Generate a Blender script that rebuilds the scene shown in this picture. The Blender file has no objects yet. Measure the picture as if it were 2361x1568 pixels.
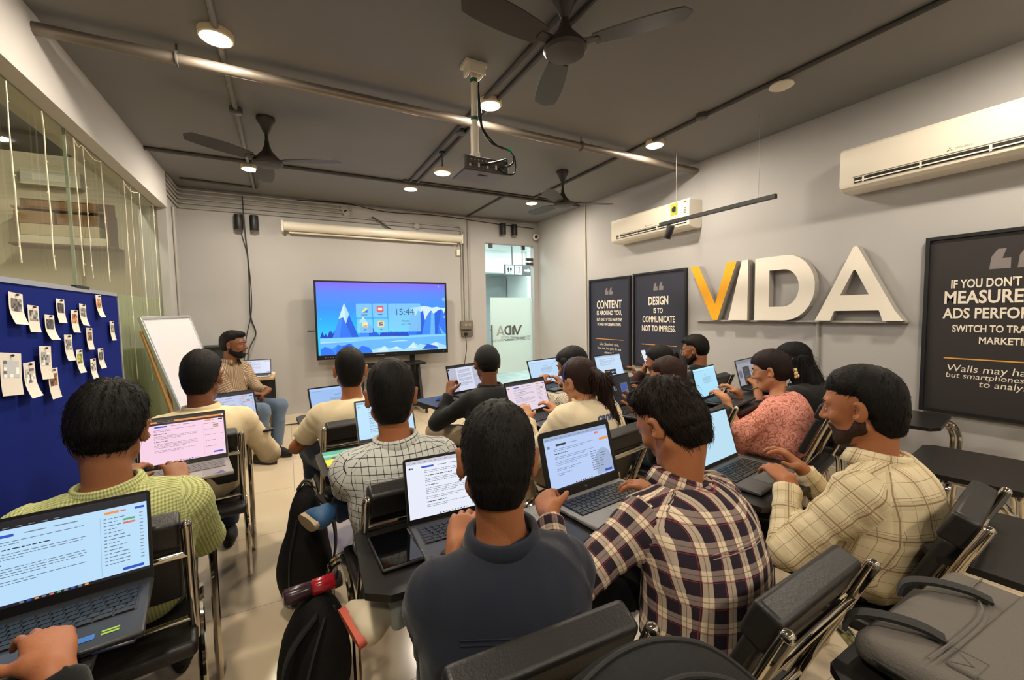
import bpy, math, random
import numpy as np
from mathutils import Vector, Matrix
from mathutils.bvhtree import BVHTree
# ---------------------------------------------------------------- camera, world, exposure
scn = bpy.context.scene
C = scn.collection
cam_data = bpy.data.cameras.new('camera')
cam = bpy.data.objects.new('camera', cam_data); C.objects.link(cam)
cam_data.sensor_width = 36.0
cam_data.lens = 36.0 * 969.44 / 2361.0
cam_data.clip_start = 0.02
def cam_axes(yaw, pitch, roll):
    cy, sy, cp, sp = math.cos(yaw), math.sin(yaw), math.cos(pitch), math.sin(pitch)
    f = Vector((sy*cp, cy*cp, -sp)); r = Vector((cy, -sy, 0)); u = r.cross(f)
    cr, sr = math.cos(roll), math.sin(roll)
    return r*cr + u*sr, u*cr - r*sr, f
CR, CU, CF = cam_axes(0.4917767, 0.0622289, -0.0164920)
cam.matrix_world = Matrix(((CR.x, CU.x, -CF.x, 0), (CR.y, CU.y, -CF.y, 0), (CR.z, CU.z, -CF.z, 1.45), (0, 0, 0, 1)))
scn.camera = cam
scn.view_settings.view_transform = 'Standard'
scn.view_settings.look = 'None'
scn.view_settings.gamma = 1.0
scn.view_settings.use_curve_mapping = False
scn.view_settings.exposure = 0.0
scn.cycles.max_bounces = 6
scn.cycles.diffuse_bounces = 4
scn.cycles.glossy_bounces = 4
scn.cycles.transparent_max_bounces = 10
scn.cycles.caustics_reflective = False
scn.cycles.caustics_refractive = False
scn.cycles.sample_clamp_indirect = 6.0
scn.cycles.use_denoising = True
world = bpy.data.worlds.new('world'); scn.world = world
world.use_nodes = True
world.node_tree.nodes['Background'].inputs[0].default_value = (0.9, 0.95, 1.0, 1)
world.node_tree.nodes['Background'].inputs[1].default_value = 0.05
LAMP = 600.0                      # radiance of the round ceiling lamps
LAMP_COL = (1.0, 0.88, 0.71)
CORRIDOR = 36.0                   # radiance of the fill panels added to light the corridor
ROOM2 = 170.0  # radiance of the tubes added to brighten the room behind the glass
# room dimensions (metres; camera stands at x=y=0)
XR, YB, ZC, XG, YF = 4.054, 6.53, 3.07, -1.20, -2.6
rnd = random.Random(7)
# ---------------------------------------------------------------- materials
def lin1(c):
    c /= 255.0
    return c/12.92 if c <= 0.04045 else ((c+0.055)/1.055)**2.4
def lin(c): return (lin1(c[0]), lin1(c[1]), lin1(c[2]), 1.0)
MATS = {}
def mat(name, rgb, rough=0.6, metal=0.0, bump=0.0, bscale=60.0, spec=0.5, var=0.0, vscale=6.0, coat=0.0, sheen=0.0, stretch=None, uvb=False):
    if name in MATS: return MATS[name]
    m = bpy.data.materials.new(name); m.use_nodes = True
    nt = m.node_tree; b = nt.nodes['Principled BSDF']
    b.inputs['Base Color'].default_value = lin(rgb)
    b.inputs['Roughness'].default_value = rough
    b.inputs['Metallic'].default_value = metal
    b.inputs['Specular IOR Level'].default_value = spec
    b.inputs['Coat Weight'].default_value = coat
    b.inputs['Sheen Weight'].default_value = sheen
    tc = nt.nodes.new('ShaderNodeTexCoord')
    src = tc.outputs['UV' if uvb else 'Object']
    if stretch:
        mp = nt.nodes.new('ShaderNodeMapping'); mp.inputs['Scale'].default_value = stretch
        nt.links.new(src, mp.inputs[0]); src = mp.outputs[0]
    if bump:
        n = nt.nodes.new('ShaderNodeTexNoise'); n.inputs['Scale'].default_value = bscale; n.inputs['Detail'].default_value = 4
        nt.links.new(src, n.inputs['Vector'])
        bp = nt.nodes.new('ShaderNodeBump'); bp.inputs['Strength'].default_value = bump; bp.inputs['Distance'].default_value = 0.01
        nt.links.new(n.outputs['Fac'], bp.inputs['Height']); nt.links.new(bp.outputs[0], b.inputs['Normal'])
    if var:
        n = nt.nodes.new('ShaderNodeTexNoise'); n.inputs['Scale'].default_value = vscale; n.inputs['Detail'].default_value = 3
        nt.links.new(src, n.inputs['Vector'])
        mx = nt.nodes.new('ShaderNodeMix'); mx.data_type = 'RGBA'
        c = lin(rgb)
        mx.inputs[6].default_value = tuple(x*(1-var) for x in c[:3]) + (1,)
        mx.inputs[7].default_value = tuple(min(1, x*(1+var)) for x in c[:3]) + (1,)
        nt.links.new(n.outputs['Fac'], mx.inputs[0]); nt.links.new(mx.outputs[2], b.inputs['Base Color'])
    MATS[name] = m
    return m
def emit(name, rgb, strength=1.0, linear=False):
    if name in MATS: return MATS[name]
    m = bpy.data.materials.new(name); m.use_nodes = True
    b = m.node_tree.nodes['Principled BSDF']
    b.inputs['Base Color'].default_value = (0.01, 0.01, 0.01, 1)
    b.inputs['Roughness'].default_value = 0.3
    b.inputs['Emission Color'].default_value = (tuple(rgb)+(1,)) if linear else lin(rgb)
    b.inputs['Emission Strength'].default_value = strength
    MATS[name] = m
    return m
class NT:
    """small helper for building node maths"""
    def __init__(s, m): s.nt = m.node_tree; s.b = s.nt.nodes['Principled BSDF']
    def node(s, t, **kw):
        n = s.nt.nodes.new(t)
        for k, v in kw.items(): setattr(n, k, v)
        return n
    def link(s, a, b): s.nt.links.new(a, b)
    def math(s, op, a, b=None, c=None):
        n = s.node('ShaderNodeMath', operation=op)
        for i, v in enumerate((a, b, c)):
            if v is None: continue
            if isinstance(v, (int, float)): n.inputs[i].default_value = v
            else: s.link(v, n.inputs[i])
        return n.outputs[0]
    def mix(s, f, a, b, blend='MIX'):
        n = s.node('ShaderNodeMix', data_type='RGBA', blend_type=blend)
        for i, v in ((0, f), (6, a), (7, b)):
            if isinstance(v, (int, float)): n.inputs[i].default_value = v
            elif isinstance(v, tuple): n.inputs[i].default_value = lin(v) if len(v) == 3 else v
            else: s.link(v, n.inputs[i])
        return n.outputs[2]
    def uv(s):
        t = s.node('ShaderNodeTexCoord'); x = s.node('ShaderNodeSeparateXYZ')
        s.link(t.outputs['UV'], x.inputs[0]); return x.outputs[0], x.outputs[1], t
    def stripe(s, c, period, off, width):
        return s.math('LESS_THAN', s.math('FRACT', s.math('DIVIDE', s.math('ADD', c, off + 100*period), period)), width/period)
def cloth(name, rgb, rough=0.85, bump=0.10, bscale=320):
    m = mat(name, rgb, rough, bump=bump, bscale=bscale, spec=0.2, sheen=0.15)
    return m
def cloth_pattern(name, fn, rough=0.85, weave=0.08):
    if name in MATS: return MATS[name]
    m = bpy.data.materials.new(name); m.use_nodes = True
    n = NT(m); n.b.inputs['Roughness'].default_value = rough; n.b.inputs['Specular IOR Level'].default_value = 0.2
    u, v, t = n.uv()
    n.link(fn(n, u, v, t), n.b.inputs['Base Color'])
    no = n.node('ShaderNodeTexNoise'); no.inputs['Scale'].default_value = 260; no.inputs['Detail'].default_value = 3
    n.link(t.outputs['Object'], no.inputs['Vector'])
    bp = n.node('ShaderNodeBump'); bp.inputs['Strength'].default_value = weave; bp.inputs['Distance'].default_value = 0.01
    n.link(no.outputs['Fac'], bp.inputs['Height']); n.link(bp.outputs[0], n.b.inputs['Normal'])
    MATS[name] = m
    return m
def glass_mat(name, tint, alpha, rough=0.02, frost=0.0):
    """thin pane: transparent with a tint plus a fresnel reflection; frost mixes in a translucent film"""
    if name in MATS: return MATS[name]
    m = bpy.data.materials.new(name); m.use_nodes = True
    nt = m.node_tree; nt.nodes.clear()
    out = nt.nodes.new('ShaderNodeOutputMaterial')
    tr = nt.nodes.new('ShaderNodeBsdfTransparent'); tr.inputs[0].default_value = lin(tint)
    gl = nt.nodes.new('ShaderNodeBsdfGlossy'); gl.inputs['Roughness'].default_value = rough; gl.inputs[0].default_value = (0.9, 0.9, 0.9, 1)
    lw = nt.nodes.new('ShaderNodeLayerWeight'); lw.inputs[0].default_value = 0.5
    pw = nt.nodes.new('ShaderNodeMath'); pw.operation = 'POWER'; pw.inputs[1].default_value = 5.0
    ma = nt.nodes.new('ShaderNodeMath'); ma.operation = 'MULTIPLY_ADD'; ma.inputs[1].default_value = 0.7; ma.inputs[2].default_value = 0.03
    nt.links.new(lw.outputs['Facing'], pw.inputs[0]); nt.links.new(pw.outputs[0], ma.inputs[0])
    mx = nt.nodes.new('ShaderNodeMixShader')
    nt.links.new(ma.outputs[0], mx.inputs[0])
    last = tr
    if alpha > 0:
        df = nt.nodes.new('ShaderNodeBsdfDiffuse'); df.inputs[0].default_value = lin(tint)
        tl = nt.nodes.new('ShaderNodeBsdfTranslucent'); tl.inputs[0].default_value = lin(tint)
        m2 = nt.nodes.new('ShaderNodeMixShader'); m2.inputs[0].default_value = frost
        nt.links.new(df.outputs[0], m2.inputs[1]); nt.links.new(tl.outputs[0], m2.inputs[2])
        m3 = nt.nodes.new('ShaderNodeMixShader'); m3.inputs[0].default_value = alpha
        nt.links.new(tr.outputs[0], m3.inputs[1]); nt.links.new(m2.outputs[0], m3.inputs[2])
        last = m3
    nt.links.new(last.outputs[0], mx.inputs[1]); nt.links.new(gl.outputs[0], mx.inputs[2])
    nt.links.new(mx.outputs[0], out.inputs[0])
    MATS[name] = m
    return m
# ---------------------------------------------------------------- object helpers
def tag(o, label=None, cat=None, group=None, kind=None):
    if label: o['label'] = label
    if cat: o['category'] = cat
    if group: o['group'] = group
    if kind: o['kind'] = kind
    return o
def thing(name, label, cat, loc=(0, 0, 0), rotz=0.0, group=None, mtx=None):
    o = bpy.data.objects.new(name, None); C.objects.link(o)
    o.empty_display_size = 0.05
    if mtx is not None: o.matrix_world = mtx
    else:
        o.location = loc; o.rotation_euler = (0, 0, rotz)
    return tag(o, label, cat, group)
def dup(root, loc=None, rotz=None, label=None, scale=None):
    r = root.copy(); C.objects.link(r)
    if loc is not None: r.location = loc
    if rotz is not None: r.rotation_euler = (0, 0, rotz)
    if scale is not None: r.scale = scale
    if label: r['label'] = label
    for ch in list(root.children):
        c = ch.copy(); C.objects.link(c); c.parent = r
        for g in list(ch.children):
            d = g.copy(); C.objects.link(d); d.parent = c
    return r
def basis(x, y, z, loc):
    return Matrix(((x[0], y[0], z[0], loc[0]), (x[1], y[1], z[1], loc[1]), (x[2], y[2], z[2], loc[2]), (0, 0, 0, 1)))
def wall_r(y, z, off=0.0):      # on the right wall: u runs to the viewer's right, v up, n into the room
    return basis((0, -1, 0), (0, 0, 1), (-1, 0, 0), (XR-off, y, z))
def wall_b(x, z, off=0.0):
    return basis((1, 0, 0), (0, 0, 1), (0, -1, 0), (x, YB-off, z))
def wall_l(y, z, x):            # on the left partition, seen from the room
    return basis((0, 1, 0), (0, 0, 1), (1, 0, 0), (x, y, z))
def to_mesh_object(name, me, mats, parent=None, smooth=True, angle=40, bevel=0.0, seg=2, subsurf=0):
    for m in (mats if isinstance(mats, (list, tuple)) else [mats]): me.materials.append(m)
    if smooth and len(me.polygons):
        me.polygons.foreach_set('use_smooth', [True]*len(me.polygons))
        if angle < 180: me.set_sharp_from_angle(angle=math.radians(angle))
    o = bpy.data.objects.new(name, me); C.objects.link(o)
    if parent is not None: o.parent = parent
    if bevel:
        b = o.modifiers.new('bevel', 'BEVEL'); b.width = bevel; b.segments = seg; b.limit_method = 'ANGLE'; b.angle_limit = math.radians(50)
        b.harden_normals = False
    if subsurf:
        s = o.modifiers.new('sub', 'SUBSURF'); s.levels = subsurf; s.render_levels = subsurf
    return o
class MB:
    def __init__(s): s.v = []; s.f = []; s.m = []
    def add(s, V, F, m=0, M=None):
        o = len(s.v)
        if M is not None: V = [tuple(M @ Vector(p)) for p in V]
        s.v += [tuple(p) for p in V]; s.f += [tuple(o+i for i in f) for f in F]; s.m += [m]*len(F)
        return s
    def box(s, c, d, m=0, M=None):
        x, y, z = c; a, b, e = d[0]/2, d[1]/2, d[2]/2
        V = [(x-a, y-b, z-e), (x+a, y-b, z-e), (x+a, y+b, z-e), (x-a, y+b, z-e), (x-a, y-b, z+e), (x+a, y-b, z+e), (x+a, y+b, z+e), (x-a, y+b, z+e)]
        return s.add(V, [(3, 2, 1, 0), (4, 5, 6, 7), (0, 1, 5, 4), (1, 2, 6, 5), (2, 3, 7, 6), (3, 0, 4, 7)], m, M)
    def span(s, a, b, m=0): return s.box([(p+q)/2 for p, q in zip(a, b)], [abs(p-q) for p, q in zip(a, b)], m)
    def quad(s, x0, y0, x1, y1, z=0.0, m=0, M=None):
        return s.add([(x0, y0, z), (x1, y0, z), (x1, y1, z), (x0, y1, z)], [(0, 1, 2, 3)], m, M)
    def poly(s, pts, z=0.0, m=0, M=None):
        return s.add([(x, y, z) for x, y in pts], [tuple(range(len(pts)))], m, M)
    def prism(s, pts, z0, z1, m=0, M=None, side=None):
        n = len(pts)
        V = [(x, y, z0) for x, y in pts] + [(x, y, z1) for x, y in pts]
        s.add(V, [tuple(range(n-1, -1, -1)), tuple(range(n, 2*n))], m, M)
        return s.add(V, [(i, (i+1) % n, n+(i+1) % n, n+i) for i in range(n)], m if side is None else side, M)
    def tube(s, pts, r, n=10, m=0, closed=False, M=None):
        P = [Vector(p) for p in pts]; k = len(P)
        rad = r if isinstance(r, (list, tuple)) else [r]*k
        T = []
        for i in range(k):
            a = P[i-1] if (i > 0 or closed) else P[i]; b = P[(i+1) % k] if (i < k-1 or closed) else P[i]
            t = (b-a); T.append(t.normalized() if t.length > 1e-9 else Vector((0, 0, 1)))
        up = Vector((0, 0, 1)) if abs(T[0].z) < 0.9 else Vector((1, 0, 0))
        nrm = (up - T[0]*up.dot(T[0])).normalized()
        V = []
        for i in range(k):
            nrm = (nrm - T[i]*nrm.dot(T[i])).normalized(); bi = T[i].cross(nrm)
            for j in range(n):
                a = 2*math.pi*j/n
                V.append(tuple(P[i] + (nrm*math.cos(a) + bi*math.sin(a))*rad[i]))
        F = []
        for i in range(k if closed else k-1):
            for j in range(n):
                i2 = (i+1) % k
                F.append((i*n+j, i*n+(j+1) % n, i2*n+(j+1) % n, i2*n+j))
        if not closed:
            F += [tuple(range(n-1, -1, -1)), tuple((k-1)*n+j for j in range(n))]
        return s.add(V, F, m, M)
    def lathe(s, prof, c=(0, 0, 0), n=24, m=0, M=None):
        V = []; F = []; k = len(prof)
        for r, z in prof:
            for j in range(n):
                a = 2*math.pi*j/n; V.append((c[0]+r*math.cos(a), c[1]+r*math.sin(a), c[2]+z))
        for i in range(k-1):
            for j in range(n):
                F.append((i*n+j, i*n+(j+1) % n, (i+1)*n+(j+1) % n, (i+1)*n+j))
        F.append(tuple(range(n-1, -1, -1))); F.append(tuple((k-1)*n+j for j in range(n)))
        return s.add(V, F, m, M)
    def ball(s, c, r, n=16, k=10, m=0, M=None):
        if not isinstance(r, (tuple, list)): r = (r, r, r)
        V = []; F = []
        for i in range(k+1):
            t = math.pi*i/k
            for j in range(n):
                a = 2*math.pi*j/n
                V.append((c[0]+r[0]*math.sin(t)*math.cos(a), c[1]+r[1]*math.sin(t)*math.sin(a), c[2]+r[2]*math.cos(t)))
        for i in range(k):
            for j in range(n):
                F.append((i*n+j, (i+1)*n+j, (i+1)*n+(j+1) % n, i*n+(j+1) % n))
        return s.add(V, F, m, M)
    def build(s, name, mats, parent=None, smooth=True, angle=40, bevel=0.0, seg=2, subsurf=0):
        me = bpy.data.meshes.new(name); me.from_pydata(s.v, [], s.f)
        me.polygons.foreach_set('material_index', s.m)
        me.validate(); me.update()
        return to_mesh_object(name, me, mats, parent, smooth, angle, bevel, seg, subsurf)
def fillet(pts, r, n=6):
    """round the corners of a polyline"""
    P = [Vector(p) for p in pts]; out = [P[0]]
    for i in range(1, len(P)-1):
        a, b, c = P[i-1], P[i], P[i+1]
        d = min(r, (a-b).length*0.45, (c-b).length*0.45)
        p, q = b + (a-b).normalized()*d, b + (c-b).normalized()*d
        for k in range(n+1):
            t = k/n; out.append(p*(1-t)**2 + b*2*t*(1-t) + q*t*t)
    out.append(P[-1])
    return out
def smooth_path(pts, n=6):
    P = [Vector(p) for p in pts]; out = []
    for i in range(len(P)-1):
        a, b, c, d = P[max(i-1, 0)], P[i], P[i+1], P[min(i+2, len(P)-1)]
        for k in range(n):
            t = k/n
            out.append(((b*2) + (c-a)*t + (a*2-b*5+c*4-d)*t*t + (b*3-a-c*3+d)*t**3)*0.5)
    out.append(P[-1]); return out
def text_geo(s, size, xs=1.0, bold=0.0, align='CENTER', line=1.0, ital=0.0, spacing=1.0):
    cu = bpy.data.curves.new('txt', 'FONT'); cu.body = s; cu.size = size; cu.align_x = align; cu.align_y = 'CENTER'
    cu.offset = bold; cu.space_line = line; cu.shear = ital; cu.space_character = spacing; cu.resolution_u = 3
    o = bpy.data.objects.new('txt', cu); C.objects.link(o)
    bpy.context.view_layer.update()
    me = bpy.data.meshes.new_from_object(o.evaluated_get(bpy.context.evaluated_depsgraph_get()))
    V = [(v.co.x*xs, v.co.y) for v in me.vertices]; F = [tuple(p.vertices) for p in me.polygons]
    bpy.data.objects.remove(o); bpy.data.curves.remove(cu); bpy.data.meshes.remove(me)
    return V, F
def put_text(mb, s, x, y, width=None, height=None, z=0.0, m=0, size=0.1, M=None, **kw):
    """lettering whose middle is at x, y; scaled to a width and/or a height"""
    V, F = text_geo(s, size, **kw)
    if not V: return
    xs = [p[0] for p in V]; ys = [p[1] for p in V]
    w, h = max(xs)-min(xs), max(ys)-min(ys)
    cx, cy = (max(xs)+min(xs))/2, (max(ys)+min(ys))/2
    if width and height: a, b = width/w, height/h
    elif width: a = b = width/w
    elif height: a = b = height/h
    else: a = b = 1
    mb.add([((p[0]-cx)*a+x, (p[1]-cy)*b+y, z) for p in V], F, m, M)
# ---------------------------------------------------------------- the setting
M_WALL = mat('wall_paint', (180, 178, 177), 0.75, bump=0.03, bscale=35, spec=0.25, var=0.05, vscale=1.2)
M_CEIL = mat('ceiling_paint', (126, 124, 124), 0.6, bump=0.03, bscale=30, spec=0.3, var=0.06, vscale=1.5)
M_WHITE = mat('white_plastic', (232, 228, 218), 0.35)
M_BLACK = mat('black_plastic', (18, 18, 19), 0.4)
M_CHROME = mat('chrome', (205, 200, 192), 0.12, 1.0)
M_CONDUIT = mat('conduit_grey', (168, 164, 158), 0.5)
M_DARKCON = mat('conduit_dark', (70, 67, 65), 0.5)
def floor_mat():
    m = bpy.data.materials.new('polished_tile'); m.use_nodes = True
    n = NT(m)
    tc = n.node('ShaderNodeTexCoord')
    br = n.node('ShaderNodeTexBrick'); br.offset = 0.0
    br.inputs['Scale'].default_value = 1.0; br.inputs['Brick Width'].default_value = 0.8; br.inputs['Row Height'].default_value = 0.8
    br.inputs['Mortar Size'].default_value = 0.0022; br.inputs['Color1'].default_value = lin((208, 190, 162)); br.inputs['Color2'].default_value = lin((203, 185, 156)); br.inputs['Mortar'].default_value = lin((150, 140, 124))
    n.link(tc.outputs['Object'], br.inputs['Vector'])
    no = n.node('ShaderNodeTexNoise'); no.inputs['Scale'].default_value = 3.0; no.inputs['Detail'].default_value = 6
    n.link(tc.outputs['Object'], no.inputs['Vector'])
    col = n.mix(0.12, br.outputs['Color'], no.outputs['Color'], 'SOFT_LIGHT')
    n.link(col, n.b.inputs['Base Color']); n.b.inputs['Roughness'].default_value = 0.16
    return m
def struct(name, mb, m, **kw): return tag(mb.build(name, m, smooth=False, **kw), kind='structure')
struct('floor', MB().span((-3.2, -2.7, -0.12), (XR+0.15, YB+0.12, 0)), floor_mat())
struct('ceiling', MB().span((-1.3, -2.7, ZC), (XR+0.15, YB+0.12, ZC+0.12)), M_CEIL)
struct('wall_back', MB().span((-1.35, YB, 0), (3.01, YB+0.12, ZC)).span((3.01, YB, 2.655), (3.97, YB+0.12, ZC)).span((3.97, YB, 0), (XR+0.15, YB+0.12, ZC)), M_WALL)
struct('wall_right', MB().span((XR, -2.7, 0), (XR+0.15, YB, ZC)), M_WALL)
struct('wall_rear', MB().span((-2.2, -2.8, 0), (XR+0.15, -2.6, 3.4)), M_WALL)
tag(MB().span((-1.35, 5.95, 0), (-1.115, YB, ZC)).build('wall_left', M_WALL, smooth=False), kind='structure')
M_BEAM = mat('beam_paint', (208, 205, 202), 0.75, bump=0.03, bscale=30, spec=0.25)
tag(MB().span((-1.36, -2.6, 2.68), (-1.10, 5.95, ZC)).build('trim_1', M_BEAM, smooth=False), kind='structure')
M_SKIRT = mat('skirting_tile', (214, 204, 186), 0.25)
struct('baseboard_back', MB().span((-1.115, YB-0.014, 0), (3.0, YB, 0.105)), M_SKIRT)
struct('baseboard_right', MB().span((XR-0.014, -2.6, 0), (XR, YB-0.014, 0.105)), M_SKIRT)
# glazed partition on the left, with a frosted green film on its lower part
M_PANE = glass_mat('partition_glass', (246, 248, 238), 0.0)
M_FILM = glass_mat('green_film', (206, 216, 190), 0.9, 0.3, 0.35)
w1 = tag(MB().span((XG-0.006, -2.6, 0.02), (XG+0.006, 5.95, 2.68)).build('window_1', M_PANE, smooth=False), kind='structure')
film = MB()
film.span((XG-0.012, -2.6, 0.02), (XG-0.008, 5.95, 1.67))
film.build('frosted_film', M_FILM, w1, smooth=False)
jt = MB()
for y in (0.4, 2.1, 3.78): jt.span((XG-0.008, y-0.004, 0.02), (XG+0.008, y+0.004, 2.68))
jt.build('glass_joint', mat('joint', (150, 160, 140), 0.3), w1, smooth=False)
# the narrow room beyond the partition
M_CREAM = mat('cream_wall', (214, 203, 178), 0.8, var=0.05)
struct('wall_neighbour', MB().span((-4.2, -2.6, 0), (-4.05, 6.65, 3.4)).span((-4.2, 6.65, 0), (-1.35, 6.75, 3.4)).span((-4.2, -2.7, 0), (-2.2, -2.6, 3.4)), M_CREAM)
struct('ceiling_neighbour', MB().span((-4.2, -2.6, 3.3), (-1.36, 6.65, 3.4)), mat('dark_ceiling', (74, 72, 68), 0.7))
struct('floor_neighbour', MB().span((-4.2, -2.6, -0.12), (-3.2, 6.65, 0)), mat('floor_grey', (150, 145, 135), 0.4))
def fill_tube(name, a, b, r, mname, col, s, label):  # added fill light for the neighbouring room, no such tube in view
    o = MB().tube([a, b], r, 8).build(name, emit(mname, col, s, True))
    return tag(o, label, 'lamp')
fill_tube('fill_tube', (-1.62, 1.0, 3.26), (-1.62, 2.2, 3.26), 0.02, 'fill_tube_warm', (1.0, 0.94, 0.84), ROOM2, 'added fill tube on the ceiling of the room behind the glass, nearer one')
fill_tube('fill_tube', (-1.62, 4.4, 3.26), (-1.62, 5.6, 3.26), 0.02, 'fill_tube_warm', (1.0, 0.94, 0.84), ROOM2, 'added fill tube on the ceiling of the room behind the glass, farther one')
t = thing('air_conditioner', 'white unit with brass trims high up behind the left glass partition', 'air conditioner', (-2.2, 6.63, 2.93), -math.pi/2)
MB().span((0, -0.24, 0.0), (0.12, 0.24, 0.17)).build('body', mat('ac_far', (205, 202, 190), 0.5), t, bevel=0.01)
MB().span((0.12, -0.24, 0.148), (0.128, 0.24, 0.162)).span((0.12, -0.24, 0.0), (0.128, 0.24, 0.014)).build('trim_strip', mat('brass_trim', (226, 214, 180), 0.4), t)
MB().span((0.12, -0.14, 0.045), (0.126, 0.16, 0.115)).build('label_panel', M_WHITE, t)
t = thing('storage_shelf', 'brown wooden shelf of cartons behind the left glass partition', 'shelf', (-2.08, 6.65, 2.28), -math.pi/2)
M_CARD = mat('carton', (150, 112, 72), 0.8, var=0.15, vscale=20)
MB().span((0, -0.42, -0.02), (0.30, 0.42, 0.0)).span((0, -0.38, 0.36), (0.30, 0.36, 0.38)).span((0, -0.42, 0.0), (0.012, 0.36, 0.52)).span((0, 0.35, 0.0), (0.3, 0.37, 0.38)).build('board', mat('shelf_wood', (118, 84, 52), 0.7), t)
CARTONS = ((0.0, 0.0, 0.68, 0.085, (216, 208, 184), 'long white carton with a dark stripe at the bottom of the stack behind the glass'),
    (-0.02, 0.087, 0.62, 0.12, (196, 180, 148), 'wide beige carton second from the bottom of the stack behind the glass'),
    (-0.22, 0.21, 0.3, 0.13, (150, 116, 78), 'brown carton at the left of the third layer behind the glass'),
    (0.12, 0.21, 0.34, 0.12, (134, 98, 62), 'brown carton at the right of the third layer behind the glass'),
    (0.0, 0.382, 0.56, 0.07, (140, 104, 66), 'flat brown carton on the top board of the shelf behind the glass'))
for i, (y, z, w, hh, c, lb) in enumerate(CARTONS):
    o = MB().span((-2.08+y-w/2, 6.36, 2.28+z), (-2.08+y+w/2, 6.62, 2.28+z+hh)).build('carton', mat('carton_%d' % i, c, 0.8, var=0.12, vscale=12), bevel=0.004)
    tag(o, lb, 'box', 'cartons on the shelf behind the glass')
# fairy lights on the partition
M_STRING = mat('string_wire', (238, 232, 208), 0.4)
SL = ((3.09, 1.75, 'first from the left'), (3.45, 1.7, 'second from the left'), (3.85, 1.7, 'third from the left'), (4.0, 1.72, 'fourth from the left, thin one'), (4.32, 1.68, 'fifth from the left'), (4.82, 0.9, 'sixth from the left'), (5.0, 1.9, 'seventh from the left, short one'), (5.26, 0.8, 'eighth from the left'), (5.73, 0.95, 'nearest the back wall'))
for i, (y, zb, w) in enumerate(SL):
    r2 = random.Random(i); mb = MB(); z = 2.65; pts = []
    while z > zb:
        pts.append((XG+0.022, y+r2.uniform(-0.007, 0.007), z)); z -= 0.09
    mb.tube(pts, 0.0038 if i not in (3, 6) else 0.0025, 5)
    for p in pts[1::2]:
        mb.tube([p, (p[0]+0.004, p[1]+r2.uniform(-0.03, 0.03), p[2]-0.012)], 0.0028, 4)
    tag(mb.build('fairy_light_string', M_STRING), 'pale fairy light string hanging on the glass partition, %s' % w, 'string light', 'fairy lights on the glass')
sw = smooth_path([(XG+0.02, 3.85, 2.65), (XG+0.02, 3.93, 2.62), (XG+0.02, 4.0, 2.65), (XG+0.02, 4.17, 2.62), (XG+0.02, 4.32, 2.645)], 5)
tag(MB().tube(sw, 0.003, 5).tube(smooth_path([(XG+0.02, 4.82, 2.64), (XG+0.02, 5.03, 2.61), (XG+0.02, 5.26, 2.66)], 5), 0.003, 5).build('fairy_light_swag', M_STRING), 'pale wire looping between the tops of the fairy lights', 'string light')
# glass door and the corridor behind it
DX0, DX1, DZ = 3.01, 3.97, 2.65
d = tag(MB().span((DX0+0.008, YB+0.05, 0.012), (DX1-0.006, YB+0.06, DZ-0.01)).build('door_1', glass_mat('door_glass', (236, 244, 240), 0.0), smooth=False), kind='structure')
MB().span((DX0+0.1, YB+0.044, 0.42), (DX1-0.02, YB+0.047, 1.735)).build('frosted_film', glass_mat('white_film', (236, 241, 237), 0.85, 0.4, 0.7), d, smooth=False)
dl = MB()
LOGO_A = [[(0, 0), (0.2, 0), (0.28, 0.22), (0.52, 0.22), (0.6, 0), (0.8, 0), (0.5, 1), (0.3, 1)]]
def mirrored_logo(mb, x0, z0, w, h, y):
    # the company's letters read backwards from inside the room: A D I V
    cells = (('A', 0.0, 0.32), ('D', 0.3, 0.30), ('I', 0.6, 0.08), ('V', 0.62, 0.38))
    def pg(pts, cx, cw, z):
        mb.add([(x0+(cx+px*cw)*w, y, z0+pz*h) for px, pz in pts], [tuple(range(len(pts)))], z)
    pg([(0, 0), (0.25, 0), (0.6, 1), (0.42, 1)], 0.0, 0.32, 0); pg([(1.0, 0), (0.78, 0), (0.5, 0.72), (0.6, 1)], 0.0, 0.32, 0); pg([(0.3, 0.2), (0.75, 0.2), (0.7, 0.36), (0.36, 0.36)], 0.0, 0.32, 0)
    arc = [(1.0, 0), (1.0, 1)] + [(0.5-0.5*math.sin(t)+0.12, 0.5+0.5*math.cos(t)) for t in np.linspace(0.2, math.pi-0.2, 9)]
    inn = [(0.75, 0.2), (0.75, 0.8)] + [(0.5-0.28*math.sin(t)+0.1, 0.5+0.3*math.cos(t)) for t in np.linspace(0.2, math.pi-0.2, 9)]
    for i in range(len(arc)):
        j = (i+1) % len(arc)
        pg([arc[i], arc[j], inn[j], inn[i]], 0.27, 0.31, 1)
    pg([(0, 0), (1, 0), (1, 1), (0, 0.8)], 0.6, 0.1, 1)
    pg([(0.35, 0.0), (0.5, 0.0), (0.2, 1), (0.0, 1)], 0.66, 0.34, 1); pg([(0.3, 0.0), (0.5, 0.0), (1.0, 1), (0.76, 1)], 0.66, 0.34, 1)
mirrored_logo(dl, 3.21, 1.075, 0.52, 0.17, YB+0.040)
r2 = random.Random(3)
for k, z in enumerate((0.975, 0.995, 1.02, 1.04)):
    x = 3.12 if k < 2 else 3.3
    while x < 3.86:
        w = r2.uniform(0.05, 0.2); dl.add([(x, YB+0.040, z), (min(x+w, 3.9), YB+0.040, z), (min(x+w, 3.9), YB+0.040, z+0.011), (x, YB+0.040, z+0.011)], [(0, 1, 2, 3)], r2.choice((0, 1))); x += w+r2.uniform(0.005, 0.03)
dl.build('clear_lettering', [mat('logo_pale', (168, 176, 174), 0.4), mat('logo_dark', (96, 102, 104), 0.4)], d, smooth=False)
hm = MB().tube([(3.10, YB-0.02, 0.83), (3.10, YB-0.02, 1.26)], 0.014, 10)
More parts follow.
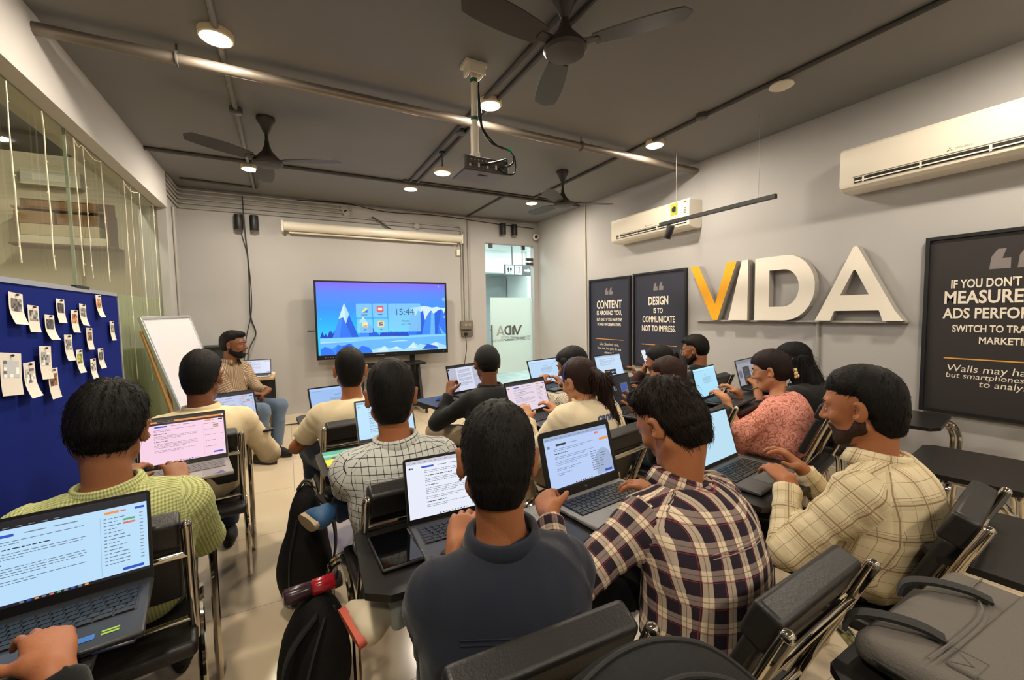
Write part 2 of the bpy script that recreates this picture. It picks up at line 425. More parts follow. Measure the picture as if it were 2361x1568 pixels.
for z in (0.9, 1.18): hm.tube([(3.10, YB-0.02, z), (3.10, YB+0.05, z)], 0.008, 8)
hm.build('pull_handle', mat('steel', (150, 146, 140), 0.3, 1.0), d)
pf = MB()
for x in (3.14, 3.78): pf.span((x-0.03, YB+0.035, DZ-0.07), (x+0.03, YB+0.075, DZ))
for z in (2.34, 2.42): pf.span((3.84, YB+0.03, z-0.025), (3.975, YB+0.075, z+0.025))
pf.build('patch_fitting', mat('steel_dark', (96, 88, 80), 0.4, 0.7), d)
M_CORR = mat('corridor_white', (236, 240, 240), 0.7)
M_MARB = mat('marble', (196, 202, 200), 0.2, var=0.35, vscale=5)
struct('floor_corridor', MB().span((1.4, YB+0.12, -0.12), (7.6, 10.6, 0)), M_MARB)
struct('ceiling_corridor', MB().span((1.4, YB+0.12, 3.0), (7.6, 10.6, 3.1)), M_CORR)
struct('wall_corridor', MB().span((1.4, 10.5, 0), (7.6, 10.6, 3.0)).span((7.5, YB+0.12, 0), (7.6, 10.5, 3.0)).span((1.3, YB+0.12, 0), (1.4, 10.5, 3.0)).span((XR+0.15, YB+0.0, 0), (7.6, YB+0.12, 3.0)).span((5.4, 9.2, 0), (5.75, 10.5, 3.0)), M_CORR)
struct('trim_2', MB().span((1.4, 9.3, 2.46), (7.5, 9.6, 3.0)), M_CORR)
struct('trim_3', MB().span((3.2, 10.3, 0.0), (5.36, 10.5, 2.45)), mat('grey_panel', (150, 156, 160), 0.3))
struct('door_2', MB().span((6.0, 10.44, 0.0), (6.8, 10.5, 2.1)), mat('door_white', (214, 216, 212), 0.4))
for i, (x, y) in enumerate(((3.2, 7.4), (4.9, 7.6), (5.6, 8.6), (3.6, 8.7))):  # panels added overhead to make the corridor bright, not seen from the room
    tag(MB().span((x-0.3, y-0.3, 2.985), (x+0.3, y+0.3, 2.999)).build('corridor_fill_panel', emit('corridor_fill', (0.92, 0.98, 1.0), CORRIDOR, True), smooth=False), 'added square fill panel on the corridor ceiling beyond the glass door', 'lamp', 'added corridor fill panels')
t = thing('restroom_sign', 'grey hanging restroom sign with pictograms and arrow seen through the glass door', 'sign', mtx=basis((1, 0, 0), (0, 0, 1), (0, -1, 0), (4.45, 8.0, 2.385)))
MB().span((-0.33, -0.115, -0.02), (0.33, 0.115, 0.02)).build('panel', mat('sign_grey', (74, 76, 78), 0.5), t, smooth=False)
for x in (-0.13, 0.12): MB().tube([(x, 0.11, 0), (x, 0.615, 0)], 0.012, 8).lathe([(0.03, 0.0), (0.03, 0.01)], (0, 0, 0), 10, 0, Matrix.Translation((x, 0.6, 0)) @ Matrix.Rotation(-math.pi/2, 4, 'X')).build('hanger_rod', M_DARKCON, t)
pg = MB()
for x0, x1 in ((-0.30, -0.1), (-0.08, 0.1)): pg.quad(x0, -0.095, x1, 0.095, 0.0215, 0)
for x in (-0.235, -0.175):
    pg.poly([(x+0.013*math.cos(a), 0.058+0.013*math.sin(a)) for a in np.linspace(0, 6.28, 11)[:-1]], 0.0225, 1)
    pg.poly([(x-0.02, 0.04), (x+0.02, 0.04), (x+0.024, -0.01), (x+0.012, -0.01), (x+0.01, -0.05), (x-0.01, -0.05), (x-0.012, -0.01), (x-0.024, -0.01)][::-1], 0.0225, 1)
pg.poly([(-0.04, -0.05), (0.05, -0.05), (0.05, 0.07), (-0.04, 0.07)], 0.0225, 1); pg.poly([(-0.025, -0.04), (0.035, -0.04), (0.035, 0.06), (-0.025, 0.06)], 0.023, 0)
put_text(pg, 'TOILET', -0.2, -0.075, width=0.1, z=0.0225, m=1, size=0.03)
put_text(pg, 'LIFT', 0.01, -0.075, width=0.05, z=0.0225, m=1, size=0.03)
pg.poly([(0.16, -0.02), (0.24, -0.02), (0.24, -0.05), (0.315, 0.0), (0.24, 0.05), (0.24, 0.02), (0.16, 0.02)], 0.0225, 0)
pg.build('pictogram', [mat('sign_white', (206, 208, 206), 0.5), mat('sign_ink', (40, 40, 42), 0.5)], t, smooth=False)
# ---------------------------------------------------------------- ceiling fixtures
M_LENS = emit('lamp_lens', LAMP_COL, LAMP, True)
M_RIM = mat('lamp_rim', (232, 214, 184), 0.4)
def round_lamp(x, y, z, label, r=0.088, lit=True):
    t = thing('ceiling_light', label, 'ceiling light', (x, y, z), 0, 'round ceiling lights')
    MB().lathe([(r*0.99, 0.0), (r, -0.004), (r, -0.034), (r*0.93, -0.040), (r*0.82, -0.040), (r*0.82, -0.036)], (0, 0, 0), 32).build('housing', M_RIM, t)
    MB().lathe([(r*0.815, -0.0365), (r*0.815, -0.041), (r*0.5, -0.043), (0.004, -0.0435)], (0, 0, 0), 32).build('diffuser', M_LENS if lit else M_WHITE, t)
    return t
for x, y, lb in ((-0.28, 2.97, 'lit round ceiling light nearest the long metal pipe on the left'), (-0.27, 5.35, 'lit round ceiling light beside the left black ceiling fan'),
                 (1.44, 2.98, 'lit round ceiling light beside the projector pole'), (1.45, 5.34, 'lit round ceiling light where the two dark conduits cross'),
                 (3.19, 5.29, 'lit round ceiling light left of the far ceiling fan'), (3.18, 2.98, 'lit round ceiling light near the right wall, beside the metal pipe'),
                 (-0.28, 0.62, 'round ceiling light over the left aisle, above the picture'), (1.44, -1.7, 'round ceiling light behind the camera, middle column'),
                 (3.18, 0.62, 'round ceiling light over the empty chairs, above the picture'), (-0.28, -1.7, 'round ceiling light behind the camera, left column'), (3.18, -1.7, 'round ceiling light behind the camera, right column')):
    round_lamp(x, y, ZC, lb)
t = round_lamp(1.44, 4.1, 2.90, 'lit round lamp hanging on a thin rod left of the projector')
MB().tube([(0, 0, 0), (0, 0, 0.17)], 0.006, 8).lathe([(0.03, 0.15), (0.03, 0.17)], (0, 0, 0), 12).build('hanging_rod', M_DARKCON, t)
t = thing('ceiling_disc', 'small white unlit round fitting on the conduit near the right wall', 'ceiling light', (3.16, 1.80, ZC))
MB().lathe([(0.03, 0.0), (0.03, -0.03), (0.075, -0.035), (0.078, -0.045), (0.045, -0.062), (0.004, -0.065)], (0, 0, 0), 24).build('cover', mat('disc_white', (226, 216, 200), 0.5), t)
# big metal pipe across the room
t = thing('metal_pipe', 'long bare metal pipe crossing the room under the ceiling', 'pipe', (0, 3.20, 2.985))
MB().tube([(-1.10, 0, 0), (4.054, 0, 0)], 0.032, 16).build('pipe', mat('pipe_metal', (132, 122, 112), 0.36, 0.65, var=0.1, vscale=4), t)
for x in (-0.50, 2.47):
    MB().tube([(x, 0.0, 0.09), (x, 0.0, 0.036)], 0.006, 6).tube([(x, 0.037*math.cos(a), 0.037*math.sin(a)) for a in np.linspace(0, 6.283, 17)[:-1]], 0.008, 6, closed=True).build('hanger_clamp', M_DARKCON, t)
def conduit(name, pts, r, m, label, group, rr=0.03):
    return tag(MB().tube(fillet(pts, rr, 4), r, 8).build(name, m), label, 'conduit', group)
G1 = 'dark conduits on the ceiling'
conduit('conduit', [(-0.29, -2.6, ZC-0.014), (-0.27, 4.0, ZC-0.014), (-0.28, 6.2, ZC-0.014)], 0.017, mat('conduit_mid', (120, 114, 108), 0.5), 'grey conduit along the ceiling in line with the left ceiling lights', G1)
conduit('conduit', [(1.38, -2.6, ZC-0.014), (1.38, 5.1, ZC-0.014)], 0.016, M_DARKCON, 'dark conduit along the ceiling through the middle lights, left one of the pair', G1)
conduit('conduit', [(1.47, -2.6, ZC-0.014), (1.47, 5.1, ZC-0.014)], 0.016, M_DARKCON, 'dark conduit along the ceiling through the middle lights, right one of the pair', G1)
conduit('conduit', [(3.11, -2.6, ZC-0.014), (3.12, 5.1, ZC-0.014)], 0.018, M_DARKCON, 'dark conduit along the ceiling through the right lights and the white disc', G1)
conduit('conduit', [(-1.10, 5.17, ZC-0.016), (3.95, 5.17, ZC-0.016)], 0.02, M_DARKCON, 'dark conduit across the ceiling near the back wall, thicker one', G1)
conduit('conduit', [(1.3, 5.10, ZC-0.012), (3.95, 5.08, ZC-0.012)], 0.012, M_DARKCON, 'thin dark conduit across the ceiling near the back wall, right half', G1)
conduit('conduit', [(2.70, 5.17, ZC-0.014), (2.70, 6.50, ZC-0.014)], 0.016, M_DARKCON, 'dark conduit along the ceiling ending above the glass door wall', G1)
conduit('conduit', [(-1.0, 6.1, ZC-0.016), (-0.24, 6.15, ZC-0.016), (-0.24, 5.5, ZC-0.016)], 0.013, M_DARKCON, 'short bent dark conduit on the ceiling in the far left corner', G1)
jb = MB()
for x, y in ((-0.27, 3.95), (1.42, 3.55), (2.70, 5.15), (3.1, 2.35)): jb.lathe([(0.045, 0), (0.045, -0.03), (0.04, -0.034), (0.004, -0.034)], (x, y, ZC), 14)
for i, (x, y, lb) in enumerate(((-0.27, 3.95, 'beside the left ceiling fan'), (1.42, 3.55, 'above the hanging lamp'), (2.70, 5.15, 'where the conduits meet near the glass door'), (3.1, 2.4, 'left of the white disc'))):
    tag(MB().lathe([(0.045, 0), (0.045, -0.034), (0.04, -0.038), (0.004, -0.038)], (x, y, ZC), 14).build('junction_box', M_DARKCON), 'small round junction box on the ceiling %s' % lb, 'junction box', 'ceiling junction boxes')
# conduits along the top of the back wall
GB = 'grey conduits along the top of the back wall'
for i, (z, x1) in enumerate(((3.035, 3.95), (2.985, 0.9), (2.930, 0.88), (2.875, 0.86), (2.82, 0.84))):
    pts = [(-1.10, 5.98, z+0.02), (-1.095, YB-0.02, z), (x1, YB-0.02, z)]
    if i == 3: pts = pts[:2] + [(2.58, YB-0.02, z), (2.58, YB-0.02, 1.35)]
    if i == 4: pts = pts[:2] + [(2.62, YB-0.02, z), (2.62, YB-0.02, 1.35)]
    conduit('conduit', pts, 0.013, M_CONDUIT, ('topmost thin conduit running the whole back wall under the ceiling', 'second conduit from the top on the back wall', 'third conduit from the top on the back wall', 'fourth conduit from the top on the back wall, bent down to the switch box', 'lowest of the conduits on the back wall, bent down to the switch box')[i], GB, 0.05)
conduit('conduit', [(2.70, YB-0.02, ZC), (2.70, YB-0.02, 1.35)], 0.012, M_CONDUIT, 'vertical conduit from the ceiling to the wall switch box', GB)
conduit('conduit', [(-1.10, 6.22, 2.75), (-1.10, 6.22, 0.1)], 0.014, M_CONDUIT, 'vertical conduit on the left pillar behind the whiteboard', 'vertical wall conduits')
conduit('conduit', [(XR-0.014, 5.15, ZC), (XR-0.014, 5.12, 0.6)], 0.015, mat('conduit_pale', (196, 190, 180), 0.5), 'vertical pale conduit on the right wall left of the first poster', 'vertical wall conduits')
conduit('conduit', [(XR-0.012, 1.95, 1.34), (XR-0.012, 1.94, 0.1)], 0.014, M_CONDUIT, 'vertical grey conduit on the right wall below the big letters', 'vertical wall conduits')
for i, (x, z) in enumerate(((0.80, 2.985), (0.83, 2.93), (1.85, 2.83))):
    tag(MB().lathe([(0.05, 0.0), (0.05, 0.03), (0.042, 0.036), (0.004, 0.036)], (0, 0, 0), 16, 0, wall_b(x, z)).build('junction_box', M_CONDUIT), ('round junction box on the upper conduits of the back wall', 'round junction box just below another one on the back wall', 'round junction box above the right part of the projector screen case')[i], 'junction box', 'wall junction boxes')
# cables on the back wall
M_CABLE = mat('cable_black', (30, 28, 27), 0.5)
def cable(pts, r, label, m=None, n=5): return tag(MB().tube(smooth_path(pts, n), r, 6).build('cable', m or M_CABLE), label, 'cable')
yb = YB-0.03
cable([(-0.43, yb, 3.02), (-0.42, yb, 2.6), (-0.40, yb, 2.1), (-0.41, yb, 1.5), (-0.36, yb, 1.25), (-0.44, yb-0.05, 1.05), (-0.46, yb-0.2, 0.85)], 0.008, 'black cable hanging down the back wall behind the seated trainer')
cable([(-0.46, yb, 2.55), (-0.40, yb, 2.2), (-0.39, yb, 1.6), (-0.47, yb, 1.2), (-0.5, yb-0.1, 0.9)], 0.005, 'thin black cable beside the thicker one on the back wall')
cable([(1.18, yb-0.02, 2.90), (1.32, yb-0.03, 2.82), (1.46, yb-0.03, 2.74), (1.75, yb-0.02, 2.71), (2.2, yb-0.02, 2.70)], 0.012, 'loose bundle of dark cable above the projector screen case')
cable([(0.2, yb, 3.04), (0.8, yb, 3.06), (1.4, yb, 3.0), (2.2, yb, 3.02), (3.2, yb, 2.98), (3.95, yb, 2.96)], 0.006, 'thin dark cable sagging along the ceiling edge of the back wall')
cable([(2.60, YB-0.05, 1.12), (2.61, YB-0.06, 0.9), (2.57, YB-0.05, 0.6), (2.55, YB-0.1, 0.2), (2.4, YB-0.2, 0.01), (1.95, YB-0.35, 0.008)], 0.006, 'black power cable hanging from the wall switch box to the floor')
cable([(-0.2, 6.4, 0.008), (0.2, 6.35, 0.008), (0.5, 6.42, 0.008), (0.9, 6.3, 0.008)], 0.006, 'dark cable lying on the floor along the back wall')
# four black cylinder spots on the back wall
for x, z, lb in ((-0.48, 2.68, 'left one of the pair above the trainer'), (-0.31, 2.68, 'right one of the pair above the trainer'), (3.32, 2.89, 'left one of the pair above the glass door'), (3.54, 2.89, 'right one of the pair above the glass door')):
    t = thing('wall_spotlight', 'black cylindrical wall spotlight, %s' % lb, 'wall light', (x, YB-0.075, z), 0, 'black wall spotlights')
    MB().lathe([(0.048, -0.095), (0.05, -0.09), (0.05, 0.09), (0.048, 0.095), (0.004, 0.095)], (0, 0, 0), 24).build('body', mat('spot_black', (22, 21, 21), 0.45), t)
    MB().span((-0.02, 0.03, -0.03), (0.02, 0.075, 0.03)).build('bracket', M_BLACK, t)
    MB().lathe([(0.042, -0.0955), (0.042, -0.099), (0.004, -0.099)], (0, 0, 0), 20).build('lens', mat('spot_lens', (120, 116, 108), 0.2), t)
# projector screen case
t = thing('projector_screen', 'long white rolled-up projector screen case on the back wall', 'projector screen', (0, 0, 0), mtx=wall_b(1.285, 2.655))
MB().tube([(-1.26, 0.02, 0.075), (1.26, 0.02, 0.075)], 0.062, 20).box((0, 0.03, 0.03), (2.5, 0.09, 0.06)).build('case', mat('screen_case', (236, 228, 212), 0.35), t)
MB().tube([(-1.2, -0.062, 0.06), (1.2, -0.062, 0.06)], 0.013, 10).build('bottom_bar', mat('bar_white', (220, 212, 196), 0.4), t)
e = MB()
for x in (-1.275, 1.275): e.box((x, 0.015, 0.06), (0.03, 0.15, 0.13))
e.build('end_cap', M_WHITE, t, bevel=0.01)
t = thing('screen_switch', 'small white wall switch hanging under the right end of the screen case', 'switch', mtx=wall_b(2.52, 2.46))
MB().box((0, 0, 0.02), (0.06, 0.1, 0.04)).build('housing', M_WHITE, t, bevel=0.006)
MB().tube([(0, 0.05, 0.02), (0.01, 0.13, 0.02), (-0.01, 0.17, 0.03)], 0.004, 6).build('lead', M_WHITE, t)
# camera in the corner
t = thing('security_camera', 'small white dome camera in the corner above the glass door', 'camera', (3.96, 6.44, 2.80))
MB().ball((0, 0, 0), 0.055, 20, 12).box((0.03, 0.05, 0.03), (0.06, 0.06, 0.05)).build('housing', M_WHITE, t)
MB().lathe([(0.03, 0.0), (0.028, 0.012), (0.004, 0.014)], (0, 0, 0), 16, 0, Matrix.Translation((-0.02, -0.047, -0.005)) @ Matrix.Rotation(math.radians(95), 4, 'X')).build('lens', M_BLACK, t)
t = thing('wall_switch_box', 'grey wall switch and socket box with a plugged-in black cable', 'switch box', mtx=wall_b(2.635, 1.22))
MB().box((0, 0.055, 0.025), (0.21, 0.15, 0.05)).build('upper_box', mat('box_grey', (112, 104, 94), 0.5), t, bevel=0.006)
MB().box((0.005, -0.085, 0.025), (0.2, 0.1, 0.05)).build('socket_box', mat('box_grey2', (98, 90, 82), 0.5), t, bevel=0.006)
b = MB()
for k in range(6): b.box((-0.06+k*0.024, 0.06, 0.053), (0.017, 0.05, 0.01))
b.build('switch', mat('switch_grey', (150, 142, 130), 0.4), t, bevel=0.002)
MB().box((-0.03, -0.09, 0.06), (0.05, 0.05, 0.03)).build('plug', M_BLACK, t, bevel=0.008)
# ---------------------------------------------------------------- ceiling fans
M_FAN = mat('fan_brown', (46, 38, 34), 0.45)
def fan(x, y, zh, label, ang, R=0.60):
    t = thing('ceiling_fan', label, 'ceiling fan', (x, y, ZC), 0, 'ceiling fans')
    L = ZC-zh
    MB().lathe([(0.068, 0.0), (0.07, -0.02), (0.05, -0.06), (0.022, -0.12), (0.014, -0.13)], (0, 0, 0), 20).build('canopy', M_FAN, t)
    MB().tube([(0, 0, -0.11), (0, 0, -L+0.12)], 0.013, 10).build('downrod', M_FAN, t)
    MB().lathe([(0.016, 0.17), (0.02, 0.13), (0.04, 0.08), (0.085, 0.03), (0.108, 0.005), (0.112, -0.012), (0.1, -0.028), (0.05, -0.036), (0.004, -0.037)], (0, 0, -L), 32).build('motor_housing', M_FAN, t)
    for k in range(3):
        a = math.radians(ang)+k*2*math.pi/3
        M = Matrix.Translation((0, 0, -L+0.005)) @ Matrix.Rotation(a, 4, 'Z') @ Matrix.Rotation(math.radians(9), 4, 'X')
        n = 14; V = []; F = []
        for i in range(n+1):
            s = i/n; xx = 0.15+s*(R-0.15); w = 0.055+0.02*math.sin(s*math.pi*0.9); w *= 1 if s < 0.9 else math.sqrt(max(0.02, 1-((s-0.9)/0.1)**2))
            for zz in (0.003, -0.003): V += [(xx, -w, zz), (xx, w, zz)]
        for i in range(n):
            o, p = i*4, i*4+4
            F += [(o, o+1, p+1, p), (o+2, p+2, p+3, o+3), (o, p, p+2, o+2), (o+1, o+3, p+3, p+1)]
        F += [(0, 2, 3, 1), (n*4, n*4+1, n*4+3, n*4+2)]
        MB().add(V, F, 0, M).add(*box_vf((0.125, 0, 0), (0.1, 0.05, 0.012)), 0, M).build('blade', M_FAN, t)
    return t
def box_vf(c, d):
    b = MB().box(c, d); return b.v, b.f
fan(1.315, 1.83, 2.80, 'dark brown ceiling fan nearest the camera, at the top of the picture', -52)
fan(-0.075, 4.03, 2.72, 'dark ceiling fan on the left, beside a lit round light', -25)
fan(2.86, 4.05, 2.70, 'dark ceiling fan on the right, near the far wall corner', -22)
# ---------------------------------------------------------------- projector
t = thing('projector', 'grey ceiling projector hanging on a white pole', 'projector', (1.17, 2.60, 2.355))
M_PROJ = mat('projector_grey', (74, 68, 64), 0.45)
MB().span((-0.155, -0.12, 0), (0.155, 0.12, 0.088)).build('body', M_PROJ, t, bevel=0.008)
MB().span((-0.145, -0.11, -0.004), (0.145, 0.11, 0.0)).build('base_plate', mat('projector_base', (112, 108, 128), 0.5), t)
MB().span((-0.03, -0.06, -0.008), (0.03, -0.035, -0.004)).build('foot', M_BLACK, t)
pb = MB()
pb.span((-0.135, -0.123, 0.012), (0.14, -0.1205, 0.078), 0)
r2 = random.Random(5)
for k in range(11): pb.span((-0.125+k*0.02, -0.1255, 0.02+(k % 3)*0.006), (-0.113+k*0.02, -0.123, 0.034+(k % 2)*0.012), 1 if k % 3 else 2)
for k in range(5): pb.lathe([(0.004, 0), (0.004, 0.003), (0.001, 0.003)], (0, 0, 0), 8, 2, Matrix.Translation((-0.11+k*0.025, -0.123, 0.062)) @ Matrix.Rotation(math.pi/2, 4, 'X'))
pb.build('port_panel', [mat('port_panel', (52, 46, 42), 0.5), M_BLACK, mat('port_metal', (190, 176, 150), 0.4, 0.6)], t)
MB().lathe([(0.035, 0), (0.032, 0.03), (0.004, 0.03)], (0, 0, 0), 16, 0, Matrix.Translation((-0.08, 0.118, 0.045)) @ Matrix.Rotation(-math.pi/2, 4, 'X')).build('lens', M_BLACK, t)
M_POLE = mat('pole_white', (222, 212, 196), 0.4)
mt = MB().tube([(-0.03, 0.0, 0.12), (-0.025, 0.005, 0.69)], 0.021, 12).tube([(-0.03, 0, 0.1), (-0.029, 0.0, 0.32)], 0.027, 12).build('mount_pole', M_POLE, t)
MB().span((-0.1, -0.05, 0.69), (0.05, 0.06, 0.715)).span((-0.08, -0.05, 0.64), (-0.062, 0.05, 0.69)).span((0.012, -0.05, 0.64), (0.03, 0.05, 0.69)).span((-0.085, -0.055, 0.635), (0.035, -0.045, 0.70)).build('ceiling_bracket', M_POLE, t, bevel=0.003)
MB().span((-0.07, -0.04, 0.088), (0.01, 0.04, 0.10)).span((-0.055, -0.028, 0.09), (-0.005, 0.028, 0.15)).build('mount_plate', M_POLE, t, bevel=0.004)
for z in (0.60, 0.36): MB().lathe([(0.0235, 0), (0.0235, 0.022)], (-0.027, 0.002, z), 14).build('green_tape', mat('green_tape', (24, 92, 62), 0.5), mt)
MB().tube(smooth_path([(0.0, -0.01, 0.58), (0.01, -0.02, 0.4), (0.02, -0.03, 0.3), (0.1, -0.06, 0.2), (0.16, -0.13, 0.15), (0.17, -0.16, 0.08), (0.13, -0.16, 0.04), (0.09, -0.13, 0.045)], 6), 0.006, 6).tube(smooth_path([(0.0, -0.015, 0.6), (0.0, -0.025, 0.35), (0.06, -0.05, 0.22), (0.15, -0.10, 0.17), (0.185, -0.15, 0.1), (0.17, -0.17, 0.0), (0.1, -0.16, -0.01), (0.08, -0.13, 0.03)], 6), 0.006, 6).tube(smooth_path([(-0.05, -0.13, 0.04), (0.02, -0.15, 0.05), (0.09, -0.15, 0.075), (0.13, -0.14, 0.09), (0.14, -0.13, 0.06)], 6), 0.005, 6).build('cable', M_CABLE, t)
MB().box((0.165, -0.13, 0.155), (0.02, 0.005, 0.03)).build('cable_tag', mat('tag_green', (40, 190, 120), 0.5), t)
# ---------------------------------------------------------------- wall air conditioners
M_AC = mat('ac_white', (238, 230, 214), 0.28)
def air_con(yl, w, zb, zt, label, stickers=False, depth=0.21):
    t = thing('air_conditioner', label, 'air conditioner', mtx=wall_r(yl-w/2, zb))
    hh = zt-zb
    prof = [(0.0, 0.02), (0.0, hh), (depth*0.9, hh), (depth, hh-0.02), (depth, 0.055), (depth*0.95, 0.030), (depth*0.80, 0.008), (0.10, 0.0), (0.03, 0.0)]
    n = len(prof)
    V = [(-w/2, y, x) for x, y in prof] + [(w/2, y, x) for x, y in prof]
    F = [tuple(range(n)), tuple(range(2*n-1, n-1, -1))] + [(i, n+i, n+(i+1) % n, (i+1) % n) for i in range(n)]
    b = MB().add(V, [f[::-1] for f in F]).build('body', M_AC, t, bevel=0.006, angle=25)
    MB().span((-w/2+0.09, 0.094, depth-0.002), (w/2-0.02, 0.099, depth+0.002)).build('seam_line', mat('ac_seam', (120, 112, 100), 0.5), b)
    # outlet: a dark slot with a louvre blade
    MB().span((-w/2+0.10, 0.050, depth-0.03), (w/2-0.03, 0.088, depth+0.0015)).build('air_outlet', mat('ac_slot', (20, 18, 17), 0.6), t, smooth=False)
    lv = MB().span((-w/2+0.105, 0.058, depth-0.01), (w/2-0.035, 0.066, depth+0.007))
    for k in range(4): lv.span((-w/2+0.15+k*(w-0.28)/3, 0.050, depth-0.01), (-w/2+0.162+k*(w-0.28)/3, 0.088, depth+0.004))
    lv.build('louvre', M_AC, t)
    g = MB(); put_text(g, 'MITSUBISHI', 0.06, 0.122, width=0.075, z=depth+0.0006, size=0.02)
    for a in (90, 210, 330):
        c, s = math.cos(math.radians(a)), math.sin(math.radians(a)); px, py = -0.005, 0.122
        d = 0.009; l = [(0, 0), (c*d-s*d*0.5, s*d+c*d*0.5), (c*d*2, s*d*2), (c*d+s*d*0.5, s*d-c*d*0.5)]
        g.poly([(px+x, py+y) for x, y in l][::-1], depth+0.0006)
    g.build('badge', mat('ac_badge', (120, 100, 88), 0.5), t, smooth=False)
    if stickers:
        s = MB().quad(w/2-0.245, 0.16, w/2-0.145, 0.29, depth+0.0008, 0)
        s.poly([(w/2-0.195+0.032*math.cos(a), 0.225+0.032*math.sin(a)) for a in np.linspace(0, 6.28, 19)[:-1]], depth+0.0014, 1)
        s.build('green_label', [mat('label_green', (178, 186, 52), 0.5), mat('label_ink', (40, 44, 40), 0.5)], t, smooth=False)
        s = MB().quad(w/2-0.075, 0.14, w/2-0.02, 0.30, depth*0.95+0.012, 0)
        s.poly([(w/2-0.048+0.02*math.cos(a), 0.265+0.02*math.sin(a)) for a in np.linspace(0, 3.14, 11)], depth*0.95+0.0125, 1)
        for k in range(4): s.quad(w/2-0.066, 0.155+k*0.018, w/2-0.03, 0.162+k*0.018, depth*0.95+0.0125, 2)
        s.build('rating_label', [mat('label_cream', (240, 226, 200), 0.5), mat('label_red', (196, 70, 54), 0.5), mat('label_ink2', (90, 70, 60), 0.5)], t, smooth=False)
    return t
air_con(4.345, 1.22, 2.35, 2.66, 'white wall air conditioner with stickers above the two small posters', True)
air_con(1.735, 1.25, 2.345, 2.668, 'large white wall air conditioner at the right edge, above the big letters and poster')
# ---------------------------------------------------------------- hanging track light
t = thing('track_light', 'slim black track light hanging on two wires before the right wall', 'track light', (3.55, 2.645, 2.365))
MB().span((-0.018, -0.60, -0.012), (0.018, 0.60, 0.022)).span((-0.012, -0.60, -0.016), (-0.004, 0.6, -0.012)).build('track', M_BLACK, t)
for y in (0.40, -0.45): MB().tube([(0, y, 0.02), (0.0, y-0.01, 0.36), (0, y, ZC-2.365)], 0.0026, 5).build('wire', mat('wire_steel', (170, 164, 154), 0.4, 0.5), t)
h = MB().tube([(0, 0.50, -0.012), (0, 0.50, -0.045)], 0.012, 8).lathe([(0.036, -0.075), (0.038, -0.06), (0.038, 0.05), (0.034, 0.06), (0.004, 0.06)], (0, 0, 0), 20, 0, Matrix.Translation((0.0, 0.48, -0.085)) @ Matrix.Rotation(math.radians(24), 4, 'X')).build('spot_head', mat('spot_black', (22, 21, 21), 0.45), t)
MB().box((0, 0.53, 0.0), (0.03, 0.14, 0.03)).build('adapter', M_BLACK, t)
# ---------------------------------------------------------------- the big letters on the right wall
t = thing('letter_sign', 'big raised VIDA letter sign, yellow V and white letters, on the right wall', 'sign', mtx=wall_r(2.28, 1.35))
M_FACE = mat('letter_white', (244, 236, 222), 0.4); M_SIDE = mat('letter_side', (176, 170, 164), 0.5); M_YEL = mat('letter_yellow', (252, 178, 18), 0.4)
LD, SC = 0.085, 0.978
def U(y): return 2.28-y*SC
def letter(pts, hole=None, m=M_FACE):
    outer = [(U(y), z) for y, z in pts]
    mb = MB()
    if hole is None: mb.prism(outer, 0.012, LD, 0, side=1)
    else:
        inner = [(U(y), z) for y, z in hole]
        n = len(outer)
        V = [(x, y, z) for z in (0.012, LD) for x, y in outer] + [(x, y, z) for z in (0.012, LD) for x, y in inner]
        F = []; mi = []
        for i in range(n):
            j = (i+1) % n
            F += [(n+i, n+j, 3*n+j, 3*n+i)]; mi.append(0)
            F += [(i, j, n+j, n+i)]; mi.append(1)
            F += [(2*n+i, 3*n+i, 3*n+j, 2*n+j)]; mi.append(1)
        o = len(mb.v); mb.v += V; mb.f += F; mb.m += mi
    return mb.build('letter', [m, M_SIDE], t, smooth=False)
H = 0.585
letter([(3.272, H), (3.165, H), (2.955, 0.17), (2.825, H), (2.715, H), (2.925, 0.0), (2.985, 0.0)][::1], m=M_YEL)
letter([(2.80, 0.0), (2.66, H), (2.595, H), (2.595, 0.0)][::-1])
# D : ring with matching vertex counts
N = 14
do = [(2.522, 0.0), (2.522, H)] + [(2.24-0.25*math.sin(a), H/2+H/2*math.cos(a)) for a in np.linspace(0, math.pi, N)]
di = [(2.385, 0.125), (2.385, H-0.125)] + [(2.255-0.135*math.sin(a), H/2+(H/2-0.125)*math.cos(a)) for a in np.linspace(0, math.pi, N)]
letter(do[::-1] if False else do, di)
letter([(1.985, 0.0), (1.716, H), (1.69, H), (1.385, 0.0), (1.51, 0.0), (1.535, 0.08), (1.835, 0.08), (1.865, 0.0)][::1])
# punch the counter of the A: a recessed wall-grey triangle would be a fake, so the A is rebuilt as a ring plus two feet
bpy.data.objects.remove(t.children[-1])
ao = [(1.945, 0.08), (1.716, H), (1.69, H), (1.440, 0.08)]
ai = [(1.80, 0.205), (1.712, 0.40), (1.697, 0.40), (1.605, 0.205)]
def letter_A():
    mb = MB()
    O = [(U(y), z) for y, z in ao]; I = [(U(y), z) for y, z in ai]; n = 4
    V = [(x, y, z) for z in (0.012, LD) for x, y in O] + [(x, y, z) for z in (0.012, LD) for x, y in I]
    for i in range(n):
        j = (i+1) % n
        mb.f += [(n+i, n+j, 3*n+j, 3*n+i), (i, j, n+j, n+i), (2*n+i, 3*n+i, 3*n+j, 2*n+j)]; mb.m += [0, 1, 1]
    mb.v += V
    for q in ([(1.985, 0.0), (1.945, 0.08), (1.838, 0.08), (1.868, 0.0)], [(1.51, 0.0), (1.536, 0.08), (1.440, 0.08), (1.385, 0.0)]):
        mb.prism([(U(y), z) for y, z in q], 0.012, LD, 0, side=1)
    return mb.build('letter', [M_FACE, M_SIDE], t, smooth=False)
letter_A()
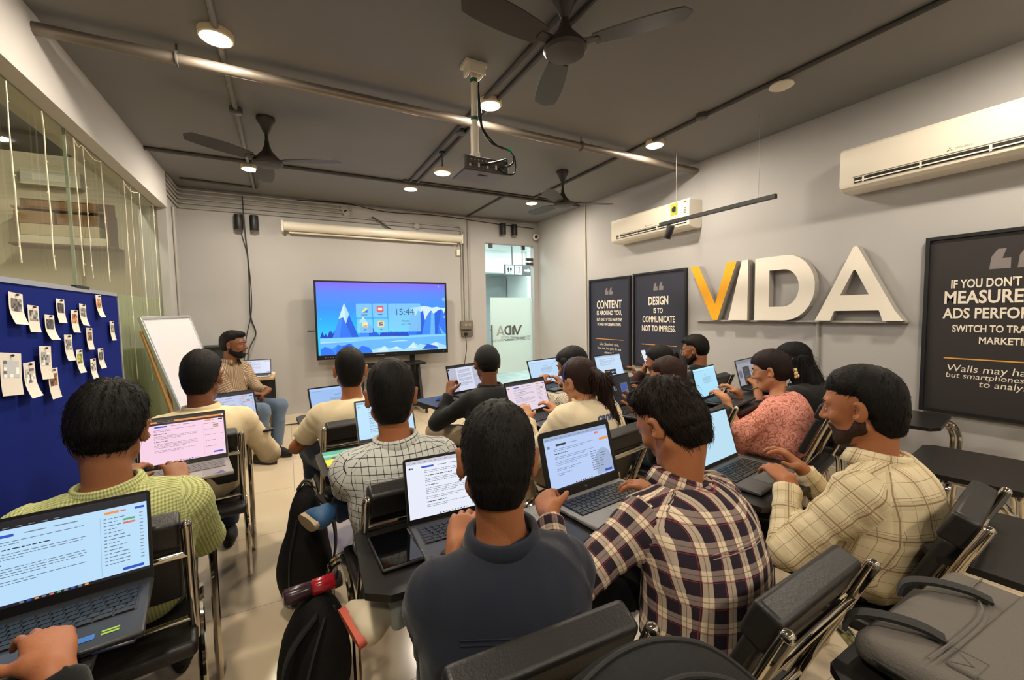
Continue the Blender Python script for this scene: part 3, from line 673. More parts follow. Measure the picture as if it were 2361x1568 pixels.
MB().span((U(3.24), -0.016, 0.0), (U(1.38), 0.0, 0.05)).build('mounting_rail', mat('rail_grey', (170, 164, 158), 0.5), t)
# ---------------------------------------------------------------- posters
M_INK = mat('poster_ink', (240, 230, 214), 0.5); M_GOLD = mat('poster_gold', (222, 160, 70), 0.5); M_QUO = mat('poster_quote', (130, 122, 122), 0.5)
def poster(yl, zb, w, hh, label, paper, big, small, quote_v, rule_v, quote_s=0.1, rule_w=0.5, small_dx=0.0):
    t = thing('framed_poster', label, 'poster', mtx=wall_r(yl-w/2, zb, 0.001))
    f = MB(); b = 0.022
    f.span((-w/2, 0, 0), (-w/2+b, hh, 0.042)).span((w/2-b, 0, 0), (w/2, hh, 0.042)).span((-w/2+b, 0, 0), (w/2-b, b, 0.042)).span((-w/2+b, hh-b, 0), (w/2-b, hh, 0.042))
    f.build('frame', mat('frame_black', (20, 20, 24), 0.45), t, smooth=False)
    MB().span((-w/2+b, b, 0), (w/2-b, hh-b, 0.024)).build('sheet', paper, t, smooth=False)
    ca = MB(); qm = MB()
    for s, v, ww, h_ in big:
        tx = MB(); put_text(tx, s, 0, v, width=ww, height=h_, z=0.0246, size=0.1, bold=0.0022, m=0); tx.build('heading', M_INK, t, smooth=False)
    for s, v, ww in small: put_text(ca, s, small_dx, v, width=ww, z=0.0246, size=0.1, ital=0.12, m=0)
    for x in (-0.55, 0.55):     # the two opening quote marks
        q = [(-0.40, -0.5), (0.40, -0.5), (0.40, 0.02), (0.08, 0.02), (0.22, 0.5), (-0.10, 0.5), (-0.34, 0.12)]
        qm.poly([(x*quote_s*0.95+px*quote_s, quote_v+py*quote_s*1.1) for px, py in q], 0.0246, 0)
    ca.build('caption', M_INK, t, smooth=False); qm.build('quote_mark', M_QUO, t, smooth=False)
    MB().quad(-rule_w/2, rule_v-0.004, rule_w/2, rule_v+0.004, 0.0246, 0).build('rule_line', M_GOLD, t, smooth=False)
    return t
M_NAVY = mat('poster_navy', (40, 42, 58), 0.55); M_DKP = mat('poster_black', (44, 40, 40), 0.55)
poster(5.03, 0.665, 0.85, 1.265, 'framed dark poster reading CONTENT IS AROUND YOU, leftmost on the right wall', M_NAVY,
    (('CONTENT', 0.895, 0.52, 0.118), ('IS AROUND YOU,', 0.772, 0.52, 0.074), ('BUT ONLY IF YOU HAVE THE', 0.679, 0.52, 0.044), ('POWER OF OBSERVATION.', 0.613, 0.49, 0.042)),
    (('Like Sherlock said,', 0.325, 0.40), ('"you see, but you do not', 0.265, 0.50), ('observe."', 0.21, 0.19)), 1.08, 0.40, 0.085, 0.58)
poster(4.125, 0.745, 0.83, 1.195, 'framed navy poster reading DESIGN IS TO COMMUNICATE NOT TO IMPRESS, beside the yellow V', M_NAVY,
    (('DESIGN', 0.838, 0.31, 0.108), ('IS TO', 0.716, 0.145, 0.063), ('COMMUNICATE', 0.609, 0.51, 0.077), ('NOT TO IMPRESS.', 0.495, 0.53, 0.074)),
    (('This is', 0.232, 0.15), ('like a first date: the look', 0.185, 0.55), ('matters, but so does the', 0.135, 0.56), ('manner.', 0.085, 0.2)), 1.01, 0.29, 0.085, 0.56)
poster(1.265, 0.71, 0.83, 1.225, 'big framed black poster reading IF YOU DONT MEASURE ADS, at the right edge', M_DKP,
    (("IF YOU DON'T WANT TO", 0.893, 0.56, 0.060), ('MEASURE YOUR', 0.802, 0.62, 0.088), ('ADS PERFORMANCE', 0.694, 0.63, 0.072), ('SWITCH TO TRADITIONAL', 0.591, 0.53, 0.048), ('MARKETING.', 0.513, 0.27, 0.046)),
    (('Walls may have ears,', 0.312, 0.56), ('but smartphones have eyes', 0.265, 0.57), ('to analyse.', 0.218, 0.25)), 1.04, 0.385, 0.115, 0.60)
# ---------------------------------------------------------------- blue pin board with photo cards
M_BLUE = mat('board_blue', (18, 34, 112), 0.9, bump=0.15, bscale=300, spec=0.1)
M_ALU = mat('aluminium', (196, 198, 196), 0.35, 0.7)
t = thing('pin_board', 'large blue fabric pin board leaning before the left glass partition', 'notice board', (-1.10, 2.1, 0.30))
MB().span((-0.012, -2.0, 0), (0.012, 2.0, 1.33)).build('felt_panel', M_BLUE, t, smooth=False)
f = MB().span((-0.016, -2.02, 1.325), (0.018, 2.012, 1.35)).span((-0.016, 2.0, -0.02), (0.018, 2.02, 1.35)).span((-0.016, -2.02, -0.02), (0.018, 2.02, 0.0)).span((-0.016, -2.03, -0.02), (0.018, -2.0, 1.35))
f.build('frame', M_ALU, t, smooth=False)
s = MB()
for y in (-1.4, 1.4): s.span((-0.02, y-0.02, -0.30), (0.02, y+0.02, 0.0)).span((-0.06, y-0.03, -0.30), (0.10, y+0.03, -0.28))
s.build('foot', M_ALU, t)
cl = MB().span((0.0, 1.30, 1.345), (0.02, 1.50, 1.362)).build('clip', M_BLACK, t)
CARDS = ((2.76, 1.51, 0.115, 0.145, -6, 'large card highest at the left end of the blue board'), (2.90, 1.464, 0.10, 0.13, -4, 'card below and right of the first card on the blue board'), (3.05, 1.419, 0.10, 0.13, -4, 'card with a dark photo, third from the left in the upper rows'),
    (3.18, 1.506, 0.095, 0.13, -4, 'card with a standing figure near the top middle'), (3.34, 1.448, 0.09, 0.13, -4, 'card with an orange and grey photo, middle of the upper row'), (3.455, 1.486, 0.095, 0.13, -7, 'card with a grey sketch right of the orange photo card'),
    (3.71, 1.544, 0.09, 0.145, 2, 'topmost card with an orange photo near the right corner of the board'), (3.91, 1.377, 0.08, 0.135, -2, 'card farthest right on the blue board'), (3.515, 1.339, 0.09, 0.135, -5, 'card with a brown figure photo, centre right of the board'),
    (3.22, 1.302, 0.095, 0.145, -4, 'card with two small prints in the centre of the board'), (3.345, 1.215, 0.085, 0.135, -3, 'card with a green and yellow photo'), (3.66, 1.206, 0.09, 0.13, 0, 'card with a dark bicycle-like sketch, right side of the board'),
    (3.525, 1.15, 0.085, 0.13, -3, 'card with faint print at the bottom right of the cluster'), (2.945, 1.245, 0.115, 0.165, -8, 'tilted white card overlapping the brown photo card'), (2.64, 1.223, 0.16, 0.185, -10, 'large curled white card lowest at the left end of the board'),
    (2.785, 1.179, 0.10, 0.165, 0, 'card with a folded white picture, bottom row second from the left'), (3.0, 1.133, 0.10, 0.155, -2, 'card with a brown picture at the bottom under another card'))
PH = ((120, 116, 112), (150, 146, 138), (70, 66, 62), (66, 60, 56), (178, 120, 80), (126, 122, 116), (190, 128, 80), (128, 120, 108), (120, 92, 68), (150, 148, 144), (150, 158, 60), (92, 92, 92), (176, 172, 164), (176, 176, 172), (200, 204, 208), (206, 200, 190), (128, 86, 54))
M_PAPER = mat('card_paper', (232, 224, 212), 0.7)
for i, (y, z, w, hh, tilt, lb) in enumerate(CARDS):
    t = thing('photo_card', lb if len(lb.split()) <= 16 else lb, 'paper card', mtx=wall_l(y, z, -1.082+0.001*i) @ Matrix.Rotation(math.radians(tilt*0.6), 4, 'Z'), group='photo cards pinned on the blue board')
    n = 8; V = []; F = []
    cv = 0.004+0.018*random.Random(i).random()
    def crv(v): s_ = max(0.0, 0.6-v)/0.6; return cv*s_*s_ + 0.002
    for k in range(n+1):
        v = k/n
        for x in (-w/2, w/2): V.append((x, (v-0.5)*hh, crv(v)))
    F = [(2*k, 2*k+1, 2*k+3, 2*k+2) for k in range(n)]
    card = MB().add(V, F).build('paper', M_PAPER, t, smooth=True)
    r2 = random.Random(50+i); V = []; F = []; mi = []
    v0, v1 = 0.42, 0.82; q = 5
    pm = [mat('photo_%d' % i, PH[i], 0.6), mat('photo_d%d' % i, tuple(int(c*0.55) for c in PH[i]), 0.6), mat('photo_l%d' % i, tuple(min(255, int(c*1.25)+20) for c in PH[i]), 0.6)]
    for a in range(q+1):
        for b_ in range(q+1):
            v = v0+(v1-v0)*a/q; V.append((-w*0.36+w*0.72*b_/q, (v-0.5)*hh, crv(v)+0.0012))
    for a in range(q):
        for b_ in range(q):
            o = a*(q+1)+b_; F.append((o, o+1, o+q+2, o+q+1)); mi.append(r2.choice((0, 0, 1, 2)))
    pb = MB(); pb.v = V; pb.f = F; pb.m = mi; pb.build('photo', pm, t, smooth=False)
    MB().ball((0.0, hh*0.44, 0.008), 0.006, 8, 6).build('pin', mat('pin_dark', (60, 40, 40), 0.3), t)
# ---------------------------------------------------------------- whiteboard on an easel
t = thing('whiteboard_easel', 'white flip board on a tan wooden easel before the left pillar', 'whiteboard')
TL = Vector((-1.085, 4.62, 1.46)); TR = Vector((-0.865, 5.30, 1.475)); w_ = (TR-TL); W_ = w_.length; ux = w_.normalized()
dn = Vector((0.20, -0.068, -0.70)).normalized(); dn = (dn-ux*dn.dot(ux)).normalized(); nz = dn.cross(ux)*-1
if nz.x < 0: nz = -nz
HB = 0.98
Mx = basis(ux, -dn, ux.cross(-dn), TL)
MB().span((0, -HB, -0.012), (W_, 0, 0.004)).build('board', mat('board_white', (226, 222, 226), 0.25), t, smooth=False).matrix_local = Mx
f = MB().span((-0.012, -HB, -0.016), (0.012, 0.012, 0.012)).span((W_-0.012, -HB, -0.016), (W_+0.012, 0.012, 0.012)).span((0, -0.012, -0.016), (W_, 0.014, 0.014)).span((0, -HB-0.012, -0.016), (W_, -HB+0.012, 0.014))
f.build('frame', M_ALU, t, bevel=0.003).matrix_local = Mx
M_WOOD = mat('easel_wood', (196, 152, 96), 0.6, var=0.12, vscale=8, stretch=(1, 1, 0.15))
bl = TL+dn*HB; br = TR+dn*HB
for a, b in ((TL+dn*0.1, bl+dn*0.28), (TR+dn*0.1, br+dn*0.28)):
    p = a-nz*0.03; q = Vector((b.x, b.y, 0.012))-nz*0.02
    MB().tube([p, q], 0.016, 4).build('leg', M_WOOD, t)
MB().tube([(TL+TR)/2-nz*0.04, Vector((-1.05, 5.35, 0.012))], 0.016, 4).build('leg', M_WOOD, t)
MB().tube([bl-nz*0.03+dn*0.03, br-nz*0.03+dn*0.03], 0.018, 4).build('tray', M_WOOD, t)
# ---------------------------------------------------------------- big display on its mobile stand
TX0, TX1, TZ0, TZ1, TY = 0.345, 2.21, 0.862, 1.945, 6.25
t = thing('display_screen', 'large interactive display showing blue mountains and the time 15:44', 'display', mtx=basis((1, 0, 0), (0, 0, 1), (0, -1, 0), ((TX0+TX1)/2, TY, TZ0)))
DW, DH = TX1-TX0, TZ1-TZ0
M_BEZ = mat('bezel_black', (16, 15, 17), 0.3)
BZ, BB = 0.024, 0.062
f = MB().span((-DW/2, 0, -0.06), (-DW/2+BZ, DH, 0.0)).span((DW/2-BZ, 0, -0.06), (DW/2, DH, 0.0)).span((-DW/2+BZ, DH-BZ, -0.06), (DW/2-BZ, DH, 0.0)).span((-DW/2+BZ, 0, -0.06), (DW/2-BZ, BB, 0.0)).span((-DW/2+BZ, BB, -0.06), (DW/2-BZ, DH-BZ, -0.012))
f.build('bezel', M_BEZ, t, smooth=False, bevel=0.003)
b = MB()
for k in range(7): b.box((-DW/2+0.11+k*0.032, 0.03, 0.001), (0.012, 0.012, 0.004))
b.box((DW/2-0.07, 0.03, 0.001), (0.012, 0.014, 0.004)); b.quad(-0.16, 0.026, -0.04, 0.034, 0.0008); put_text(b, 'view', 0.13, 0.032, width=0.03, z=0.0008, size=0.02)
b.build('button', mat('button_grey', (120, 118, 124), 0.4), t, smooth=False)
# what is shown on the panel: a picture in flat colours, like any lit screen
SW, SH = DW-2*BZ, DH-BZ-BB
def px(x, y):     # from the photographed panel's own corners to panel coordinates
    s = (x-45)/2220.0; top = 60+s*50; bot = 1360-s*120
    return (-DW/2+BZ+s*SW, BB+SH*(1-(y-top)/(bot-top)))
sm = bpy.data.materials.new('screen_sky'); sm.use_nodes = True
n = NT(sm); tc = n.node('ShaderNodeTexCoord'); sx = n.node('ShaderNodeSeparateXYZ'); n.link(tc.outputs['Generated'], sx.inputs[0])
rp = n.node('ShaderNodeValToRGB'); n.link(sx.outputs[1], rp.inputs[0])
el = rp.color_ramp.elements; el[0].position = 0.25; el[0].color = lin((40, 205, 255)); el[1].position = 1.0; el[1].color = lin((128, 106, 255))
for p_, c_ in ((0.45, (18, 178, 255)), (0.62, (40, 150, 255)), (0.85, (84, 136, 255))):
    e_ = el.new(p_); e_.color = lin(c_)
n.b.inputs['Base Color'].default_value = (0.01, 0.01, 0.01, 1); n.b.inputs['Roughness'].default_value = 0.3
n.link(rp.outputs[0], n.b.inputs['Emission Color']); n.b.inputs['Emission Strength'].default_value = 1.0
MB().quad(-DW/2+BZ, BB, DW/2-BZ, DH-BZ, -0.011).build('lit_panel', sm, t, smooth=False)
SCM = [emit('scr_%d' % i, c) for i, c in enumerate(((58, 142, 255), (20, 96, 226), (170, 226, 255), (212, 240, 255), (16, 74, 204), (104, 186, 255), (136, 214, 255), (40, 120, 250), (120, 190, 240), (232, 92, 104), (240, 236, 220), (40, 90, 130), (246, 226, 130), (230, 150, 70), (12, 60, 190)))]
g = MB(); zl = [-0.0105]
def P_(pts, m):
    zl[0] += 0.00006; g.poly([px(*p) for p in pts], zl[0], m)
P_([(75, 1050), (2275, 975), (2268, 1240), (80, 1362)], 5); P_([(78, 1060), (1100, 1030), (2275, 980), (2275, 1010), (1300, 1060), (78, 1130)], 6); P_([(78, 1120), (900, 1090), (78, 1150)], 2); P_([(1140, 1125), (1450, 1080), (1550, 1105)], 2)
for x, h_ in ((115, 110), (165, 75), (225, 120), (275, 90), (250, 140), (300, 150)): P_([(x-38, 1045), (x, 1045-h_), (x+38, 1045)], 14)
P_([(270, 1045), (470, 430), (690, 1030)], 0); P_([(380, 1040), (440, 680), (485, 790), (580, 1035)], 7); P_([(485, 790), (540, 620), (690, 1030), (580, 1035)], 1)
P_([(375, 710), (470, 430), (545, 625), (490, 795), (450, 680)], 3); P_([(470, 430), (545, 625), (490, 795)], 2)
P_([(690, 1028), (770, 670), (1050, 1018)], 0); P_([(860, 1022), (850, 780), (1050, 1018)], 1); P_([(700, 775), (770, 670), (850, 780)], 3)
for k in range(21):
    x = 1060+k*24; P_([(x-22, 1015), (x, 945-(k*37 % 30)), (x+22, 1012)], 4)
P_([(1050, 1018), (1060, 960), (1540, 945), (1545, 1000)], 4)
P_([(1545, 1000), (1610, 520), (2268, 520), (2275, 975)], 7); P_([(1690, 990), (1790, 560), (1900, 560), (1800, 985)], 1); P_([(1960, 980), (1985, 590), (2050, 590), (2050, 980)], 5); P_([(2050, 980), (2050, 560), (2190, 540), (2090, 978)], 1); P_([(2130, 830), (2245, 975), (2180, 975)], 5); P_([(1800, 985), (1900, 640), (1980, 620), (1960, 982)], 0)
P_([(1605, 520), (1870, 485), (2010, 515), (2100, 500), (2180, 520), (2270, 518), (2268, 545), (2235, 615), (2190, 540), (2120, 560), (2070, 600), (2030, 620), (1985, 565), (1940, 612), (1905, 655), (1865, 735), (1830, 560), (1790, 600), (1740, 560), (1690, 665), (1660, 560), (1620, 640)], 3)
P_([(78, 1255), (145, 1200), (255, 1248), (350, 1165), (410, 1195), (555, 1145), (660, 1260), (735, 1185), (860, 1220), (912, 1312), (82, 1362)], 7); P_([(255, 1248), (350, 1165), (300, 1340)], 0); P_([(410, 1195), (555, 1145), (500, 1300)], 1)
P_([(895, 1265), (1120, 1195), (1200, 1240), (1330, 1200), (1440, 1255), (1520, 1230), (1640, 1125), (1720, 1180), (1760, 1150), (1860, 1180), (2070, 1120), (2280, 1190), (2268, 1242), (912, 1312)], 2)
P_([(960, 1300), (1120, 1195), (1190, 1290)], 3); P_([(1330, 1200), (1440, 1255), (1220, 1240)], 3); P_([(1520, 1230), (1640, 1125), (1700, 1230)], 3); P_([(1800, 1250), (1890, 1160), (2010, 1170), (2090, 1210), (2100, 1240)], 1); P_([(1960, 1170), (2070, 1120), (2130, 1200)], 3)
def rrect(x0, y0, x1, y1, m, r=18):
    pts = []
    for cx, cy, a0 in ((x1-r, y0+r, -90), (x1-r, y1-r, 0), (x0+r, y1-r, 90), (x0+r, y0+r, 180)):
        for k in range(4): a = math.radians(a0+k*30); pts.append((cx+r*math.cos(a), cy+r*math.sin(a)))
    P_(pts, m)
gm = bpy.data.materials.new('screen_tile'); gm.use_nodes = True
nt = gm.node_tree; bs = nt.nodes['Principled BSDF']; bs.inputs['Base Color'].default_value = (0, 0, 0, 1); bs.inputs['Emission Color'].default_value = lin((150, 222, 250)); bs.inputs['Emission Strength'].default_value = 1.0; bs.inputs['Alpha'].default_value = 0.62
SCM.append(gm)
rrect(660, 442, 918, 690, 15); rrect(936, 442, 1184, 690, 15); rrect(668, 706, 926, 960, 15); rrect(942, 704, 1190, 950, 15); rrect(1200, 442, 1785, 935, 15)
P_([(750, 590), (800, 590), (850, 530), (825, 505), (760, 570)], 12); P_([(775, 600), (850, 600), (850, 540)], 7); rrect(1002, 486, 1122, 598, 9, 20); rrect(1026, 512, 1098, 558, 10, 8)
rrect(752, 772, 852, 858, 12, 20); rrect(768, 792, 838, 845, 10, 6); P_([(770, 845), (770, 825), (790, 835), (805, 820), (820, 835), (835, 822), (835, 845)], 13); rrect(1012, 746, 1124, 858, 12, 20)
for x, y, m in ((1052, 785, 1), (1086, 780, 9), (1052, 818, 1), (1086, 816, 1)): P_([(x+17*math.cos(a), y+17*math.sin(a)) for a in np.linspace(0, 6.28, 13)[:-1]], m)
for (x, y, w) in ((795, 640, 100), (1062, 636, 74), (800, 905, 46), (1070, 898, 42)): rrect(x-w/2, y-5, x+w/2, y+5, 11, 4)
for (x, y, r_) in ((2140, 150, 16), (2235, 372, 34), (2240, 680, 22), (100, 712, 14)): P_([(x+r_*math.cos(a), y+r_*math.sin(a)) for a in np.linspace(0, 6.28, 15)[:-1]], 8)
def ptxt(s, x, y, w, m=11, **kw):
    zl[0] += 0.0002; c = px(x, y); ww = w/2220.0*SW
    put_text(g, s, c[0], c[1], width=ww, z=zl[0], m=m, size=0.1, **kw)
ptxt('15:44', 1500, 588, 320); ptxt('Tuesday', 1512, 752, 135, bold=0.002); ptxt('June 9, 2026', 1512, 805, 175)
g.build('screen_picture', SCM, t, smooth=False)
MB().box((-DW/2-0.05, 0.40, -0.03), (0.10, 0.015, 0.012)).build('pen_holder', M_BLACK, t)
t = thing('display_stand', 'black wheeled mobile stand carrying the large display', 'display stand', (1.30, 6.345, 0))
M_ST = mat('stand_black', (24, 23, 24), 0.4, 0.3)
for s_ in (-1, 1):
    MB().box((s_*0.38, 0.03, 0.80), (0.07, 0.045, 1.2)).build('column', M_ST, t, bevel=0.004)
    V = MB().prism([(-0.17, 0.0), (0.17, 0.0), (0.10, 0.66), (0.02, 0.66)], -0.02, 0.02, 0, basis((0, 1, 0), (0, 0, 1), (1, 0, 0), (s_*0.46, -0.02, 0.10)))
    V.build('leg', M_ST, t, bevel=0.004)
    MB().box((s_*0.46, -0.03, 0.095), (0.09, 0.62, 0.05)).build('foot', M_ST, t, bevel=0.008)
    for q in (-1, 1):
        MB().lathe([(0.012, -0.012), (0.034, -0.012), (0.034, 0.012), (0.012, 0.012)], (0, 0, 0), 16, 0, Matrix.Translation((s_*0.46+0.02, -0.03+q*0.27, 0.036)) @ Matrix.Rotation(math.pi/2, 4, 'Y')).build('castor', M_BLACK, t)
MB().box((0, -0.10, 0.745), (1.0, 0.34, 0.03)).build('shelf', M_ST, t, bevel=0.004)
MB().box((0, 0.0, 0.10), (0.95, 0.06, 0.05)).box((0, 0.045, 1.35), (0.9, 0.03, 0.06)).build('crossbar', M_ST, t)
# ---------------------------------------------------------------- trainer's table, black box, papers
t = thing('side_table', 'small wooden-topped table with black legs behind the seated trainer', 'table', (-0.36, 5.86, 0))
MB().box((0, 0, 0.745), (0.42, 0.50, 0.03)).build('tabletop', mat('table_wood', (198, 166, 118), 0.45, var=0.1, vscale=6), t, bevel=0.004)
for x in (-0.19, 0.19):
    for y in (-0.22, 0.22): MB().box((x, y, 0.365), (0.03, 0.03, 0.73)).build('leg', M_BLACK, t)
MB().box((0, 0.2, 0.42), (0.36, 0.02, 0.58)).build('modesty_panel', mat('panel_dark', (34, 32, 36), 0.5), t)
pp = MB()
for k in range(3): pp.box((0, 0, 0.003+0.004*k), (0.30-0.03*k, 0.2, 0.004), 0, Matrix.Rotation(0.12*k, 4, 'Z'))
o = pp.build('paper_stack', mat('paper_white', (226, 220, 210), 0.7)); o.location = (-0.30, 6.01, 0.76); tag(o, 'stack of papers behind the laptop on the wooden table', 'papers')
t = thing('loudspeaker', 'black box loudspeaker standing between the whiteboard and the trainer', 'loudspeaker', (-0.76, 6.28, 0))
MB().box((0, 0, 0.56), (0.30, 0.32, 1.12)).build('cabinet', M_BLACK, t, bevel=0.012)
MB().box((0, -0.163, 0.62), (0.25, 0.006, 0.9)).build('grille', mat('grille_dark', (34, 34, 36), 0.7), t)
cable([(-0.7, 6.14, 1.125), (-0.6, 6.12, 1.17), (-0.52, 6.16, 1.14), (-0.48, 6.3, 1.0), (-0.45, 6.45, 1.0)], 0.006, 'black cable looping from the top of the loudspeaker')
# ---------------------------------------------------------------- black folding chairs with writing tablets
M_LEATHER = mat('black_leatherette', (30, 28, 27), 0.42, bump=0.12, bscale=180, spec=0.5)
M_LAM = mat('tablet_laminate', (26, 24, 24), 0.32, spec=0.4)
M_TUBE = mat('chrome_tube', (214, 206, 192), 0.10, 1.0)
def make_chair(label):
    t = thing('folding_chair', label, 'chair', (0, 0, 0), 0, 'folding chairs with writing tablets')
    s = MB().box((0, 0.03, 0.435), (0.42, 0.42, 0.05)); s.build('seat', M_LEATHER, t, bevel=0.018, seg=3)
    # backrest: a thick pad leaning back between two posts
    d = Vector((0, -0.18, 0.44)).normalized(); nrm = Vector((0, d.z, -d.y))
    Mb = basis((1, 0, 0), nrm, d, Vector((0, -0.165, 0.715)) + nrm*0.028)
    MB().box((0, 0.002, 0.108), (0.372, 0.064, 0.095), 0, Mb).box((0, 0.002, -0.05), (0.366, 0.040, 0.24), 0, Mb).build('backrest', M_LEATHER, t, bevel=0.012, seg=3)
    for x in (-0.20, 0.20):
        p = MB().tube([(x, -0.05, 0.40), (x, -0.235, 0.852)], 0.0145, 12).ball((x, -0.236, 0.854), 0.0145, 10, 6)
        p.build('back_post', M_TUBE, t)
    MB().tube([(-0.20, -0.196, 0.752), (0.20, -0.196, 0.752)], 0.0125, 10).build('crossbar', M_TUBE, t)
    MB().tube([(-0.20, -0.09, 0.49), (0.20, -0.09, 0.49)], 0.010, 10).build('crossbar', M_TUBE, t)
    for x in (-0.215, 0.215):
        b = MB()
        for y in (-0.02, -0.052):
            b.tube(fillet([(x, y-0.01, 0.0), (x, y, 0.30), (x, y+0.10, 0.415), (x, 0.22, 0.425)], 0.06, 5), 0.0125, 8)
        b.build('rear_leg', M_TUBE, t)
        b = MB()
        for y in (0.27, 0.237):
            pts = [(x*1.22, y+0.01, 0.0), (x*1.22, y-0.02, 0.60), (x*1.22, y+0.02, 0.69), (x*0.62, y+0.10, 0.706)] if x > 0 else [(x*1.22, y+0.01, 0.0), (x*1.22, y-0.02, 0.40), (x*0.9, y-0.03, 0.425), (x*0.3, y-0.03, 0.43)]
            b.tube(fillet(pts, 0.07, 6), 0.0135, 8)
        b.build('front_leg', M_TUBE, t)
    MB().prism([(-0.26, 0.30), (-0.20, 0.26), (0.22, 0.26), (0.26, 0.30), (0.26, 0.62), (0.22, 0.66), (-0.22, 0.66), (-0.26, 0.62)], 0.717, 0.737).build('writing_tablet', M_LAM, t, bevel=0.004, smooth=False)
    b = MB()
    for y in (0.36, 0.50): b.box((0.08, y, 0.712), (0.22, 0.025, 0.012))
    b.build('tablet_bracket', M_TUBE, t)
    return t
CH = [  # x, y, heading (degrees, 0 = towards the display), height scale, label
 (-0.517, 1.70, 9, 1.065, 'folding chair of the man in green checks, chrome side on the left aisle'),
 (-0.60, 0.80, 8, 1.01, 'folding chair whose tablet carries the black laptop at the lower left corner'),
 (-0.46, 2.75, 8, 1.0, 'folding chair under the man in the cream long-sleeved shirt'),
 (0.335, 2.65, 4, 1.03, 'folding chair under the man in the cream T-shirt, left of the aisle bag'),
 (0.39, 1.636, 3, 1.05, 'folding chair of the man in the white windowpane shirt, black bag at its left leg'),
 (0.392, 0.79, -3, 1.0, 'folding chair of the man in navy, a dark tablet device on its desk'),
 (0.963, 0.66, 4, 1.0, 'folding chair behind the man in the dark plaid shirt'),
 (1.78, 0.62, 8, 1.0, 'folding chair under the bearded man in the cream plaid shirt'),
 (1.40, 1.735, 12, 1.04, 'folding chair under the woman with the ponytail'),
 (2.13, 1.76, 14, 1.04, 'folding chair behind the tall hair of the man in the dark plaid shirt, reddish-haired sitter'),
 (2.93, 1.53, 14, 1.04, 'folding chair under the woman in the pink kurta'),
 (3.50, 1.60, 13, 1.04, 'folding chair under the woman with very long black hair'),
 (1.25, 2.69, 12, 1.06, 'folding chair under the man in the black cap'),
 (1.85, 2.40, 14, 1.06, 'folding chair under the woman in the striped white top'),
 (2.78, 2.51, 14, 1.06, 'folding chair under the woman in the maroon top'),
 (3.36, 2.61, 14, 1.06, 'folding chair under the man in glasses beside the yellow V'),
 (-0.53, 5.20, -128, 1.0, 'chrome chair under the trainer in the striped shirt'),
 (2.75, 0.20, 8, 1.0, 'empty folding chair at the right edge, behind the bearded man'),
 (3.62, 0.74, 10, 1.0, 'empty folding chair close to the right wall under the big poster'),
 (1.18, -0.24, 2, 1.0, 'folding chair whose tablet carries the grey laptop bag'),
 (1.93, -0.14, 5, 1.0, 'folding chair with a bare black tablet at the lower right corner'),
 (0.47, -0.22, 0, 1.0, 'folding chair whose tablet carries the black backpack at the bottom'),
]
chair0 = None
for x, y, a, sz, lb in CH:
    if chair0 is None:
        chair0 = make_chair(lb); chair0.location = (x, y, 0); chair0.rotation_euler = (0, 0, math.radians(a))
    else:
        r = dup(chair0, (x, y, 0), math.radians(a), lb, (1, 1, sz))
        if sz > 1.02:             # taller desk, backrest at the usual height
            for c in r.children:
                if c.name.startswith(('backrest', 'back_post', 'crossbar')): c.location.z -= 0.86*(sz-1)/sz
        if 'trainer' in lb:       # this one has no writing tablet
            for c in list(r.children):
                if c.name.startswith(('writing_tablet', 'tablet_bracket')): bpy.data.objects.remove(c)
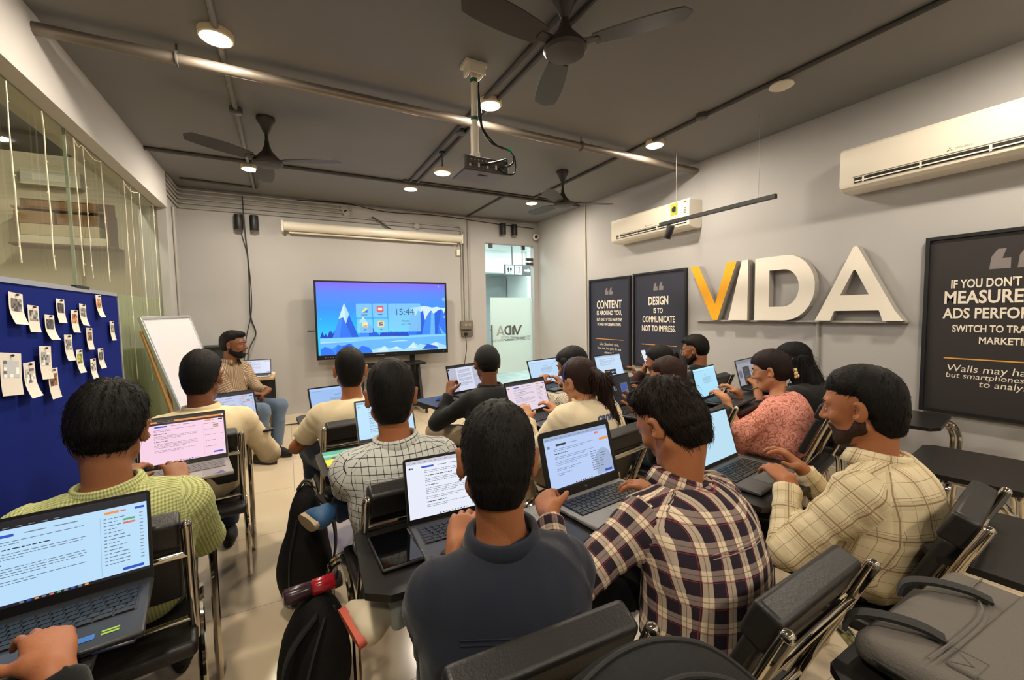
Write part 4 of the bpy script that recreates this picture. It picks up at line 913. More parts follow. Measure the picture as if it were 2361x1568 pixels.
# ---------------------------------------------------------------- laptops
M_TXT = emit('scr_text', (92, 98, 116)); M_TXT2 = emit('scr_text_dark', (46, 50, 62)); M_BLU = emit('scr_button', (48, 84, 196)); M_ORG = emit('scr_orange', (240, 150, 70)); M_DRK = emit('scr_dark', (30, 30, 38)); M_GRY = emit('scr_grey', (120, 126, 140))
M_GRN = emit('scr_green', (90, 170, 110)); M_RED = emit('scr_red', (226, 120, 110))
def laptop(label, hinge, yaw, w=0.34, d=0.235, lid=108, lh=0.225, shell=(40, 40, 43), deck=(44, 44, 47), key=(16, 16, 17), bezel=0.009, bg=(205, 225, 250), style='doc', seed=1, chin=0.014, brand=None, rnd_corner=0.008, group='students\' laptops', stickers=False):
    t = thing('laptop', label, 'laptop', (hinge[0], hinge[1], hinge[2]-0.016), math.radians(yaw), group)
    ms = mat('shell_%d_%d_%d' % shell, shell, 0.4, 0.3); md = mat('deck_%d_%d_%d' % deck, deck, 0.4, 0.25); mk = mat('key_%d_%d_%d' % key, key, 0.45)
    MB().box((0, -d/2, 0.008), (w, d, 0.016)).build('base', md, t, bevel=0.005)
    k = MB(); rows = 6; kw = (w-0.05)/14.0; kd = (d*0.46)/rows
    k.box((0, -0.03-rows*kd/2, 0.0165), (w-0.042, rows*kd+0.006, 0.0012))
    for r in range(rows):
        if r == rows-1:
            xs = [(0, 1.2), (1.3, 2.3), (2.4, 3.4), (3.5, 8.4), (8.5, 9.5), (9.6, 10.7), (10.8, 12.3), (12.4, 14)]
        else:
            off = (0, 0.2, 0.45, 0.7, 0.3)[r % 5]; xs = [(0, 0.9+off)] + [(1.0+off+i, 1.9+off+i) for i in range(12)]; xs.append((13+off, 14.0)) if 13+off < 13.8 else None
        for a, b in xs:
            if b-a < 0.2: continue
            k.box((-(w-0.05)/2+(a+b)/2*kw, -0.033-(r+0.5)*kd, 0.0182), ((b-a)*kw-0.0022, kd-0.0028, 0.0022))
    k.build('keyboard', mk, t, smooth=False)
    MB().box((0, -0.03-rows*kd-0.012-(d*0.17), 0.0162), (w*0.32, d*0.30, 0.0008)).build('touchpad', mat('pad_%d_%d_%d' % deck, tuple(min(255, c+9) for c in deck), 0.3), t)
    a = math.radians(lid); up = Vector((0, -math.cos(a), math.sin(a))); nn = Vector((0, -math.sin(a), -math.cos(a)))
    M = basis((1, 0, 0), up, nn, (0, 0.0, 0.014))
    r_ = rnd_corner; pts = [(-w/2, 0.0), (w/2, 0.0)]
    for cx, a0 in ((w/2-r_, 0), (-w/2+r_, 90)):
        for j in range(5): q = math.radians(a0+j*22.5); pts.append((cx+r_*math.cos(q), lh-r_+r_*math.sin(q)))
    MB().prism(pts, -0.006, 0.0, 0, M).build('lid', ms, t, smooth=False)
    mbz = mat('screen_bezel', (14, 14, 15), 0.35)
    s_ = MB(); p2 = [(x*0.99, 0.002+y*0.99) for x, y in pts]; s_.poly(p2, 0.0006, 0, M); s_.build('screen_frame', mbz, t, smooth=False)
    # panel
    x0, x1, y0, y1 = -w/2+bezel, w/2-bezel, chin+0.004, lh-bezel
    W, H = x1-x0, y1-y0; r2 = random.Random(seed); g = MB()
    mats = [emit('bg_%d_%d_%d' % bg, bg), M_TXT, M_TXT2, M_BLU, M_ORG, M_DRK, emit('pale_%d_%d_%d' % bg, tuple(min(255, c+14) for c in bg)), M_GRY, M_GRN, M_RED, emit('shade_%d_%d_%d' % bg, tuple(int(c*0.86) for c in bg))]
    def R(u0, v0, u1, v1, m, z=0.0016): g.add([(x0+W*u0, y0+H*v0, z), (x0+W*u1, y0+H*v0, z), (x0+W*u1, y0+H*v1, z), (x0+W*u0, y0+H*v1, z)], [(0, 1, 2, 3)], m, M)
    def para(u0, u1, v, n, m=1, h_=0.0075, dv=0.030, short=True):
        for i in range(n):
            u = u0; end = u1 if (i < n-1 or not short) else u0+(u1-u0)*r2.uniform(0.3, 0.8)
            while u < end-0.01:
                l = r2.uniform(0.012, 0.055); R(u, v-i*dv, min(u+l, end), v-i*dv+h_, m); u += l+0.008
        return v-n*dv
    R(0, 0, 1, 1, 0, 0.0010)
    if style in ('doc', 'docdark', 'docpink', 'docwide', 'docsoft'):
        if style == 'docdark': R(0, 0.90, 1, 1, 5, 0.0013); R(0, 0, 1, 0.035, 5, 0.0013)
        elif style == 'docpink': R(0, 0.955, 1, 1, 5, 0.0013); R(0, 0.915, 0.98, 0.955, 4, 0.0013); R(0.2, 0.917, 0.4, 0.953, 5, 0.0014); R(0, 0.87, 1, 0.915, 5, 0.0013)
        else: R(0, 0.93, 1, 1, 10, 0.0013)
        top = 0.86 if style in ('docdark', 'docpink') else 0.90
        for i in range(9): R(0.02+i*0.06, top+0.055, 0.05+i*0.06, top+0.065, 7)
        R(0.03, top-0.05, 0.05, top-0.02, 5); R(0.06, top-0.045, 0.075, top-0.025, 3); R(0.17, top-0.05, 0.31, top-0.018, 3); R(0.36, top-0.04, 0.46, top-0.028, 7); R(0.5, top-0.04, 0.62, top-0.028, 7)
        R(0.76, top-0.035, 0.84, top-0.005, 4); R(0.85, top-0.03, 0.88, top-0.01, 9); R(0.93, top-0.035, 0.985, top-0.005, 2 if style != 'docdark' else 3)
        l, r_e = (0.16, 0.66) if style != 'docwide' else (0.20, 0.86)
        v = top-0.11
        v = para(l, r_e, v, 2, 1)-0.03
        v = para(l, l+0.42, v, 1, 2, 0.013)-0.02
        v = para(l, r_e, v, 3)-0.03; v = para(l, l+0.3, v, 1, 2, 0.013)-0.02; v = para(l, r_e, v, 4)-0.03; v = para(l, r_e, v, 2)-0.03
        if v > 0.2: v = para(l, l+0.36, v, 1, 2, 0.013)-0.02; v = para(l, r_e, v, int(max(1, (v-0.12)/0.03)))
        if style in ('docdark', 'docpink'):
            R(0.735, 0.05, 0.738, top-0.06, 10)
            vv = top-0.10
            for i in range(14):
                if style == 'docpink' and i % 3: vv -= 0.045; continue
                R(0.755, vv, 0.77, vv+0.012, 7); para(0.78, 0.93, vv, 1, 1, 0.009); R(0.955, vv, 0.975, vv+0.01, 7); vv -= 0.045
            R(0.86, top-0.155, 0.93, top-0.13, 8); R(0.86, top-0.2, 0.93, top-0.175, 9)
        R(0.85, 0.06, 0.97, 0.095, 3)
        for i in range(10): R(0.33+i*0.035, 0.01, 0.35+i*0.035, 0.03, (7, 3, 4, 7, 9, 8, 7, 3, 7, 4)[i])
    elif style == 'docshape':
        R(0, 0.92, 1, 1, 10, 0.0013); R(0, 0, 1, 0.03, 5, 0.0013)
        for i in range(12): R(0.02+i*0.07, 0.945, 0.07+i*0.07, 0.957, 7)
        R(0.16, 0.80, 0.31, 0.84, 2); R(0.36, 0.815, 0.48, 0.825, 7); R(0.03, 0.78, 0.07, 0.83, 7); R(0.78, 0.86, 0.84, 0.90, 9); R(0.84, 0.71, 0.99, 0.76, 4)
        v = para(0.12, 0.75, 0.74, 2)-0.03; v = para(0.12, 0.66, v, 1, 2, 0.016)-0.03; v = para(0.12, 0.72, v, 2)-0.03; v = para(0.12, 0.62, v, 3)-0.04; v = para(0.12, 0.5, v, 2)-0.03; para(0.12, 0.35, v, 2)
        for i in range(9): para(0.66, 0.77, 0.52-i*0.045, 1, 1, 0.012, short=False)
        g.add([tuple((x0+W*(0.86+0.18*math.cos(q)*0.8), y0+H*(0.28+0.27*math.sin(q)), 0.0014)) for q in np.linspace(0, math.pi, 15)] + [(x0+W*0.716, y0+H*0.05, 0.0014), (x0+W*0.999, y0+H*0.05, 0.0014)], [tuple(range(15))+(15, 16)], 10, M)
        for i in range(6): para(0.80, 0.95, 0.45-i*0.05, 1, 1, 0.012)
        R(0.85, 0.07, 0.97, 0.115, 3)
        for i in range(8): R(0.36+i*0.035, 0.035, 0.38+i*0.035, 0.055, (2, 4, 7, 2, 3, 9, 7, 2)[i])
    elif style == 'dark':
        for i in range(3):
            R(0.10+i*0.15, 0.50, 0.22+i*0.15, 0.66, 7); R(0.10+i*0.15, 0.22, 0.22+i*0.15, 0.38, 7) if i < 2 else None
        R(0.66, 0.40, 0.90, 0.72, 6 if False else 1); R(0.70, 0.46, 0.86, 0.66, 3); para(0.68, 0.84, 0.18, 1, 7)
    elif style == 'tri':
        R(0, 0.93, 1, 1, 5, 0.0013); R(0, 0, 0.24, 0.93, 10, 0.0013); R(0.76, 0, 1, 0.93, 10, 0.0013); R(0.0, 0.84, 0.05, 0.9, 5); v = 0.82
        for q in range(4): v = para(0.29, 0.70, v, 4, 1, 0.012, 0.035)-0.03
        para(0.06, 0.2, 0.55, 2); para(0.80, 0.95, 0.55, 3)
    elif style == 'picture':
        R(0, 0.93, 1, 1, 10, 0.0013); v = para(0.14, 0.75, 0.84, 2)-0.02; v = para(0.14, 0.75, v, 4)-0.03; para(0.14, 0.6, v, 2); R(0.26, 0.12, 0.70, 0.36, 5); R(0.28, 0.27, 0.45, 0.31, 4)
        for i in range(3): R(0.52+i*0.06, 0.2, 0.55+i*0.06, 0.27, 6)
    elif style == 'cover':
        R(0, 0.88, 1, 1, 7, 0.0013); R(0.28, 0.02, 0.68, 0.72, 3 if False else 5, 0.0013); R(0.30, 0.05, 0.66, 0.70, 3 if False else 2, 0.0014); para(0.40, 0.56, 0.58, 2, 7); para(0.38, 0.58, 0.36, 3, 7); R(0.04, 0.3, 0.2, 0.6, 1)
    elif style == 'plain':
        para(0.3, 0.8, 0.93, 1, 10, 0.02); R(0.06, 0.84, 0.10, 0.88, 7); R(0.12, 0.83, 0.2, 0.89, 3); R(0.05, 0.92, 0.3, 0.95, 10); para(0.08, 0.12, 0.5, 1, 10)
    elif style == 'page':
        R(0, 0.94, 1, 1, 6, 0.0013); para(0.04, 0.6, 0.90, 1, 7); v = para(0.45, 0.72, 0.74, 1, 1, 0.012)-0.06; v = para(0.36, 0.74, v, 6, 1, 0.008, 0.026); para(0.36, 0.84, v-0.02, 2, 1, 0.008, 0.026); R(0.86, 0.20, 0.88, 0.23, 2)
    g.build('screen', mats, t, smooth=False)
    if brand:
        b = MB(); put_text(b, brand, 0, chin*0.55+0.001, height=chin*0.36, z=0.0014, size=0.02, M=M); b.build('brand_mark', mat('brand_grey', (170, 170, 176), 0.4), t, smooth=False)
    if stickers:
        b = MB(); b.quad(w/2-0.115, -d+0.032, w/2-0.085, -d+0.052, 0.0167, 0); b.quad(w/2-0.075, -d+0.036, w/2-0.045, -d+0.054, 0.0167, 1); b.quad(w/2-0.075, -d+0.043, w/2-0.045, -d+0.047, 0.0169, 2)
        b.build('sticker', [mat('sticker_blue', (50, 110, 190), 0.4), mat('sticker_green', (150, 190, 60), 0.4), M_BLACK], t, smooth=False)
    return t
SILV = (150, 146, 142)
laptop('black laptop with a pale blue page and stickers, lower left corner', (-0.525, 1.40, 0.762), 8.3, 0.365, 0.25, 101, 0.228, bg=(186, 222, 250), style='docdark', seed=11, chin=0.020, stickers=True, bezel=0.008)
t = laptop('silver laptop with a pink page before the man in the green shirt', (-0.423, 2.316, 0.802), 10.4, 0.32, 0.23, 106, 0.225, shell=SILV, deck=SILV, key=(120, 118, 116), bg=(246, 208, 228), style='docpink', seed=12, brand='ASUS', chin=0.018)
MB().poly([(0.085, -0.222), (0.10, -0.218), (0.108, -0.206), (0.118, -0.188), (0.128, -0.196), (0.124, -0.212), (0.134, -0.222), (0.112, -0.226)][::-1], 0.0168).build('sticker', mat('sticker_purple', (72, 48, 140), 0.4), t, smooth=False)
laptop('laptop partly hidden by the right shoulder of the man in the cream long-sleeved shirt', (-0.33, 3.02, 0.79), 22, 0.33, 0.23, 108, 0.22, bg=(190, 200, 232), style='docdark', seed=13)
laptop('pale blue laptop screen left of the man in the cream T-shirt', (0.285, 2.845, 0.80), 14, 0.345, 0.23, 112, 0.225, bg=(158, 192, 240), style='page', seed=14)
laptop('laptop with a bright blue-white page before the man in the windowpane shirt', (0.460, 2.285, 0.788), 4, 0.315, 0.22, 110, 0.225, shell=SILV, bg=(178, 220, 252), style='docwide', seed=15)
laptop('dark grey laptop with a white page before the man in the navy shirt', (0.487, 1.352, 0.755), -1.2, 0.325, 0.225, 104, 0.215, shell=(58, 58, 62), deck=(70, 70, 73), key=(20, 20, 22), bg=(232, 236, 250), style='docwide', seed=16, rnd_corner=0.012)
laptop('laptop held by the man in the black cap', (1.25, 3.08, 0.84), 20, 0.345, 0.23, 106, 0.225, bg=(214, 218, 240), style='tri', seed=17, shell=(60, 60, 64))
laptop('black laptop with a pinkish page left of the woman with the ponytail', (1.382, 2.31, 0.80), 16.3, 0.375, 0.25, 108, 0.23, bg=(230, 214, 228), style='docdark', seed=18, brand='hp', chin=0.02)
laptop('laptop with a light blue page before the woman in the striped top', (1.98, 3.03, 0.84), 14.8, 0.40, 0.24, 108, 0.225, bg=(186, 216, 246), style='page', seed=19)
laptop('silver laptop with a thick black frame and orange buttons before the man in dark plaid', (1.015, 1.292, 0.755), 7.0, 0.385, 0.255, 105, 0.25, shell=(40, 40, 42), deck=(140, 138, 134), key=(26, 26, 27), bezel=0.021, bg=(184, 206, 246), style='docshape', seed=20, brand='hp', chin=0.028, rnd_corner=0.02)
laptop('laptop with a white page and a dark picture, before the poster CONTENT', (2.60, 2.92, 0.84), 13.2, 0.40, 0.24, 106, 0.235, bg=(198, 222, 248), style='picture', seed=21)
laptop('laptop with a black screen of grey tiles and one white picture', (1.99, 2.16, 0.80), 14.8, 0.385, 0.24, 106, 0.225, bg=(40, 42, 48), style='dark', seed=22, shell=(130, 130, 132))
laptop('laptop with a light blue page before the woman in the pink kurta', (2.79, 2.06, 0.80), 15.2, 0.40, 0.25, 104, 0.235, bg=(170, 224, 250), style='page', seed=23)
laptop('laptop with a grey page and navy cover before the long-haired woman in black', (3.50, 2.20, 0.80), 13, 0.38, 0.24, 104, 0.235, bg=(150, 150, 162), style='cover', seed=24, shell=(90, 90, 94))
laptop('grey laptop with a nearly blank page before the bearded man in cream plaid', (1.70, 1.205, 0.755), 8.9, 0.365, 0.25, 106, 0.235, shell=(70, 70, 72), deck=(84, 84, 86), bg=(184, 222, 240), style='plain', seed=25)
laptop('small laptop with a white page on the wooden side table', (-0.335, 5.83, 0.776), -3, 0.30, 0.21, 112, 0.19, bg=(214, 220, 244), style='doc', seed=26, shell=(90, 60, 60), deck=(170, 168, 170), group=None)
# ---------------------------------------------------------------- small things and bags
t = thing('tablet_computer', 'black tablet device lying on the desk left of the white-page laptop', 'tablet', (0.262, 1.262, 0.738), math.radians(2))
MB().box((0, 0, 0.006), (0.125, 0.205, 0.011)).build('case', mat('case_black', (20, 20, 22), 0.5), t, bevel=0.005)
MB().box((0, 0, 0.0122), (0.115, 0.192, 0.0012)).build('screen', mat('glass_black', (8, 8, 10), 0.05), t)
MB().tube([(0.064, -0.05, 0.008), (0.064, 0.09, 0.008)], 0.0035, 8).build('stylus', mat('stylus_grey', (120, 118, 120), 0.3), t)
t = thing('notebook', 'teal and yellow notebook on the tablet left of the man in the windowpane shirt', 'notebook', (0.205, 2.12, 0.776), math.radians(2))
MB().box((0, 0, 0.005), (0.15, 0.21, 0.009)).build('pages', mat('pages', (226, 222, 206), 0.7), t)
c = MB().quad(-0.076, -0.106, 0.076, -0.02, 0.0098, 0).quad(-0.076, -0.02, 0.076, 0.106, 0.0098, 1).poly([(-0.05, -0.015), (0.03, -0.015), (0.05, 0.0), (0.02, 0.012), (-0.04, 0.008)], 0.0101, 2).quad(-0.076, 0.02, 0.076, 0.05, 0.0101, 3)
c.build('cover', [mat('note_yellow', (236, 226, 40), 0.5), mat('note_teal', (80, 180, 160), 0.5), mat('note_dark', (60, 70, 60), 0.5), mat('note_pale', (160, 210, 190), 0.5)], t, smooth=False)
def phone(label, loc, yaw, col=(16, 16, 20)):
    t = thing('phone', label, 'phone', loc, math.radians(yaw))
    MB().box((0, 0, 0.004), (0.072, 0.15, 0.008)).build('body', mat('phone_%d' % col[2], col, 0.3), t, bevel=0.004)
    MB().box((0, 0, 0.0083), (0.068, 0.144, 0.0008)).build('screen', mat('glass_black', (8, 8, 10), 0.05), t)
    return t
phone('dark blue phone beside the black laptop, lower left corner', (-0.362, 1.24, 0.745), 4, (26, 32, 52))
phone('bright blue phone at the left elbow of the man in the black cap', (1.075, 3.12, 0.782), 40, (40, 90, 220))
t = thing('phone', 'phone with a white screen held before the face of the person in maroon', 'phone', mtx=Matrix.Translation((2.815, 2.745, 1.035)) @ Matrix.Rotation(math.radians(14), 4, 'Z') @ Matrix.Rotation(math.radians(68), 4, 'X'))
MB().box((0, 0, 0.004), (0.072, 0.15, 0.008)).build('body', M_BLACK, t, bevel=0.004)
MB().box((0, 0, 0.0083), (0.067, 0.142, 0.0008)).build('screen', emit('phone_white', (226, 232, 242)), t)
n = 6
V = []; F = []
for i in range(n+1):
    for j in range(n+1):
        x, y = (i/n-0.5)*0.14, (j/n-0.5)*0.13; V.append((x, y, 0.018*math.sin(i*1.3+j*0.8)+0.012*math.cos(j*1.7)-0.25*max(0, -x-0.02)-0.1*max(0, -y)))
F = [(i*(n+1)+j, (i+1)*(n+1)+j, (i+1)*(n+1)+j+1, i*(n+1)+j+1) for i in range(n) for j in range(n)]
o = MB().add(V, F).build('paper_tissue', M_PAPER, angle=180); o.location = (0.83, 0.80, 0.60); tag(o, 'crumpled white tissue between the navy shirt and the dark plaid shirt', 'tissue')
s_ = o.modifiers.new('thick', 'SOLIDIFY'); s_.thickness = 0.002
# ---------------------------------------------------------------- smooth implicit surfaces (for bodies, clothes, hair, bags)
f4 = np.float32
def V3(*a): return np.array(a, dtype=float)
def smin(a, b, k):
    h = np.maximum(k-np.abs(a-b), 0)/k
    return np.minimum(a, b)-h*h*k*0.25
class Field:
    def __init__(s): s.p = []
    def rc(s, a, b, ra, rb=None, k=0.03, tag=0, cut=None, sq=None):
        """rounded cone from a to b; cut = (point, normal) slices it; sq = (axis unit vector, factor) flattens it"""
        a, b = np.asarray(a, float), np.asarray(b, float); rb = ra if rb is None else rb
        r = max(ra, rb)*(1 if sq is None else max(1, sq[1]))
        s.p.append(dict(t='rc', a=a, b=b, ra=ra, rb=rb, k=k, tag=tag, cut=cut, sq=sq, lo=np.minimum(a, b)-r, hi=np.maximum(a, b)+r, op='add')); return s
    def el(s, c, r, M=None, k=0.03, tag=0, op='add', cut=None):
        c = np.asarray(c, float); r = np.asarray(r, float)
        e = r if M is None else np.abs(np.asarray(M))@r
        s.p.append(dict(t='el', c=c, r=r, M=None if M is None else np.asarray(M, float), k=k, tag=tag, lo=c-e, hi=c+e, op=op, cut=cut)); return s
    def ev(s, p, X, Y, Z):
        if p['t'] == 'rc':
            a, b = p['a'], p['b']; ba = b-a; L = float(ba@ba)+1e-9
            x, y, z = X-a[0], Y-a[1], Z-a[2]
            t = np.clip((x*ba[0]+y*ba[1]+z*ba[2])/L, 0, 1)
            dx, dy, dz = x-t*ba[0], y-t*ba[1], z-t*ba[2]
            if p['sq'] is not None:
                ax, fq = p['sq']; q = (dx*ax[0]+dy*ax[1]+dz*ax[2])*(1/fq-1)
                dx, dy, dz = dx+q*ax[0], dy+q*ax[1], dz+q*ax[2]
            d = np.sqrt(dx*dx+dy*dy+dz*dz)-(p['ra']+(p['rb']-p['ra'])*t)
        else:
            c, r = p['c'], p['r']; x, y, z = X-c[0], Y-c[1], Z-c[2]
            if p['M'] is not None:
                M = p['M']; x, y, z = M[0, 0]*x+M[1, 0]*y+M[2, 0]*z, M[0, 1]*x+M[1, 1]*y+M[2, 1]*z, M[0, 2]*x+M[1, 2]*y+M[2, 2]*z
            k0 = np.sqrt((x/r[0])**2+(y/r[1])**2+(z/r[2])**2); k1 = np.sqrt((x/r[0]**2)**2+(y/r[1]**2)**2+(z/r[2]**2)**2)+1e-9
            d = k0*(k0-1)/k1
        if p['cut'] is not None:
            for q, n in (p['cut'] if isinstance(p['cut'], list) else [p['cut']]): d = np.maximum(d, (X-q[0])*n[0]+(Y-q[1])*n[1]+(Z-q[2])*n[2])
        return d
    def bounds(s):
        lo = np.min([p['lo'] for p in s.p if p['op'] == 'add'], 0); hi = np.max([p['hi'] for p in s.p if p['op'] == 'add'], 0)
        return lo-0.03, hi+0.03
    def grid(s, axes, cutfn=None):
        xs, ys, zs = [np.asarray(a, f4) for a in axes]
        D = np.full((len(xs), len(ys), len(zs)), 0.3, f4)
        for p in s.p:
            m = p['k']+0.05
            sl = []
            for a, l, h in zip((xs, ys, zs), p['lo'], p['hi']): sl.append(slice(max(0, int(np.searchsorted(a, l-m))-1), int(np.searchsorted(a, h+m))+1))
            if any(q.start >= q.stop for q in sl): continue
            d = s.ev(p, xs[sl[0]][:, None, None], ys[sl[1]][None, :, None], zs[sl[2]][None, None, :]).astype(f4)
            sl = tuple(sl)
            if p['op'] == 'add': D[sl] = smin(D[sl], d, p['k'])
            else: D[sl] = -smin(-D[sl], d, p['k'])
        if cutfn is not None: D = np.maximum(D, cutfn(xs[:, None, None], ys[None, :, None], zs[None, None, :])).astype(f4)
        return D
    def tags(s, P):
        best = np.full(len(P), 9.0); tg = np.zeros(len(P), int)
        for p in s.p:
            if p['op'] != 'add': continue
            q = dict(p); q['cut'] = None
            d = s.ev(q, P[:, 0], P[:, 1], P[:, 2]); m = d < best; best[m] = d[m]; tg[m] = p['tag']
        return tg
    def mesh(s, step, fine=(), cutfn=None):
        lo, hi = s.bounds(); axes = []
        for i in range(3):
            a = [lo[i]]
            while a[-1] < hi[i]:
                st = step
                for c, r, fs in fine:
                    if c[i]-r <= a[-1] <= c[i]+r: st = min(st, fs)
                a.append(a[-1]+st)
            axes.append(np.array(a))
        return surfnets(s.grid(axes, cutfn), axes)
EDG = [(0, 1), (2, 3), (4, 5), (6, 7), (0, 2), (1, 3), (4, 6), (5, 7), (0, 4), (1, 5), (2, 6), (3, 7)]   # corner index = x*4+y*2+z
def surfnets(D, axes):
    S = D < 0
    cs = [S[i:S.shape[0]-1+i, j:S.shape[1]-1+j, k:S.shape[2]-1+k] for i in (0, 1) for j in (0, 1) for k in (0, 1)]
    al = cs[0].copy(); an = cs[0].copy()
    for c in cs[1:]: al &= c; an |= c
    I = np.argwhere(an & ~al)
    if len(I) == 0: return np.zeros((0, 3)), np.zeros((0, 4), int)
    off = np.array([(i, j, k) for i in (0, 1) for j in (0, 1) for k in (0, 1)])
    val = np.stack([D[I[:, 0]+o[0], I[:, 1]+o[1], I[:, 2]+o[2]] for o in off], 1)
    acc = np.zeros((len(I), 3)); cnt = np.zeros(len(I))
    for a, b in EDG:
        va, vb = val[:, a], val[:, b]; m = (va < 0) != (vb < 0)
        t = np.where(m, va/np.where(m, va-vb, 1), 0)
        acc += m[:, None]*(off[a]+t[:, None]*(off[b]-off[a])); cnt += m
    P = I+acc/np.maximum(cnt, 1)[:, None]
    V = np.stack([np.interp(P[:, i], np.arange(len(axes[i])), axes[i]) for i in range(3)], 1)
    idx = np.full(np.array(D.shape)-1, -1, np.int32); idx[I[:, 0], I[:, 1], I[:, 2]] = np.arange(len(I))
    F = []
    nx, ny, nz = D.shape
    for ax in range(3):
        u, v = (ax+1) % 3, (ax+2) % 3
        s0 = [slice(None)]*3; s1 = [slice(None)]*3
        s0[ax] = slice(0, -1); s1[ax] = slice(1, None)
        for q in (u, v): s0[q] = slice(1, -1); s1[q] = slice(1, -1)
        A, B = S[tuple(s0)], S[tuple(s1)]
        E = np.argwhere(A != B)
        if len(E) == 0: continue
        fl = A[E[:, 0], E[:, 1], E[:, 2]]
        E[:, u] += 1; E[:, v] += 1
        q = []
        for du, dv in ((-1, -1), (0, -1), (0, 0), (-1, 0)):
            c = E.copy(); c[:, u] += du; c[:, v] += dv; q.append(idx[c[:, 0], c[:, 1], c[:, 2]])
        q = np.stack(q, 1); q[~fl] = q[~fl][:, ::-1]; F.append(q)
    F = np.concatenate(F); F = F[(F >= 0).all(1)]
    return V, F
def vnormals(V, F):
    n = np.cross(V[F[:, 2]]-V[F[:, 0]], V[F[:, 3]]-V[F[:, 1]])
    N = np.zeros_like(V)
    for i in range(4): np.add.at(N, F[:, i], n)
    return N/(np.linalg.norm(N, axis=1, keepdims=True)+1e-12)
def relax(V, F, it=1, w=0.5):
    for _ in range(it):
        A = np.zeros_like(V); c = np.zeros(len(V))
        for i in range(4):
            np.add.at(A, F[:, i], V[F[:, (i+1) % 4]]); np.add.at(A, F[:, i], V[F[:, (i+3) % 4]]); np.add.at(c, F[:, i], 2)
        V = V*(1-w)+w*A/np.maximum(c, 1)[:, None]
    return V
def vnoise(P, seed=0):
    """smooth value noise in -1..1"""
    P = P+seed*17.31; i = np.floor(P).astype(np.int64); f = P-i; f = f*f*(3-2*f)
    def hsh(a): 
        h = (a[:, 0]*374761393+a[:, 1]*668265263+a[:, 2]*2147483647+seed*974711) & 0xffffffff
        h = ((h ^ (h >> 13))*1274126177) & 0xffffffff
        return ((h ^ (h >> 16)) & 0xffff)/32767.5-1
    out = 0
    for dx in (0, 1):
        for dy in (0, 1):
            for dz in (0, 1):
                w = (f[:, 0] if dx else 1-f[:, 0])*(f[:, 1] if dy else 1-f[:, 1])*(f[:, 2] if dz else 1-f[:, 2])
                out = out+w*hsh(i+np.array([dx, dy, dz]))
    return out
def np_obj(name, V, F, mats, parent=None, uv=None, mi=None):
    me = bpy.data.meshes.new(name); nv, nf = len(V), len(F)
    me.vertices.add(nv); me.vertices.foreach_set('co', np.asarray(V, f4).ravel())
    me.loops.add(nf*4); me.loops.foreach_set('vertex_index', np.asarray(F, np.int32).ravel())
    me.polygons.add(nf); me.polygons.foreach_set('loop_start', np.arange(nf, dtype=np.int32)*4)
    if mi is not None: me.polygons.foreach_set('material_index', np.asarray(mi, np.int32))
    me.polygons.foreach_set('use_smooth', np.ones(nf, bool))
    if uv is not None:
        l = me.uv_layers.new(name='uv'); uv = np.asarray(uv, f4)
        l.data.foreach_set('uv', uv.ravel() if uv.ndim == 3 else uv[np.asarray(F).ravel()].ravel())
    me.update(calc_edges=True)
    for m in (mats if isinstance(mats, (list, tuple)) else [mats]): me.materials.append(m)
    o = bpy.data.objects.new(name, me); C.objects.link(o)
    if parent is not None: o.parent = parent
    return o
def unit(v): v = np.asarray(v, float); return v/(np.linalg.norm(v)+1e-12)
def rotx(a): c, s = math.cos(a), math.sin(a); return np.array([[1, 0, 0], [0, c, -s], [0, s, c]])
def roty(a): c, s = math.cos(a), math.sin(a); return np.array([[c, 0, s], [0, 1, 0], [-s, 0, c]])
def rotz(a): c, s = math.cos(a), math.sin(a); return np.array([[c, -s, 0], [s, c, 0], [0, 0, 1]])
def ik(a, b, l1, l2, hint):
    a, b = np.asarray(a, float), np.asarray(b, float); v = b-a; d = np.linalg.norm(v); u = v/d
    d = min(d, (l1+l2)*0.999); x = (l1*l1-l2*l2+d*d)/(2*d); h = math.sqrt(max(l1*l1-x*x, 1e-6))
    w = np.asarray(hint, float); w = unit(w-u*(w@u))
    return a+u*x+w*h, a+u*d
